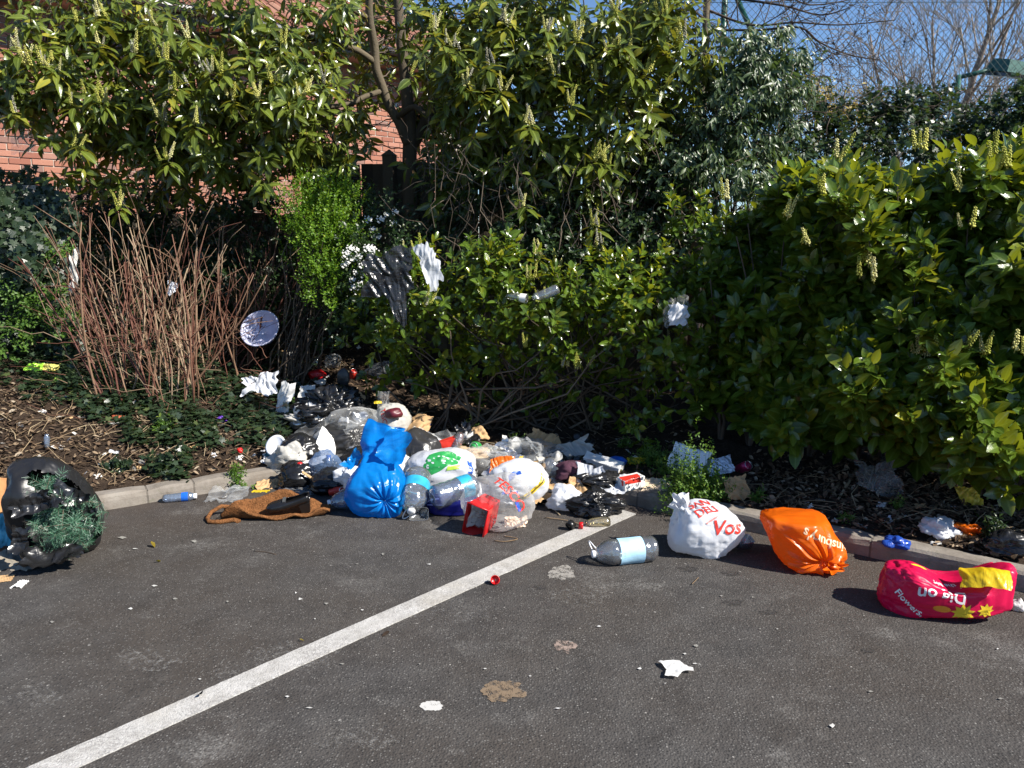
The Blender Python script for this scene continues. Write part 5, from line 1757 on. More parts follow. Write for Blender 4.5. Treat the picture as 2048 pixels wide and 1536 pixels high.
def bottle(label, centre, axis, length, rad, mat='clear', band=None, band_at=(.35, .65), cap='white_plastic', handle=False, seed=1, roll=0.0, neck=.30, ribs=5, crush=.003, name='plastic_bottle', group=None):
    t = empty(name, centre, 0, label, 'bottle', group); orient(t, axis, roll=roll)
    L, R_ = length, rad
    prof = [(R_ * .35, -L * .5 + .008), (R_ * .8, -L * .5), (R_ * .97, -L * .5 + .015)]
    body_top = L * (.5 - neck)
    nb = 18
    for k in range(nb + 1):
        z = -L * .5 + .03 + (body_top + L * .5 - .03) * k / nb
        prof.append((R_ * (1 - .035 * (.5 + .5 * sin(k / nb * 2 * pi * ribs))), z))
    for k in range(1, 7):
        u = k / 7; prof.append((R_ * (1 - u) ** .55 * .72 + R_ * .28 * (1 - u * .1), body_top + (L * neck * .82) * u))
    rn = max(.0135, R_ * .24)
    prof += [(rn, L * .5 - L * neck * .14), (rn, L * .5 - .018)]
    b = lathe_obj('bottle_body', prof, mat, t, 32, closed=True); dent(b, seed, crush)
    if band:
        z0, z1 = -L * .5 + L * band_at[0], -L * .5 + L * band_at[1]
        lb = lathe_obj('label', [(R_ * 1.004, z0), (R_ * 1.008, z0 * .67 + z1 * .33), (R_ * 1.006, z0 * .33 + z1 * .67), (R_ * 1.004, z1)], band, t, 32, closed=False); dent(lb, seed, crush)
    if cap:
        lathe_obj('cap', [(rn * 1.18, L * .5 - .024), (rn * 1.22, L * .5 - .022), (rn * 1.2, L * .5 - .003), (rn * 1.1, L * .5)], cap, t, 20)
    if handle:
        A = Acc(); pts = [Vector((rn * 1.1 * sin(a), .03 + .0, L * .5 - .03 + .0)) for a in (0,)]
        pts = [Vector((.02 * cos(a), rn * 1.3 + .024 * (1 - cos(a * 2)) * .5 + .028 * sin(a), L * .5 - .022 + .030 * sin(a) * .6)) for a in np.linspace(0, pi, 12)]
        A.tube(pts, .0032, 6); A.build('handle', M['white_plastic'], t, sm=True)
    return t


def can(label, centre, axis, L, R_, mat, top='tin', crush=.004, seed=1, name='drinks_can'):
    t = empty(name, centre, 0, label, 'can'); orient(t, axis)
    b = lathe_obj('can_body', [(R_ * .72, -L / 2), (R_, -L / 2 + .008)] + [(R_, -L / 2 + .008 + (L - .022) * k / 10) for k in range(1, 11)] + [(R_ * .8, L / 2 - .004), (R_ * .8, L / 2)], mat, t, 24); dent(b, seed, crush)
    lathe_obj('can_rim', [(R_ * .82, L / 2 - .004), (R_ * .86, L / 2 + .002), (R_ * .78, L / 2 + .003), (R_ * .74, L / 2 - .003), (.003, L / 2 - .002)], top, t, 24)
    return t


def cap_item(label, px, py, mat, R_, H_, axis, Y=None, name='bottle_cap', z=None):
    p = loc_of(px, py, Y); t_ = Acc()
    prof = [(R_ * .2, 0), (R_ * .9, 0), (R_, .002), (R_, H_), (R_ * .9, H_), (R_ * .86, .003), (R_ * .2, .002)]
    t_.lathe(prof, 22, closed=False)
    o = t_.build(name, M[mat], sm=True); orient(o, axis)
    ax = Vector(axis).normalized()
    o.location = p + Vector((0, 0, R_ * math.sqrt(max(0, 1 - ax.z ** 2)) + .001 if z is None else z))
    return tag(o, label, 'bottle cap')


def box_mesh(name, w, d, h, seed=1, crush=.04, cuts=4):
    bm = bmesh.new(); bmesh.ops.create_cube(bm, size=1); bmesh.ops.scale(bm, vec=(w, d, h), verts=bm.verts)
    bmesh.ops.bevel(bm, geom=bm.edges[:], offset=min(w, d, h) * .04, segments=1, affect='EDGES')
    bmesh.ops.subdivide_edges(bm, edges=[e for e in bm.edges if e.calc_length() > min(w, d, h) * .3], cuts=cuts, use_grid_fill=True)
    for v in bm.verts:
        f = 3.5 / max(w, d, h)
        v.co += Vector((noise.noise(v.co * f + Vector((seed, 0, 0))), noise.noise(v.co * f + Vector((seed, 5, 0))), noise.noise(v.co * f + Vector((seed, 9, 0))))) * crush * max(w, d, h)
    me = bpy.data.meshes.new(name); bm.to_mesh(me); bm.free(); return me


def box_item(name, label, cat, px, py, size, mat, Y=None, rot=(0, 0, 0), seed=1, crush=.03, lift=None):
    p = loc_of(px, py, Y)
    me = box_mesh(name, *size, seed, crush)
    o = link(name, me, M[mat] if isinstance(mat, str) else mat)
    o.rotation_euler = rot
    zmin = min((o.rotation_euler.to_matrix() @ v.co).z for v in me.vertices)
    o.location = p + Vector((0, 0, -zmin + .001))
    return tag(o, label, cat)

# ================================================================== things on the asphalt
# --- big torn black sack with artificial fir sprigs
pb_ = ong(95, 1140); bagc = Vector((pb_.x - .075, pb_.y + .20, 0))
def hole(c):
    u = (c.x - .085) / .165; v = (c.z - .185) / .180
    big = c.y < -.02 and u * u + v * v < 1 + .22 * noise.noise(c * 22)
    u2 = (c.x - .04) / .09; v2 = (c.z - .395 + (c.x - .04) * .5) / .045
    return big or (c.y < .05 and u2 * u2 + v2 * v2 < 1 + .3 * noise.noise(c * 20))
def warp_sack(p):
    return Vector((p.x - .10 * max(0, p.z) , p.y, p.z + .05 * max(0, -p.x)))
me = blob_mesh('bin_bag', (.44, .46, .57), 3.1, .05, 1.9, 96, 64, .95, .3, (0, 0, 1), .0, lumps=.22, hole=hole, facet=.9, planes=34)
M['sack_film'] = film('sack_film', (.016, .016, .017), .33, .55, 9, .04, spec=.5)
sack = link('bin_bag', me, M['sack_film'], loc=bagc); tag(sack, 'big torn black bin bag with green artificial fir spilling out', 'bin bag')
sack.rotation_euler = (0, 0, radians(14))
# torn flaps round the tear
for i, (dx, dz, dy, r) in enumerate([(.0, .31, -.19, .09), (.15, .31, -.14, .08), (.205, .18, -.12, .07), (.07, .02, -.24, .12), (-.07, .15, -.22, .06)]):
    me = sheet_mesh('torn_flap', r * 2.0, r * 1.0, 40 + i, .22, 5, 18, 10, .3, .35)
    me.transform(Matrix.Rotation(radians([70, 60, 80, 12, 80][i]), 4, 'X') @ Matrix.Rotation([.3, -.5, 1.4, .1, 1.3][i], 4, 'Z'))
    o = link('torn_flap', me, M['black_bag'], sack, loc=(dx, dy, dz + .01))
fir = empty('artificial_fir', bagc + Vector((.08, -.06, .05)), 0, 'bundle of green artificial fir sprigs bulging from the torn black bag', 'artificial tree')
rng = random.Random(8)
NP, ND, NL = [], [], []
twp = []
cR = Matrix.Rotation(radians(14), 3, 'Z')
for i in range(84):
    if i < 72:
        th, rr_ = rng.uniform(0, 6.28), rng.random() ** .5; c = Vector((.085 + .14 * rr_ * cos(th), 0, .185 + .155 * rr_ * sin(th)))
        c.y = -.235 + .13 * rr_ * rr_ + rng.uniform(0, .04)
    else:
        c = Vector((.04 + rng.uniform(-.06, .06), -.12 + rng.uniform(-.02, .03), .375 + rng.uniform(-.03, .03)))
    c = bagc + cR @ c
    d = Vector((rng.gauss(.1, .5), -.45 + rng.gauss(0, .3), rng.gauss(.1, .5))).normalized(); L = rng.uniform(.09, .16)
    a0_ = c - d * L * .5; twp.append(([a0_, c, c + d * L * .5], [.002, .002, .001]))
    for k in range(95):
        t = rng.random(); az = rng.uniform(0, 6.28); u = d.orthogonal().normalized(); w = d.cross(u)
        nd = (u * cos(az) + w * sin(az)) * .9 + d * .45
        NP.append(a0_ + d * L * t); ND.append(nd); NL.append(rng.uniform(.022, .042))
T_NEEDLE = (np.array([(-.022, 0, 0), (.022, 0, 0), (.012, 1, .06), (-.012, 1, .06)], float), np.array([(0, 1, 2), (0, 2, 3)]), np.zeros(4))
M['fir'] = rndmat('fir_needle', [(0, (.03, .10, .055)), (.5, (.08, .21, .12)), (.85, (.20, .36, .25)), (1, (.5, .6, .5))], .45, .1, 40, .1, .3)
merged('needles', np.array([v[:] for v in NP]), np.array([v[:] for v in ND]), RNG.normal(0, 1, (len(NP), 3)), np.array(NL), T_NEEDLE, M['fir'], fir)
twigs_mesh('sprig_wires', twp, M['twig'], fir, 4)
# --- what lies against it
o = box_item('torn_box', 'torn orange and brown printed cardboard box behind the black sack', 'box', 16, 1062, (.15, .04, .28), plain('orange_card', (.55, .26, .10), .8, .4, 9, .3, 40), rot=(radians(-14), radians(16), radians(20)), seed=5, crush=.06)
o = sheet_item('printed_sheet', 'turquoise and white printed plastic wrapper beside the black sack', 'wrapper', 8, 1096, 60, 70, plain('turquoise_wrap', (.10, .42, .55), .4, .75, 12, .4, 30), face=1.1, rz=.5, seed=6, amp=.12)
sheet_item('blue_cap_scrap', 'scrap of white paper with a blue corner on top of the sack', 'paper', 38, 965, 30, 22, 'paper', Y=3.75, face=.9, seed=7, amp=.2)
sheet_item('cloth_rag', 'beige cloth rag under the torn black bag', 'rag', 30, 1128, 120, 40, 'cloth', face=.12, rz=-.1, seed=8, amp=.16, freq=3, rag=.3)
sheet_item('orange_card_scrap', 'small orange cardboard scrap in front of the cloth rag', 'cardboard', 10, 1160, 32, 14, 'card', face=.05, rz=.35, seed=9, amp=.08)
sheet_item('tissue_scrap', 'small white tissue scrap on asphalt below the torn sack', 'tissue', 42, 1171, 24, 12, 'paper', seed=10, amp=.25)

# --- small bottle by the kerb, clear film
p = ong(358, 1006)
bottle('small clear water bottle with blue label lying against the kerb', p + Vector((0, .02, .028)), (1, .25, .02), .19, .028, 'clear_blue', 'blue_plastic', (.55, .75), 'white_plastic', seed=2, neck=.22)
sheet_item('plastic_film', 'crumpled clear plastic film on asphalt by the kerb', 'plastic film', 455, 995, 76, 36, 'clear_grey', face=.15, seed=11, amp=.25, freq=5)

# --- brown fleece with the shoe
fp = ong(548, 1040); fc = fp + Vector((0, .06, 0))
V, Fs = [], []
nx, ny = 60, 26
Wf, Df = .60, .20
for i in range(nx + 1):
    u = i / nx; x = (u - .5) * Wf
    front = .015 + .085 * math.exp(-((u - .16) / .13) ** 2) + .035 * math.exp(-((u - .9) / .10) ** 2) + .012 * sin(u * 21)
    back = .075 + .05 * math.exp(-((u - .55) / .16) ** 2) - .05 * smooth(.75, 1.0, u) - .045 * smooth(.12, 0, u)
    wid = Df * (.55 + .45 * sin(pi * min(1, max(0, u * .9 + .08))))
    for j in range(ny + 1):
        v = j / ny; a = (v - .5) * 2
        hgt = front if a < 0 else back
        y = wid * .5 * math.copysign(abs(a) ** .8, a)
        z = hgt * abs(a) ** 2.4 + .004 + .006 * noise.noise((x * 22, y * 22, 2)) + .004 * noise.noise((x * 60, y * 60, 5))
        curlz = .05 * smooth(.93, 1.0, u) * (1 - abs(a))
        V.append((x, y + .02 * noise.noise((u * 5, v * 2, 8)) - (.03 * (u - .5)) * 1.2, max(.002, z + curlz)))
for i in range(nx):
    for j in range(ny):
        a = i * (ny + 1) + j; Fs.append((a, a + ny + 1, a + ny + 2, a + 1))
me = mesh_py('fleece', V, Fs, True)
fle = link('fleece_rug', me, M['fleece'], loc=fc); fle.rotation_euler = (0, 0, radians(9))
md = fle.modifiers.new('thick', 'SOLIDIFY'); md.thickness = .014; md.offset = 1
tag(fle, 'curled brown fleece rug with a strap lying on the asphalt', 'rug')
A = Acc(); A.tube([(-.27, .06, .05), (-.31, .05, .06), (-.36, .02, .04), (-.375, -.03, .018), (-.35, -.08, .014), (-.29, -.09, .016), (-.22, -.075, .018), (-.19, -.09, .012)], [.012, .012, .011, .012, .014, .014, .014, .014], 8)
A.build('strap', M['fleece'], fle, sm=True)
A = Acc(); A.add([(-.31, .045, .02), (-.24, .055, .06), (-.23, -.05, .05), (-.33, -.06, .012)], [(0, 1, 2, 3)])
A.build('lining', M['black_plastic'], fle)  # flat black sheet painting in the dark inside of the fleece's open end
# shoe: sections from toe to heel
sh = ong(577, 1022); shoe = empty('shoe', fc + Vector((.075, -.005, .05)), radians(11), 'black leather heeled loafer lying in the brown fleece', 'shoe')
shoe.rotation_euler = (radians(14), radians(-4), radians(10))
secs = [(-.125, .012, .012, .020), (-.115, .026, .006, .034), (-.09, .036, .004, .044), (-.05, .040, .004, .052), (-.01, .036, .008, .060), (.03, .030, .016, .066), (.07, .029, .026, .075), (.10, .028, .034, .086), (.118, .020, .038, .088)]
V, Fs = [], []; n = 18
for x, w, zb_, zt_ in secs:
    for k in range(n):
        a = 2 * pi * k / n; V.append((x, w * cos(a), (zb_ + zt_) / 2 + (zt_ - zb_) / 2 * math.copysign(abs(sin(a)) ** .7, sin(a))))
for i in range(len(secs) - 1):
    for k in range(n):
        k2 = (k + 1) % n; zc = i >= 4 and sin(2 * pi * (k + .5) / n) > .72
        if not zc: Fs.append((i * n + k, (i + 1) * n + k, (i + 1) * n + k2, i * n + k2))
Fs += [tuple(range(n))]
o = link('upper', mesh_py('upper', V, Fs, True), M['leather'], shoe); md = o.modifiers.new('t', 'SOLIDIFY'); md.thickness = .003
A = Acc(); A.add([(.055, -.026, .026), (.118, -.024, .036), (.118, .024, .036), (.055, .026, .026), (.066, -.022, -.03), (.112, -.020, -.03), (.112, .020, -.03), (.066, .022, -.03)], [(0, 1, 2, 3), (7, 6, 5, 4), (4, 5, 1, 0), (5, 6, 2, 1), (6, 7, 3, 2), (7, 4, 0, 3)])
A.build('heel', M['black_plastic'], shoe)
A = Acc(); A.box((-.03, -.022, .059), (-.012, .022, .064)); A.build('buckle', M['tin'], shoe)

# --- blue sack
bl_ = ong(748, 1041); bw = bl_ + Vector((0, .13, 0))
blue = link('blue_bag', blob_mesh('blue_bag', (.365, .31, .375), 5.3, .05, 2.2, 96, 64, .88, .2, (.34, -.9, -.2), .12, 13, .10, pspan=.55, warp=lambda p: Vector((p.x * (1 - .28 * smooth(.02, .17, p.z)), p.y * (1 - .25 * smooth(.02, .17, p.z)), p.z))), M['blue_bag'], loc=bw)
tag(blue, 'bright blue tied carrier bag with its top twisted up', 'carrier bag')
nk = at(752, 932, bw.y)
0 and ruffle('twisted_neck', M['blue_bag'], blue, nk - Vector((0, 0, .03)), (-.02, .05, 1), .050, .052, .09, 2, 6, amp=.18)
def loft(name, rings, mat, parent, seed, amp=.012, nu=48):
    """thin tube through rings (px, py, half width px, thickness ratio, tilt) at the parent's distance"""
    V, Fs = [], []; Y = parent.location.y
    cs = [(at(a, b, Y + dy), hw * Y / F, th, tl) for a, b, hw, th, tl, dy in rings]
    sub_ = 6; rows = []
    for k in range(len(cs) - 1):
        for q in range(sub_ + (k == len(cs) - 2)):
            t = q / sub_; t = t * t * (3 - 2 * t)
            rows.append((cs[k][0].lerp(cs[k + 1][0], t), *[cs[k][m] + (cs[k + 1][m] - cs[k][m]) * t for m in (1, 2, 3)]))
    for r_, (c, hw, th, tl) in enumerate(rows):
        for i_ in range(nu):
            a = 2 * pi * i_ / nu; x = hw * math.copysign(abs(cos(a)) ** .8, cos(a))
            q = c + Vector((x * cos(tl), hw * th * sin(a), x * sin(tl)))
            q += Vector((noise.noise(q * 18 + Vector((seed, 0, 0))), 2.2 * noise.noise(q * 16 + Vector((0, seed, 0))), noise.noise(q * 18 + Vector((0, 0, seed))))) * amp
            V.append(q)
    for r_ in range(len(rows) - 1):
        for i_ in range(nu):
            i2 = (i_ + 1) % nu; Fs.append((r_ * nu + i_, r_ * nu + i2, (r_ + 1) * nu + i2, (r_ + 1) * nu + i_))
    o = link(name, mesh_py(name, V, Fs, True), mat, parent); o.matrix_parent_inverse = parent.matrix_basis.inverted(); return o
loft('open_top', [(752, 936, 17, .9, 0, 0), (750, 915, 22, .7, .05, 0), (756, 890, 38, .35, -.1, .02), (768, 864, 42, .22, -.2, .04), (774, 850, 41, .15, -.26, .05)], M['blue_bag'], blue, 4)
me = sheet_mesh('bag_handle', .15, .20, 61, .12, 4, 16, 16, .25, .25); me.transform(Matrix.Rotation(radians(72), 4, 'X') @ Matrix.Rotation(-.5, 4, 'Z'))
o = link('bag_handle', me, M['blue_bag'], blue); o.matrix_parent_inverse = blue.matrix_basis.inverted(); o.location = at(790, 895, bw.y - .02)
me = sheet_mesh('bag_tail', .12, .07, 62, .2, 4, 14, 8, .2, .3); me.transform(Matrix.Rotation(radians(60), 4, 'X') @ Matrix.Rotation(.9, 4, 'Z'))
o = link('bag_tail', me, M['blue_bag'], blue); o.matrix_parent_inverse = blue.matrix_basis.inverted(); o.location = at(708, 922, bw.y + .02)

# --- big bottles in front of the pile
p = at(830, 985, 4.22)
bottle('large clear aqua-labelled water bottle, cap pointing out beside the blue bag', p, (-.05, -.80, -.45), .30, .078, 'clear', 'aqua_label', (.28, .5), 'white_plastic', True, 3, roll=2.4, neck=.3)
p = at(906, 983, 4.22)
bottle('large clear water bottle with aqua label lying crosswise on the navy bag', p, (-.80, -.55, -.12), .29, .072, 'clear_blue', 'aqua_label', (.12, .38), None, False, 4, neck=.1)
p = ong(690, 1022)
bottle('pale blue bottle half hidden behind the left side of the blue bag', p + Vector((.02, .05, .06)), (-.92, -.3, -.12), .26, .062, 'clear_blue', None, cap='white_plastic', seed=5, neck=.4)
# clear food tray
tr = ong(838, 1036)
def tray(label, loc, w, d, h, mat, rot, name='plastic_tray', wall=.0):
    prof = [(1.0, h, .0), (.96, h * .95, 0), (.86, .006, 0), (.3, .004, 0)]
    V, Fs = [], []; n = 32
    for k_, zz_, _ in prof:
        for i in range(n):
            a = 2 * pi * i / n; cx, sx = cos(a), sin(a)
            V.append((math.copysign(abs(cx) ** .35, cx) * w / 2 * k_, math.copysign(abs(sx) ** .35, sx) * d / 2 * k_, zz_))
    for j in range(len(prof) - 1):
        for i in range(n):
            i2 = (i + 1) % n; Fs.append((j * n + i, (j + 1) * n + i, (j + 1) * n + i2, j * n + i2))
    Fs.append(tuple(3 * n + i for i in range(n)))
    o = link(name, mesh_py(name, V, Fs, True), M[mat] if isinstance(mat, str) else mat, loc=loc); o.rotation_euler = rot
    md = o.modifiers.new('t', 'SOLIDIFY'); md.thickness = .002
    return tag(o, label, 'tray')
tray('small clear food tray standing below the cap of the big bottle', tr + Vector((0, -.01, .035)), .11, .075, .045, 'clear', (radians(80), 0, radians(8)))
# navy bag with print
navy = blob_item('navy_bag', 'navy blue carrier bag with lilac print under the large bottles', 'carrier bag', 900, 1032, 112, 58, 'navy_bag', dep=.7, seed=6, crease=.06, boxy=.8)
for q_ in ((862, 1000, .05), (868, 1010, .06)):
    decal(navy, poly_shape([(-q_[2], -.003), (q_[2], -.003), (q_[2], .003), (-q_[2], .003)]), q_[0], q_[1], 'lilac_print', (1, .02), 'print_line')
# --- clear bag with the red punnet
cb = ong(972, 1074)
punn = empty('red_tray', cb + Vector((-.02, .09, .092)), 0, 'red plastic food tray with white lining poking from the clear bag', 'tray')
punn.rotation_euler = (radians(96), radians(14), radians(-24))
tray_v = []
A = Acc(); w_, d_2, h_ = .115, .175, .17
rim = [(-w_ / 2, -d_2 / 2), (w_ / 2, -d_2 / 2), (w_ / 2, d_2 / 2), (-w_ / 2, d_2 / 2)]
for (x0_, y0_), (x1_, y1_) in zip(rim, rim[1:] + rim[:1]):
    k_ = .82
    A.add([(x0_, y0_, h_ / 2), (x1_, y1_, h_ / 2), (x1_ * k_, y1_ * k_, -h_ / 2), (x0_ * k_, y0_ * k_, -h_ / 2)], [(0, 1, 2, 3)])
A.add([(x * .82, y * .82, -h_ / 2) for x, y in rim], [(0, 1, 2, 3)])
o = A.build('tray_wall', M['red_plastic'], punn); md = o.modifiers.new('t', 'SOLIDIFY'); md.thickness = .003
A = Acc()
pts = [(x * 1.06, y * 1.04, h_ / 2) for x, y in rim]
A.tube([Vector(q) for q in pts + pts[:1]], .006, 8); A.build('rim', M['red_plastic'], punn, sm=True)
me = sheet_mesh('lining', .11, .15, 31, .12, 5, 12, 14); me.transform(Matrix.Translation((-.025, .0, .01)) @ Matrix.Rotation(.9, 4, 'Y'))
link('lining', me, M['paper'], punn)
clr = link('clear_bag', blob_mesh('clear_bag', (.37, .30, .31), 7.7, .08, 2.6, 72, 48, .85, .2, (-.35, -.9, -.25), .10, 11, .14), M['clear_bag'], loc=cb + Vector((.055, .20, 0))); clr.rotation_euler = (0, 0, .1)
tag(clr, 'clear carrier bag with red lettering bulging round a red tray', 'carrier bag')
decal(clr, text_shape('TESCO', .075), 1020, 985, 'red_print', (.62, .85))
decal(clr, poly_shape([(-.03, -.008), (.03, -.012), (.035, .008), (-.02, .012)]), 1036, 1012, 'blue_print', (.62, .85), 'print_mark')
sheet_item('greasy_wrapper', 'white and orange greasy paper wrapper by the clear bag', 'wrapper', 1032, 1050, 48, 22, plain('greasy_paper', (.74, .58, .44), .6, .4, 26, .4, 40), face=.5, seed=33, amp=.3)
can('crushed red and white drinks can beside the striped bag', ong(1062, 1008) + Vector((0, .03, .035)), (1, .2, .15), .12, .032, 'red_print', seed=4, crush=.012)

# --- white, green and striped bags in the middle
gb = blob_item('printed_bag', 'white carrier bag with a green leaf print in the middle of the pile', 'carrier bag', 888, 968, 120, 82, 'white_bag', Y=4.62, dep=.9, seed=9, crease=.10, boxy=.85)
decal(gb, poly_shape([(-.13, -.04), (-.07, .05), (.05, .075), (.13, .04), (.09, -.04), (-.02, -.07), (-.10, -.085)]), 884, 916, 'green_print', (1, -.3), 'leaf_print')
decal(gb, poly_shape([(-.03, -.012), (.05, -.012), (.06, .012), (-.02, .012)]), 902, 936, 'lime_print', (1, -.2), 'leaf_edge_print', .003)
decal(gb, poly_shape([(-.012, -.06), (.02, -.06), (.025, .06), (-.02, .06)]), 942, 940, 'blue_print', (1, .3), 'stripe_print')
wb = blob_item('striped_bag', 'white carrier bag with blue lettering and a yellow stripe', 'carrier bag', 1038, 1004, 112, 100, 'white_bag', Y=4.55, dep=.8, seed=10, crease=.09, pleat=.09, pole=(-.4, -.8, .1), npl=9)
decal(wb, poly_shape([(-.04, -.014), (-.01, -.018), (.0, .0), (.04, -.006), (.045, .02), (.0, .03), (-.035, .016)]), 1030, 952, 'blue_print', (1, -.5), 'print_mark')
decal(wb, poly_shape([(-.11, -.014), (.11, -.020), (.12, .016), (-.10, .012)]), 1062, 985, 'yellow_print', (.75, -.66), 'yellow_stripe')
decal(wb, poly_shape([(-.10, -.004), (.10, -.004), (.10, .004), (-.10, .004)]), 1064, 984, 'black_print', (.75, -.66), 'black_stripe', .004)
decal(wb, poly_shape([(-.05, -.008), (.05, -.008), (.05, .008), (-.05, .008)]), 1020, 985, 'blue_print', (1, -.15), 'blue_stripe')
sheet_item('orange_bag_piece', 'orange plastic bag piece beside the yellow striped bag', 'plastic bag', 1006, 935, 56, 44, 'orange_bag', Y=4.55, face=1.1, rz=.2, seed=34, amp=.14)
sheet_item('yellow_strip', 'yellow and black plastic strip between orange and white bags', 'wrapper', 1022, 945, 12, 80, 'yellow_pack', Y=4.42, face=1.2, rz=.1, roll=-.7, seed=35, amp=.1)
blob_item('foil_tray', 'crumpled silver foil tray in front of the orange plastic', 'foil', 995, 962, 44, 30, 'foil', Y=4.6, seed=36, crease=.35, freq=3, nu=36, nv=22)
# clear bottles at the right of the pile
bottle('crumpled clear bottle standing askew behind the white striped bag', at(1106, 950, 4.7), (-.25, .1, 1), .27, .055, 'clear', None, cap=None, seed=8, crush=.014, neck=.25)
bottle('green tinted clear bottle with a blue cap lying on the kerb', at(1148, 926, 4.95), (1, -.1, -.02), .30, .05, 'clear_green', None, cap='blue_plastic', seed=9, neck=.4)
sheet_item('grey_board', 'flat grey board edge behind the green tinted bottle', 'board', 1130, 906, 66, 10, 'joint', face=.1, seed=37, amp=.02, rag=.05)
blob_item('purple_rag', 'dark purple crumpled cloth below the green tinted bottle', 'cloth', 1140, 985, 54, 40, plain('purple_cloth', (.06, .018, .035), .9, .3, 20, .6, 60), seed=38, crease=.3, freq=2.6, nu=36, nv=22)
blob_item('bread_scrap', 'pale crumbled bread beside the red and white carton', 'food', 1195, 985, 40, 30, 'food', seed=39, crease=.35, freq=3.2, nu=32, nv=20)
o = box_item('blue_white_packet', 'long white and blue packet lying on the weeds', 'packet', 1205, 942, (.25, .09, .045), 'carton', Y=4.85, rot=(radians(14), radians(12), radians(-24)), seed=5, crush=.05)
blob_item('blue_plastic_tub', 'shiny blue plastic lid on top of the white packet', 'lid', 1232, 932, 36, 20, 'blue_plastic', Y=4.82, seed=41, crease=.1, nu=32, nv=18)
sheet_item('yellow_net', 'small yellow net scrap beside the blue lid', 'net', 1272, 930, 36, 14, 'yellow_pack', face=.6, seed=42, amp=.25)
bottle('brown glass bottle neck sticking out above the red carton', at(1272, 946, 4.75), (.55, -.6, .25), .16, .03, 'clear_brown', None, cap=None, seed=11, neck=.5, name='glass_bottle')
cart = box_item('milk_carton', 'small white carton with a red top on the kerb edge', 'carton', 1262, 978, (.145, .085, .07), 'carton', Y=None, rot=(0, radians(-6), radians(24)), seed=6, crush=.03)
decal(cart, poly_shape([(-.06, -.03), (.06, -.03), (.06, .03), (-.06, .03)]), 1262, 957, 'red_print', (1, -.25), 'red_top')
sheet_item('flatbread', 'piece of pale bread on the kerb beside the carton', 'bread', 1312, 978, 62, 30, 'food', face=.25, seed=43, amp=.15, rag=.3)
# foam sheets and packets behind the weeds
fo = sheet_item('foam_sheet', 'cracked white foam lid leaning behind the green weeds', 'foam', 1375, 948, 74, 56, 'foam', face=.85, rz=-.35, roll=-.25, seed=44, amp=.05, freq=2, fold=.25, nx=14, ny=12)
fo.modifiers.new('t', 'SOLIDIFY').thickness = .008
sheet_item('silver_packet', 'grey and silver printed packet beside the pink can', 'packet', 1438, 952, 54, 34, 'foil', face=.8, rz=-.2, roll=.3, seed=45, amp=.12)
can('pink foil can lying in dark litter behind the kerb', ong(1487, 950) + Vector((0, .02, .04)), (.4, -.6, .5), .10, .034, plain('pink_metal', (.50, .03, .12), .3, .3, 20, metal=.5), seed=12, crush=.012)
sheet_item('brown_paper_bag', 'crumpled brown paper behind the kerb near the weeds', 'paper', 1470, 1000, 56, 48, 'card', face=.9, rz=.3, seed=46, amp=.3, freq=5)
# --- black crumpled bag, white cloths at the line end
blob_item('black_film_heap', 'shiny crumpled black bag at the end of the white line', 'plastic bag', 1195, 1036, 84, 56, 'black_bag', dep=.8, seed=12, crease=.42, freq=3.0, nu=72, nv=48, flat=.4)
sheet_item('white_cloth', 'flat white plastic sheet beside the shiny black bag', 'plastic sheet', 1222, 1000, 66, 44, 'white_bag', face=.3, rz=-.25, seed=47, amp=.15, freq=4)
blob_item('white_crumpled_bag', 'crumpled white and grey bag left of the shiny black bag', 'plastic bag', 1130, 1022, 62, 50, 'white_bag', seed=13, crease=.28, freq=2.6, nu=56, nv=36, dep=.7)
blob_item('brown_wrapper_ball', 'small brown wrapper between white and black crumpled bags', 'wrapper', 1162, 1000, 24, 32, 'card', Y=4.45, seed=14, crease=.3, nu=28, nv=18)
cap_item('black bottle cap standing on edge on the asphalt near the line', 1138, 1062, 'black_plastic', .026, .03, (.5, .6, .35))
cap_item('small red cap at the mouth of the amber bottle', 1166, 1058, 'red_plastic', .019, .024, (-1, .1, 0))
bottle('flattened amber clear bottle lying across the white line', ong(1195, 1056) + Vector((0, .02, .024)), (-1, -.12, 0), .14, .027, 'clear_amber', None, cap=None, seed=14, crush=.006, neck=.3)
cap_item('upturned red bottle cap lying on the white line', 991, 1168, 'red_plastic', .021, .018, (-.12, -.85, .5))
# --- large bottle on its own
p = ong(1250, 1136)
t = bottle('large clear five litre bottle with pale blue label lying alone on the asphalt', p + Vector((.0, .06, .062)), (-1, -.22, -.02), .325, .064, 'clear', 'sky_label', (.22, .60), 'white_plastic', True, 15, roll=.9, neck=.28, crush=.004)
# --- white deli bag
wp = ong(1424, 1126)
deli = link('deli_bag', blob_mesh('deli_bag', (.315, .28, .30), 17.3, .075, 2.2, 96, 64, .88, .2, (-.55, .2, .7), .06, 9, .14), M['white_bag'], loc=wp + Vector((-.01, .13, 0)))
tag(deli, 'full white carrier bag with red lettering standing on the asphalt', 'carrier bag')
decal(deli, text_shape('SAN', .062), 1398, 1008, 'red_print', (.82, -.52), lift=.003)
decal(deli, text_shape('DELI', .066), 1414, 1020, 'red_print', (.82, -.56), lift=.003)
decal(deli, poly_shape([(-.035, -.004), (.035, -.004), (.035, .004), (-.035, .004)]), 1424, 1040, 'pink_print', (.80, -.5), 'print_line', .003)
decal(deli, text_shape('Vos', .10, .3), 1452, 1056, 'red_print', (.98, -.05), lift=.003)
decal(deli, text_shape('Vos', .045, .3), 1452, 1112, 'red_print', (.98, -.18), lift=.003)
ruffle('gathered_top', M['white_bag'], deli, at(1372, 1020, deli.location.y), (-.6, -.1, .8), .02, .05, .07, 5, 7, amp=.3)
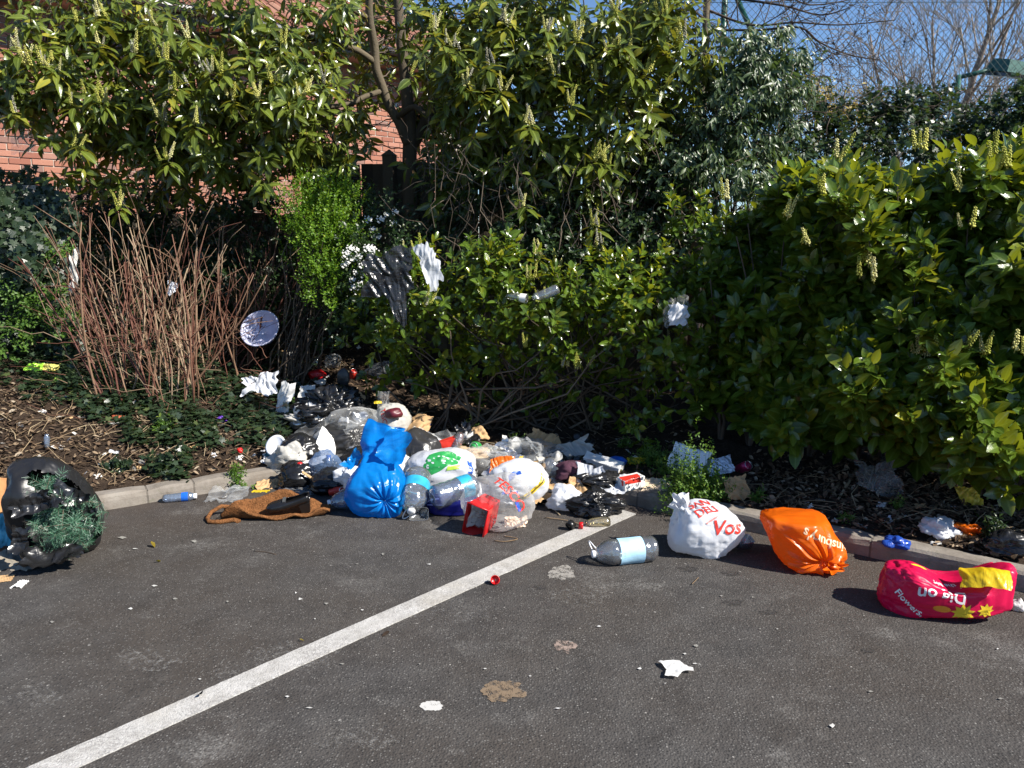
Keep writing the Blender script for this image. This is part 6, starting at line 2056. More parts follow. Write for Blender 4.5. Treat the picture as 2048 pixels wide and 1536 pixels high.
tray('small clear plastic box between the white and the orange bag', ong(1490, 1108) + Vector((0, .05, .02)), .09, .07, .05, 'clear_blue', (radians(20), 0, .3))
# --- orange bag
op = ong(1640, 1152)
def owarp(p):
    return Vector((p.x - .16 * max(0, p.z - .0), p.y, p.z))
ora = link('orange_bag', blob_mesh('orange_bag', (.34, .33, .275), 21.9, .05, 1.9, 96, 64, .72, .16, (.16, -.92, -.34), .095, 11, .08, warp=lambda p: Vector((p.x - .22 * p.y * 0 - .08 * smooth(-.05, .14, p.z), p.y + .05 * p.z, p.z))), M['orange_bag'], loc=op + Vector((-.005, .15, 0)))
ora.rotation_euler = (0, 0, radians(-10))
tag(ora, 'bright orange carrier bag knotted at the front, by the kerb', 'carrier bag')
ruffle('knot_frill', M['orange_bag'], ora, at(1662, 1132, op.y + .02), (.25, -.85, .25), .012, .055, .035, 7.1, 6, amp=.25, flat=.55)
decal(ora, text_shape("Sainsbury's", .062), 1658, 1086, 'pale_orange', (-1, -.30), arc=-.9)
# --- pink bag
pk = ong(1880, 1254)
def pwarp(p):
    sag = .72 * math.exp(-((p.x - .03) / .13) ** 2) * smooth(-.02, .1, p.z)
    z = p.z * (1 - sag) + .06 * smooth(.12, .28, p.x) * smooth(-.08, .1, p.z)
    y = p.y * (1 - .25 * smooth(.1, .3, abs(p.x)))
    return Vector((p.x, y, z))
pink = link('pink_bag', blob_mesh('pink_bag', (.465, .25, .24), 25.1, .075, 2.3, 120, 72, .66, .12, (0, 0, 1), .0, 7, .10, warp=pwarp, facet=.95, planes=40), M['pink_bag'], loc=pk + Vector((.05, .14, 0)))
pink.rotation_euler = (0, 0, radians(-15))
tag(pink, 'bright pink shopping bag with white lettering slumped by the kerb', 'shopping bag')
decal(pink, text_shape('Dig on', .066), 1886, 1190, 'white_print', (-1, -.16))
decal(pink, text_shape('the big', .034), 1888, 1171, 'white_print', (-1, -.10))
decal(pink, text_shape('Flowers,', .040), 1818, 1208, 'white_print', (.86, .52))
decal(pink, poly_shape([(.024 * cos(a) * 1.5, .010 * sin(a)) for a in np.linspace(0, 6.1, 14)]), 1838, 1132, 'yellow_print', (1, .1), 'price_mark')
decal(pink, poly_shape(petals(9, .028, .046)), 1926, 1226, 'yellow_print', (1, 0), 'flower_print')
decal(pink, poly_shape(petals(8, .020, .034)), 1972, 1222, 'yellow_print', (1, .4), 'flower_print')
decal(pink, poly_shape([(.035 * cos(a), .018 * sin(a)) for a in np.linspace(0, 6.1, 16)]), 1884, 1218, 'orange_print', (1, .1), 'flower_print')
T_ = bvh_of(pink)
hit_, nr_, _, _ = T_.ray_cast(EYE, ray(1972, 1168).normalized())
if hit_ is None: hit_, nr_, _, _ = T_.find_nearest(at(1962, 1172, pink.location.y))
nr_ = (nr_ if nr_.z > 0 else -nr_); nr_ = (nr_ * .5 + Vector((-.05, -.55, .8)) * .5).normalized()
me = sheet_mesh('yellow_packet', .175, .105, 51, .05, 4, 30, 22, -.10, .10)
for v in me.vertices: v.co.z += .022 * max(0, 1 - (v.co.x / .10) ** 2) * max(0, 1 - (v.co.y / .062) ** 2)
o = link('yellow_packet', me, M['yellow_pack']); o.rotation_mode = 'QUATERNION'
o.rotation_quaternion = nr_.to_track_quat('Z', 'Y') @ Matrix.Rotation(.30, 3, 'Z').to_quaternion()
o.location = hit_ + nr_ * .034
tag(o, 'yellow crisp packet resting on the pink bag', 'packet')
A = Acc(); A.tube([at(2005, 1136, 3.4), at(2022, 1150, 3.38), at(2020, 1168, 3.36), at(2030, 1185, 3.36), at(2012, 1186, 3.36)], .003, 6)
o = A.build('bag_handle', M['white_plastic'], pink, sm=True); bpy.context.view_layer.update(); o.matrix_parent_inverse = pink.matrix_world.inverted()
blob_item('blue_plastic_ball', 'crumpled blue plastic wrapper by the kerb behind the pink bag', 'wrapper', 1792, 1130, 42, 24, film('royal_blue_film', (.03, .10, .50), .2, 1, 30, .3), seed=52, crease=.32, freq=3, nu=40, nv=26)
# --- papers and spills on the asphalt
def flat_piece(name, label, cat, px, py, pts, mat, lift=.006, amp=.0, group=None):
    """thin irregular piece: pts in pixels round (px,py)"""
    P_ = [onz(px + a, py + b, 0) for a, b in pts]; c = sum(P_, Vector()) / len(P_)
    me = poly_shape([(q.x - c.x, q.y - c.y) for q in P_])
    bm = bmesh.new(); bm.from_mesh(me); bmesh.ops.triangulate(bm, faces=bm.faces[:])
    for _ in range(3):
        lg = [e for e in bm.edges if e.calc_length() > .012]
        if not lg: break
        bmesh.ops.subdivide_edges(bm, edges=lg, cuts=1); bmesh.ops.triangulate(bm, faces=bm.faces[:])
    for v in bm.verts: v.co.z = amp * (1 - 2 * abs(noise.noise(v.co * 40 + Vector((px, 0, 0))))) + amp * .5
    bm.to_mesh(me); bm.free()
    me.polygons.foreach_set('use_smooth', np.ones(len(me.polygons), bool))
    o = link(name, me, M[mat] if isinstance(mat, str) else mat, loc=(c.x, c.y, asph_z(c.x, c.y) + lift))
    return tag(o, label, cat, group)
def splat(rx, ry, n, seed, j=.25):
    m_ = n if n < 8 else 44; r = random.Random(seed)
    if n < 8: return [((rx * (1 + r.uniform(-j, j))) * cos(2 * pi * k / n), (ry * (1 + r.uniform(-j, j))) * sin(2 * pi * k / n)) for k in range(n)]
    return [tuple(q * (1 + 1.3 * j * noise.noise((cos(2 * pi * k / m_) * 1.6, sin(2 * pi * k / m_) * 1.6, seed)) + j * .7 * noise.noise((cos(2 * pi * k / m_) * 6, sin(2 * pi * k / m_) * 6, seed))) for q in (rx * cos(2 * pi * k / m_), ry * sin(2 * pi * k / m_))) for k in range(m_)]
flat_piece('torn_tissue', 'white torn star-shaped tissue lying flat on the asphalt', 'tissue', 1350, 1345, [(-34, -16), (-14, -16), (6, -18), (18, -8), (36, -2), (37, 5), (16, 4), (5, 17), (-21, 14), (-17, 0)], 'paper', .008, .006)
def spill(name, col, thr=.47, soft=.04, amt=.85):
    n = N(name); co = n.coord(); n.b.inputs['Base Color'].default_value = (*col, 1); n.set(n.b, Roughness=.9)
    tp = n.new('ShaderNodeBsdfTransparent'); mx = n.new('ShaderNodeMixShader')
    f = n.math('ADD', n.math('MULTIPLY', n.noise(co, 34, 5, .7), .65), n.math('MULTIPLY', n.noise(co, 230, 3, .7), .35))
    n.l(n.ramp(f, [(thr - soft, 0.0), (thr + soft, amt)]), mx.inputs[0]); n.l(tp.outputs[0], mx.inputs[1]); n.l(n.b.outputs[0], mx.inputs[2]); n.l(mx.outputs[0], n.out.inputs['Surface'])
    return n.m
M['splash'] = plain('dried_splash', (.50, .49, .46), .9, .4, 60, .4, 80)
M['tan_splash'] = plain('tan_spill', (.20, .15, .10), .9, .5, 50, .5, 80)
M['grey_splash'] = plain('grey_spill', (.24, .23, .205), .9, .5, 60, .4, 80)
flat_piece('dried_splash', 'round dried white splash on the asphalt', 'stain', 864, 1413, splat(23, 10, 18, 1), spill('white_spill', (.55, .54, .51), .42), .0025, .0)
flat_piece('tan_spill', 'tan crumbly dried spill on the asphalt', 'stain', 1006, 1383, splat(42, 19, 22, 2, .35), spill('tan_spill_film', (.21, .15, .095), .47), .0025, .0)
flat_piece('grey_spill', 'pale grey dried spill beyond the white line', 'stain', 1122, 1147, splat(27, 13, 20, 3, .4), spill('grey_spill_film', (.30, .28, .25), .47), .0025, .0)
flat_piece('pink_grey_spill', 'small blotchy dried spill with a pinkish tint', 'stain', 1127, 1293, splat(20, 14, 16, 4, .5), spill('pinkish_spill', (.32, .24, .20), .50), .0025, .0)
for i, (px, py, rx, ry, th) in enumerate([(590, 1310, 95, 28, .55), (300, 1320, 60, 22, .54), (480, 1350, 50, 18, .55), (720, 1480, 70, 24, .55), (80, 1390, 50, 22, .55), (1170, 1190, 60, 20, .56), (900, 1225, 80, 22, .57)]):
    flat_piece('chalky_scuff', 'pale chalky scuff worn into the asphalt', 'stain', px, py, splat(rx, ry, 20, 40 + i, .4), spill('chalk_scuff', (.30, .29, .27), th + .02, .06, .5), .0025, .0, 'chalky scuffs on the asphalt')
for i, (px, py, rx, ry) in enumerate([(1465, 1205, 26, 7), (1376, 1138, 20, 6), (1460, 1147, 18, 5), (1735, 1302, 16, 5), (1535, 1225, 18, 5), (1080, 1175, 14, 5)]):
    flat_piece('oil_drip', 'dark oily drip mark on the asphalt', 'stain', px, py, splat(rx, ry, 20, 60 + i, .3), spill('oil_mark', (.034, .030, .028), .50), .0025, .0, 'oily drip marks on the asphalt')
for i, (px, py, w) in enumerate([(600, 1200, 7), (592, 1188, 5), (652, 1209, 5), (350, 1200, 7), (308, 1174, 6), (262, 1220, 5), (104, 1246, 6), (500, 1205, 4), (630, 1240, 4), (1198, 1255, 7), (1140, 1286, 5), (1392, 1294, 8), (1370, 1310, 4), (1390, 1330, 5), (1443, 1193, 4), (1506, 1196, 4), (1665, 1455, 9), (1116, 1420, 6), (1115, 1341, 5), (685, 1330, 6), (620, 1418, 8), (575, 1395, 5), (735, 1398, 5), (840, 1330, 5), (970, 1340, 6), (1060, 1355, 5), (1740, 1386, 5), (1520, 1260, 4), (1555, 1260, 3), (1280, 1340, 6), (1700, 1530, 7), (455, 1205, 4), (810, 1230, 5), (725, 1222, 5), (245, 1078, 7), (390, 1085, 7), (270, 1100, 5), (860, 1130, 5), (765, 1110, 5), (715, 1130, 4), (400, 1360, 4), (1995, 1300, 4), (2000, 1400, 6), (1745, 1445, 4), (1330, 1370, 4)]):
    o = flat_piece('paper_scrap', 'tiny pale scrap trodden onto the asphalt', 'scrap', px, py, splat(w * random.uniform(.5, 1.1), w * random.uniform(.18, .45), random.choice((3, 4, 4, 5)), i + 20, .45), ['splash', 'paper', 'grey_splash', 'grey_splash'][i % 4], .005, .0006, 'pale scraps on the asphalt')
# fallen leaves and twigs on the asphalt
def fallen_leaf(label, px, py, mat, L, seed):
    p = ong(px, py); me = mesh_np('fallen_leaf', *T_DRY[:2]); attr(me, 'vein', T_DRY[2], 'POINT')
    o = link('fallen_leaf', me, M[mat], loc=p + Vector((0, 0, .008))); o.scale = (L, L, L); o.rotation_euler = (.2, .3, seed); return tag(o, label, 'leaf')
fallen_leaf('yellow-green fallen leaf standing up on the asphalt by the torn sack', 310, 1098, 'yellow_leaf', .045, 1)
fallen_leaf('yellow-green fallen leaf lying flat near the torn sack', 322, 1126, 'yellow_leaf', .035, 3)
fallen_leaf('orange-brown fallen leaf touching the far side of the white line', 398, 1392, 'litter', .045, 4)
fallen_leaf('small brown fallen leaf beside the middle of the white line', 762, 1277, 'litter', .04, 5)
fallen_leaf('tiny yellow fallen leaf on the dark asphalt beyond the line', 609, 1285, 'yellow_leaf', .02, 2)
def twig_item(label, pts, r, mat='straw', Z=.004):
    A = Acc(); P_ = [onz(a, b, Z) for a, b in pts]; A.tube(catmull(P_, 3), r, 5); o = A.build('twig', M[mat], sm=True); return tag(o, label, 'twig')
twig_item('forked yellow-green twig lying in front of the clear bag', [(988, 1081), (1010, 1083), (1035, 1078), (1022, 1074), (1008, 1072)], .0028)
twig_item('long dry twig running from the can towards the black cap', [(1062, 1000), (1095, 1010), (1120, 1030)], .003)
twig_item('dry stalk lying left of the black bottle cap', [(1090, 1035), (1130, 1040), (1160, 1048)], .0028)
twig_item('thin dark twig on the asphalt beyond the brown fleece', [(508, 1102), (530, 1104), (552, 1109)], .003, 'twig')
twig_item('short pale stick on the asphalt between the bottle and the orange bag', [(1384, 1168), (1392, 1160), (1397, 1155)], .002)

# ================================================================== the heap behind
def B(*a, **k): return blob_item(*a, **k)
B('black_bag', 'shiny knotted black bag behind the blue bag, right side', 'bin bag', 838, 934, 88, 86, 'grey_bag', Y=4.8, seed=31, crease=.07, pleat=.10, pole=(-.2, -.8, -.5), npl=14, nu=72, nv=44)
B('black_bag', 'dark grey bag under the clear bag at the top of the pile', 'bin bag', 686, 915, 92, 78, 'grey_bag', Y=5.15, seed=32, crease=.08, pleat=.06, pole=(.6, -.5, .5), nu=64, nv=40)
B('black_bag', 'black bag beside the open white box', 'bin bag', 600, 925, 76, 66, 'black_bag', Y=4.95, seed=33, crease=.12, nu=64, nv=40)
B('black_bag', 'black bag low in the pile below the pale blue film bag', 'bin bag', 665, 985, 80, 50, 'black_bag', Y=4.65, seed=34, crease=.18, nu=56, nv=36)
B('black_bag', 'crumpled black bag behind the long white packet strip', 'bin bag', 600, 975, 70, 60, 'black_bag', Y=4.85, seed=35, crease=.2, nu=56, nv=36)
B('black_film_heap', 'black crumpled film below the brown cardboard', 'plastic bag', 665, 838, 100, 62, 'black_bag', Y=5.5, seed=36, crease=.42, freq=3.2, nu=80, nv=50, flat=.35)
B('black_bag', 'black bag deep in the middle of the heap', 'bin bag', 730, 960, 120, 70, 'black_bag', Y=5.0, seed=37, crease=.15)
B('black_bag', 'dark bag under the printed white bags', 'bin bag', 935, 965, 150, 50, 'grey_bag', Y=4.85, seed=38, crease=.15)
B('black_bag', 'black crumpled bag behind the clear bag', 'bin bag', 1085, 1000, 60, 36, 'black_bag', Y=4.65, seed=39, crease=.25)
cl_ = B('clear_bag', 'knotted clear bag at the top of the pile', 'plastic bag', 712, 875, 100, 70, 'clear_bag', Y=5.25, seed=40, crease=.10, pleat=.12, pole=(-.1, -.85, -.2), npl=12, nu=72, nv=44)
ruffle('knot_frill', M['clear_grey'], cl_, at(715, 850, 5.08), (-.7, -.5, .1), .008, .05, .10, 3, 6, amp=.3)
rw = B('white_red_bag', 'white bag with red lettering at the top of the pile', 'carrier bag', 782, 870, 66, 68, 'cream_bag', Y=5.3, seed=41, crease=.12, nu=64, nv=40)
decal(rw, text_shape('TESCO', .05), 768, 838, 'red_print', (.25, .95))
sheet_item('clear_wrap_twist', 'twist of clear wrap above the white and red bag', 'plastic film', 768, 800, 24, 34, 'clear_grey', Y=5.35, face=1.2, seed=60, amp=.3)
sheet_item('yellow_straw_wrap', 'thin yellow strip by the clear wrap twist', 'wrapper', 756, 805, 16, 6, 'yellow_pack', Y=5.3, face=1.0, seed=61)
B('dark_pot', 'dark burgundy cup in the mouth of the white and red bag', 'cup', 788, 835, 34, 22, plain('burgundy', (.10, .012, .02), .4, .3), Y=5.2, seed=62, crease=.05, nu=28, nv=18)
# white open box bag
ob_ = empty('paper_box', at(640, 930, 4.95), 0, 'crushed open white paper box leaning in the heap', 'box')
ob_.rotation_euler = (radians(-8), radians(10), radians(14))
for nm, pts in (('front_panel', [(-.10, -.06, 0), (.10, -.06, 0), (.085, -.05, .13), (-.05, -.05, .13)]), ('side_panel', [(.10, -.06, 0), (.10, .07, .01), (.085, .07, .16), (.085, -.05, .13)]),
                ('back_panel', [(-.10, .07, 0), (.10, .07, .01), (.085, .07, .16), (-.02, .07, .22)]), ('flap', [(-.05, -.05, .13), (.085, -.05, .13), (.06, .02, .20), (-.02, .0, .26)]), ('side_panel', [(-.10, -.06, 0), (-.05, -.05, .13), (-.02, .07, .22), (-.10, .07, 0)])):
    A = Acc(); n_ = 8; V = []
    a, b, c, d = map(Vector, pts)
    for i in range(n_ + 1):
        for j in range(n_ + 1):
            q = a.lerp(b, i / n_).lerp(d.lerp(c, i / n_), j / n_); V.append(q + Vector((noise.noise(q * 19), noise.noise(q * 19 + Vector((7, 0, 0))), noise.noise(q * 19 + Vector((0, 7, 0))))) * .008)
    A.add(V, [(i * (n_ + 1) + j, (i + 1) * (n_ + 1) + j, (i + 1) * (n_ + 1) + j + 1, i * (n_ + 1) + j + 1) for i in range(n_) for j in range(n_)])
    A.build(nm, M['carton'], ob_, sm=True)
B('film_bag', 'pale blue film bag of empty bottles in the heap', 'plastic bag', 652, 970, 62, 72, 'blue_film', Y=4.72, seed=42, crease=.16, dep=.8, nu=64, nv=44)
bottle('blue capped small bottle inside the pale blue film bag', at(655, 935, 4.74), (.1, .1, 1), .16, .03, 'clear_blue', 'blue_plastic', (.1, .3), 'blue_plastic', seed=21)
# cup and white bag on the left
def plate(label, px, py, Y, R_, axis, mat='foam'):
    o = lathe_obj('foam_plate', [(.002, .004), (R_ * .7, .004), (R_ * .8, .010), (R_, .016), (R_, .019), (R_ * .78, .013), (R_ * .68, .008), (.002, .008)], mat, None, 32, closed=False)
    o.location = at(px, py, Y); orient(o, axis); return tag(o, label, 'plate')
plate('white foam plate standing at the left end of the pile', 553, 892, 4.95, .072, (-.25, -.75, .55))
B('white_food_bag', 'crumpled white bag hanging over the kerb at the left of the pile', 'plastic bag', 575, 950, 58, 62, 'cream_bag', Y=4.95, seed=43, crease=.26, freq=2.6, nu=56, nv=36, dep=.6)
sheet_item('white_strip', 'white twisted plastic strip beside the foam plate', 'plastic strip', 545, 928, 44, 14, 'white_bag', Y=4.9, face=.8, rz=.1, roll=-.5, seed=63, amp=.2)
sheet_item('teal_wrapper', 'dark teal wrapper below the foam plate', 'wrapper', 548, 908, 34, 12, plain('teal_wrap', (.03, .16, .20), .4, .3), Y=4.95, face=.8, seed=64)
sheet_item('white_packet_strip', 'long white and red packet strip across the black bags', 'wrapper', 612, 930, 80, 16, 'carton', Y=4.7, face=.9, rz=.0, roll=.35, seed=65, amp=.1)
B('tomato', 'small red tomato in the heap', 'fruit', 600, 936, 15, 13, 'red_plastic', Y=4.68, seed=66, crease=.03, nu=18, nv=12)
box_item('wooden_spoon_stick', 'flat wooden stick leaning in the heap', 'stick', 617, 962, (.09, .02, .006), 'card', Y=4.6, rot=(.3, radians(38), .2), crush=.01)
sheet_item('pink_wrapper', 'pink and brown food wrapper at the foot of the heap', 'wrapper', 590, 975, 60, 40, plain('pinkish_wrap', (.50, .32, .26), .5, .5, 18, .4, 40), face=.5, seed=67, amp=.22)
sheet_item('brown_card_scrap', 'torn brown cardboard at the left foot of the heap', 'cardboard', 540, 975, 56, 22, 'card', face=.3, rz=.3, seed=68, amp=.18)
sheet_item('yellow_peel', 'thin yellow strip on the asphalt by the brown cardboard', 'peel', 522, 986, 34, 6, 'yellow_pack', face=.05, seed=69, amp=.08)
sheet_item('clear_pouch', 'crushed clear plastic pouch in front of the heap', 'plastic film', 610, 985, 90, 28, 'clear_grey', face=.4, seed=70, amp=.25, freq=5)
B('white_tissue_ball', 'crumpled white tissue ball left of the blue bag', 'tissue', 695, 975, 40, 44, 'white_bag', Y=4.55, seed=44, crease=.35, freq=3, nu=44, nv=28)
can('small dark red can below the white tissue ball', at(672, 982, 4.5), (.8, -.4, .2), .09, .026, 'red_print', seed=22, crush=.008)
B('white_food_bag', 'white wrapper heap between the blue bag and the leaf print bag', 'plastic bag', 800, 960, 56, 50, 'paper', Y=4.6, seed=45, crease=.3, nu=48, nv=30)
bottle('white plastic bottle with red cap leaning between the bags', at(822, 938, 4.55), (.8, -.1, .5), .17, .026, 'white_plastic', 'yellow_print', (.02, .2), 'red_plastic', seed=23, name='squeeze_bottle')
# behind, on the bank
bk = box_item('blue_booklet', 'flat blue printed packet lying against the dark soil', 'packet', 842, 868, (.13, .012, .10), 'blue_print', Y=5.4, rot=(radians(-38), radians(8), radians(-8)), crush=.01)
box_item('red_box', 'red box edge behind the leaf print bag', 'box', 890, 900, (.15, .06, .05), 'red_print', Y=5.0, rot=(0, radians(-14), .15), seed=7)
bottle('clear bottle end behind the red box', at(914, 886, 5.0), (.4, .2, .9), .17, .035, 'clear', None, cap=None, seed=24)
can('drinks can showing its round silver end to the camera', at(951, 893, 5.0), (-.15, -.95, .25), .12, .033, 'green_print', seed=25, crush=.002)
A = Acc(); A.tube([at(955, 897, 5.05), at(985, 896, 5.1), at(1020, 892, 5.15)], .012, 8); o = A.build('green_pipe', M['green_paint'], sm=True); tag(o, 'dark green tube end lying behind the drinks can', 'tube')
blob_item('food_heap', 'brown crumbled food scraps behind the printed bags', 'food', 940, 920, 60, 26, 'food', Y=4.95, seed=26, crease=.3, freq=3.5)
blob_item('clear_wrap_heap', 'heap of dirty clear wrap behind the striped bag', 'plastic film', 970, 935, 80, 44, 'clear_grey', Y=4.9, seed=27, crease=.3, freq=3, nu=56, nv=36)
blob_item('clear_wrap_heap', 'dirty crumpled clear wrap behind the orange plastic', 'plastic film', 1050, 912, 90, 34, 'clear_grey', Y=5.05, seed=28, crease=.3, freq=3, nu=56, nv=36)
# cardboard, papers
cb_ = sheet_item('cardboard', 'torn brown cardboard flap behind the black film', 'cardboard', 690, 800, 80, 60, 'card', Y=5.75, face=.85, rz=-.35, roll=-.35, seed=71, amp=.04, freq=3, rag=.22)
cb_.modifiers.new('t', 'SOLIDIFY').thickness = .005
B('dark_sole', 'dark rounded shoe sole lying on the cardboard', 'shoe sole', 688, 772, 24, 38, 'grey_bag', Y=5.78, seed=72, crease=.05, dep=.3, nu=28, nv=20)
sheet_item('white_paper_strip', 'torn white paper strip hanging on the ivy', 'paper', 571, 795, 28, 60, 'paper', Y=5.6, face=1.25, roll=-.15, seed=73, amp=.15, rag=.3)
sheet_item('white_paper', 'folded white paper beside the brown cardboard', 'paper', 614, 788, 32, 36, 'paper', Y=5.65, face=1.1, seed=74, amp=.14)
B('beige_food_bag', 'beige crumpled paper bag left of the black film', 'paper bag', 622, 845, 48, 50, 'paper', Y=5.4, seed=75, crease=.3, nu=44, nv=28)
sheet_item('torn_white_bag', 'torn white plastic bag draped over the ivy', 'plastic bag', 520, 770, 62, 46, 'white_bag', Y=5.75, face=1.0, seed=76, amp=.28, freq=5, rag=.4)
# basin
bs = at(525, 672, 6.15); bs.z = gh(bs.x, 6.3) + .14
basin = lathe_obj('washing_bowl', [(.002, 0), (.085, 0), (.105, .006), (.125, .05), (.150, .105), (.158, .108), (.160, .103), (.153, .100)] , 'lilac_plastic', None, 48, closed=False)
basin.modifiers.new('t', 'SOLIDIFY').thickness = .003
basin.location = at(530, 668, 6.25); orient(basin, (-.12, -.80, .52)); tag(basin, 'round white and lilac washing-up bowl propped against the bare stems', 'bowl')
# things on the dark bank
B('red_bowl', 'bright red plastic bowl on the dark bank', 'bowl', 632, 764, 36, 24, 'red_plastic', seed=77, crease=.12, freq=2.5, dep=.8, nu=36, nv=24)
B('yellow_bag_scrap', 'pale wrapper below the red bowl', 'wrapper', 640, 775, 22, 12, 'paper', seed=78, crease=.3, nu=24, nv=16)
bottle('greenish glass jar above the red bowl', ong(633, 735) + Vector((0, 0, .04)), (.1, -.5, .85), .11, .036, 'clear_green', None, cap=None, seed=26, name='glass_jar')
B('clear_cup_film', 'clear crumpled plastic cup in the shade beside the jar', 'plastic cup', 664, 740, 34, 34, 'clear_grey', seed=79, crease=.2, nu=36, nv=24)
can('faded red can in deep shade above the cardboard', ong(706, 758) + Vector((0, 0, .03)), (.3, -.5, .8), .11, .03, 'red_print', seed=27)
sheet_item('white_packet', 'white flattened packet on the soil below the bowl', 'packet', 588, 712, 30, 14, 'paper', face=.4, rz=-.2, seed=80, amp=.1)
sheet_item('brown_packet', 'brown paper scrap on the soil below the washing bowl', 'paper', 560, 712, 36, 16, 'card', face=.3, rz=.2, seed=81, amp=.15)
sheet_item('mixed_papers', 'layered pale papers beside the stems and the yellow stick', 'paper', 583, 738, 44, 16, 'paper', face=.2, seed=82, amp=.2)
A = Acc(); a, b = ong(560, 728), ong(590, 762); A.tube([a + Vector((0, 0, .02)), b + Vector((0, 0, .02))], .007, 6); o = A.build('yellow_stick', M['yellow_print'], sm=True); tag(o, 'yellow plastic stick with a blue tip on the soil', 'stick')
A2 = Acc(); A2.tube([b + Vector((0, 0, .02)), b + (b - a) * .35 + Vector((0, 0, .02))], .0075, 6); A2.build('tip', M['aqua_label'], o, sm=True)
B('dark_film', 'dark crumpled film in the shade under the shrub', 'plastic film', 770, 762, 60, 34, 'clear_grey', seed=83, crease=.3, nu=40, nv=26)
# --- caught in the bushes
def hung(name, label, cat, px, py, w, h, mat, Y, seed, **kw):
    return sheet_item(name, label, cat, px, py, w, h, mat, Y=Y, face=1.45, seed=seed, **kw)
h1 = hung('torn_black_film', 'torn dark grey plastic caught in the white-flowered shrub', 'plastic film', 775, 545, 92, 84, 'torn_black', 5.1, 90, amp=.16, freq=5, rag=.35, nx=40, ny=34)
me = sheet_mesh('film_tail', .17, .34, 91, .09, 5, 26, 40, 0, .3)
for v in me.vertices: v.co.x *= .35 + .75 * (v.co.y + .16) / .32
me.transform(Matrix.Rotation(1.5, 4, 'X') @ Matrix.Rotation(.18, 4, 'Z')); o = link('film_tail', me, M['torn_black'], h1, loc=(.065, -.03, -.17))
h2 = hung('white_bag_scrap', 'white plastic bag caught upright in the laurel', 'plastic bag', 862, 530, 36, 76, 'white_bag', 5.2, 92, amp=.2, freq=4, rag=.5, roll=.35)
bottle('clear ribbed bottle caught in the top of the low laurel', at(1090, 588, 5.05), (-.9, -.1, -.35), .19, .034, 'clear', None, cap=None, seed=28, ribs=9, neck=.15)
bottle('whitish clear bottle end caught in the laurel beside the ribbed bottle', at(1032, 594, 5.1), (-.8, .3, .1), .15, .03, 'clear', 'carton', (.0, .3), None, seed=29)
hb_ = sheet_item('hanging_clear_bag', 'translucent white bag hanging in the laurel shade', 'plastic bag', 1354, 622, 46, 54, 'clear_bag', Y=4.72, face=1.4, seed=93, amp=.35, freq=3, rag=.4, curl=-.3)
me = sheet_mesh('bag_fold', .12, .13, 193, .2, 4, 26, 26, -.4, .45); me.transform(Matrix.Rotation(1.35, 4, 'X')); link('bag_fold', me, M['white_bag'], hb_, loc=(.01, -.03, -.02))
hung('grey_plastic_sheet', 'grey and white plastic sheet hanging in the tree over the brick wall', 'plastic sheet', 45, 272, 40, 70, 'clear_grey', 6.2, 94, amp=.12, freq=4)
hung('white_film_scrap', 'small white film scrap caught in the low laurel', 'plastic film', 868, 598, 30, 10, 'white_bag', 5.3, 95, amp=.2)
hung('white_rag_in_stems', 'white plastic strip snagged among the bare stems', 'plastic strip', 345, 575, 18, 26, 'white_bag', 5.75, 96, amp=.2, rag=.4)
hung('pale_bag_in_ivy', 'dirty white bag strip caught at the edge of the ivy', 'plastic strip', 150, 540, 18, 74, 'cream_bag', 5.75, 97, amp=.2, rag=.4)
# --- right-hand bed
sheet_item('clear_torn_bag', 'torn dirty clear bag lying in the bark chips under the hedge', 'plastic bag', 1745, 985, 84, 62, 'clear_grey', face=.9, rz=-.2, seed=98, amp=.4, freq=3, rag=.35, fold=.3)
for i, (a, b, r, lab) in enumerate([((1712, 945), (1676, 1003), .009, 'long grey bleached stick under the hedge'), ((1680, 970), (1660, 1000), .006, 'short white splinter of wood beside the long bleached stick'), ((1875, 1015), (1835, 1058), .007, 'thin pale stick pointing at the kerb under the hedge'), ((1798, 1030), (1786, 1050), .006, 'short pale stick stub beside the seedling'), ((1920, 1000), (1985, 1075), .004, 'long thin green stalk by the crumpled orange wrapper')]):
    p, q = ong(*a), ong(*b); A = Acc(); A.tube([p + Vector((0, 0, .02)), p.lerp(q, .5) + Vector((.004, 0, .022)), q + Vector((0, 0, .012))], [r, r, r * .7], 6)
    o = A.build('stick', M['straw'] if i < 4 else M['weed'], sm=True); tag(o, lab, 'stick')
yp = sheet_item('yellow_packet', 'yellow and purple sweet packet under the right of the hedge', 'packet', 1936, 1012, 44, 38, plain('yellow_purple_pack', (.72, .52, .06), .35, .6, 22, .4, 40), face=.8, seed=99, amp=.18)
B('white_tissue_bag', 'crumpled white tissue and clear bag on the soil by the kerb', 'tissue', 1888, 1082, 66, 40, 'white_bag', seed=100, crease=.32, freq=2.8, nu=56, nv=36)
B('orange_wrapper', 'crumpled orange wrapper on the soil under the hedge', 'wrapper', 1944, 1076, 44, 26, 'orange_bag', seed=101, crease=.35, freq=2.8, nu=44, nv=28)
B('black_red_bag', 'crumpled black bag on the kerb by the hedge corner', 'plastic bag', 2025, 1120, 80, 52, 'black_bag', seed=102, crease=.3, freq=2.6, nu=56, nv=36)
sheet_item('red_packet', 'red and white packet on top of the crumpled black bag', 'packet', 2040, 1085, 50, 36, 'red_print', Y=3.75, face=.7, rz=-.4, seed=103, amp=.14)
B('white_scrap_ball', 'small turquoise and white scrap behind the pink bag', 'wrapper', 2040, 1225, 26, 28, 'paper', seed=104, crease=.3, nu=28, nv=18)
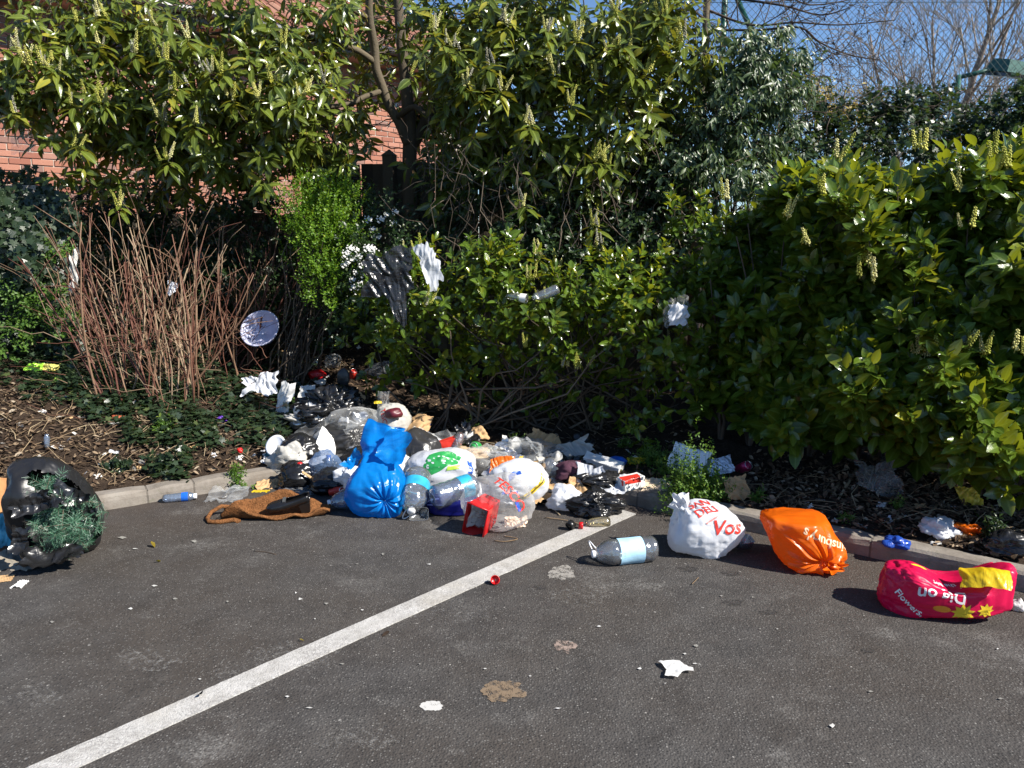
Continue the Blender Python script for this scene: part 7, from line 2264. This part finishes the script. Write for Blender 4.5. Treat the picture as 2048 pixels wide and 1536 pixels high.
# left bank pieces
sheet_item('green_wrapper', 'lime green wrapper lying on the ivy', 'wrapper', 72, 752, 34, 16, plain('lime_wrap', (.38, .72, .05), .4, .3, 20), face=.7, seed=105, amp=.2, lift=.03)
sheet_item('yellow_wrapper', 'yellow wrapper beside the lime green wrapper on the ivy', 'wrapper', 104, 752, 36, 14, plain('straw_wrap', (.55, .48, .12), .5, .3, 20), face=.7, seed=106, amp=.2, lift=.03)
sheet_item('green_wrapper', 'lime green wrapper corner below the yellow wrapper', 'wrapper', 118, 772, 18, 12, plain('lime_wrap', (.38, .72, .05), .4, .3, 20), face=.6, seed=107, amp=.2, lift=.03)
B('purple_scrap', 'small purple wrapper on the ivy near the pile', 'wrapper', 440, 848, 18, 14, plain('purple_wrap', (.10, .03, .35), .4, .3), seed=108, crease=.3, nu=22, nv=14)
B('rust_scrap', 'rust coloured wrapper on the ivy under the stems', 'wrapper', 232, 842, 24, 10, plain('rust_wrap', (.40, .09, .04), .6, .3), seed=109, crease=.3, nu=22, nv=14)
B('red_scrap', 'tiny red plastic scrap on the soil left of the pile', 'wrapper', 478, 908, 12, 10, 'red_plastic', seed=110, crease=.3, nu=18, nv=12)
bottle('tiny clear blue bottle standing in the soil of the left bank', ong(93, 895) + Vector((0, .01, .04)), (.05, .1, 1), .10, .018, 'clear_blue', None, cap=None, seed=30)
# many small pale scraps on the beds
SCR = {}
KINDS = [('paper', 'small torn scrap of white paper on the soil'), ('white_bag', 'small shred of white plastic bag on the soil'), ('card', 'small scrap of brown card on the soil'),
         ('carton', 'small piece of white carton on the soil'), ('clear_grey', 'small shred of clear film on the soil'), ('cream_bag', 'small shred of dirty cream film on the soil')]
sm_ = [sheet_mesh('litter_scrap', .05, .035, 200 + k, .25, 4, 8, 6, 0, .4) for k in range(6)]
spots = px_scatter([(0, 790, 560, 980, 8), (560, 690, 760, 820, 2.5), (880, 880, 1340, 960, 3), (1560, 1000, 2040, 1100, 5), (1000, 960, 1260, 1000, 1)], 215)
for k, (a, b) in enumerate(spots):
    p = ong(a, b)
    if -.02 < kerb_dist(p.x, p.y)[0] < .13: continue
    kind, lab = KINDS[(k * 5 + k // 6) % 6]
    key = (k % 6, kind)
    if key not in SCR:
        SCR[key] = sm_[k % 6].copy(); SCR[key].materials.append(M[kind])
    o = bpy.data.objects.new('litter_scrap', SCR[key]); COL.objects.link(o)
    s_ = random.uniform(.4, 1.15); o.scale = (s_, s_, s_); o.location = (p.x, p.y, p.z + .012); o.rotation_euler = (random.gauss(.25, .3), random.gauss(0, .3), random.uniform(0, 6.28))
    tag(o, lab, 'scrap', lab.replace('small', 'small scattered', 1))
# loose pieces packed into the gaps of the heap
FILL = [('white_bag', 'crumpled white film piece wedged in the rubbish pile', 'plastic film'), ('clear_grey', 'crumpled clear film piece wedged in the rubbish pile', 'plastic film'), ('paper', 'crushed white paper wedged in the rubbish pile', 'paper'),
        ('card', 'crushed brown card wedged in the rubbish pile', 'cardboard'), ('black_bag', 'crumpled black film piece wedged in the rubbish pile', 'plastic film'), ('cream_bag', 'dirty cream wrapper wedged in the rubbish pile', 'wrapper'), ('foil', 'crumpled foil wedged in the rubbish pile', 'foil')]
rng = random.Random(77)
for k in range(64):
    py = rng.uniform(850, 1010)
    lo = np.interp(py, [840, 900, 960, 1010], [600, 545, 560, 800]); hi = np.interp(py, [840, 870, 900, 960, 1010], [830, 900, 1260, 1250, 1200])
    px = rng.uniform(lo, hi)
    Y = float(np.interp(py, [800, 850, 900, 950, 1000, 1040], [5.55, 5.35, 5.1, 4.85, 4.6, 4.4])) + .06
    mt, lab, ct = FILL[k % 7]
    if k % 2:
        o = blob_item('crumpled_wrapper', lab, ct, px, py, rng.uniform(30, 60), rng.uniform(16, 30), mt, Y=Y, dep=rng.uniform(.5, 1.1), seed=300 + k, rz=rng.uniform(0, 6), crease=rng.uniform(.22, .4), freq=rng.uniform(1.8, 2.8), nu=40, nv=24, group=lab.replace('wedged', 'pieces wedged'), tilt=(rng.gauss(0, .3), rng.gauss(0, .3)))
    else:
        o = sheet_item('crumpled_wrapper', lab, ct, px, py, rng.uniform(45, 85), rng.uniform(28, 50), mt, Y=Y - .05, face=rng.uniform(.5, 1.1), rz=rng.gauss(0, .5), roll=rng.uniform(-1, 1), seed=300 + k, amp=rng.uniform(.3, .5), freq=rng.uniform(2, 4), rag=.4, fold=rng.uniform(0, .4), group=lab.replace('wedged', 'pieces wedged'))
    o.location.z = max(o.location.z, gh(o.location.x, o.location.y) + (.05 if k % 2 == 0 else 0))
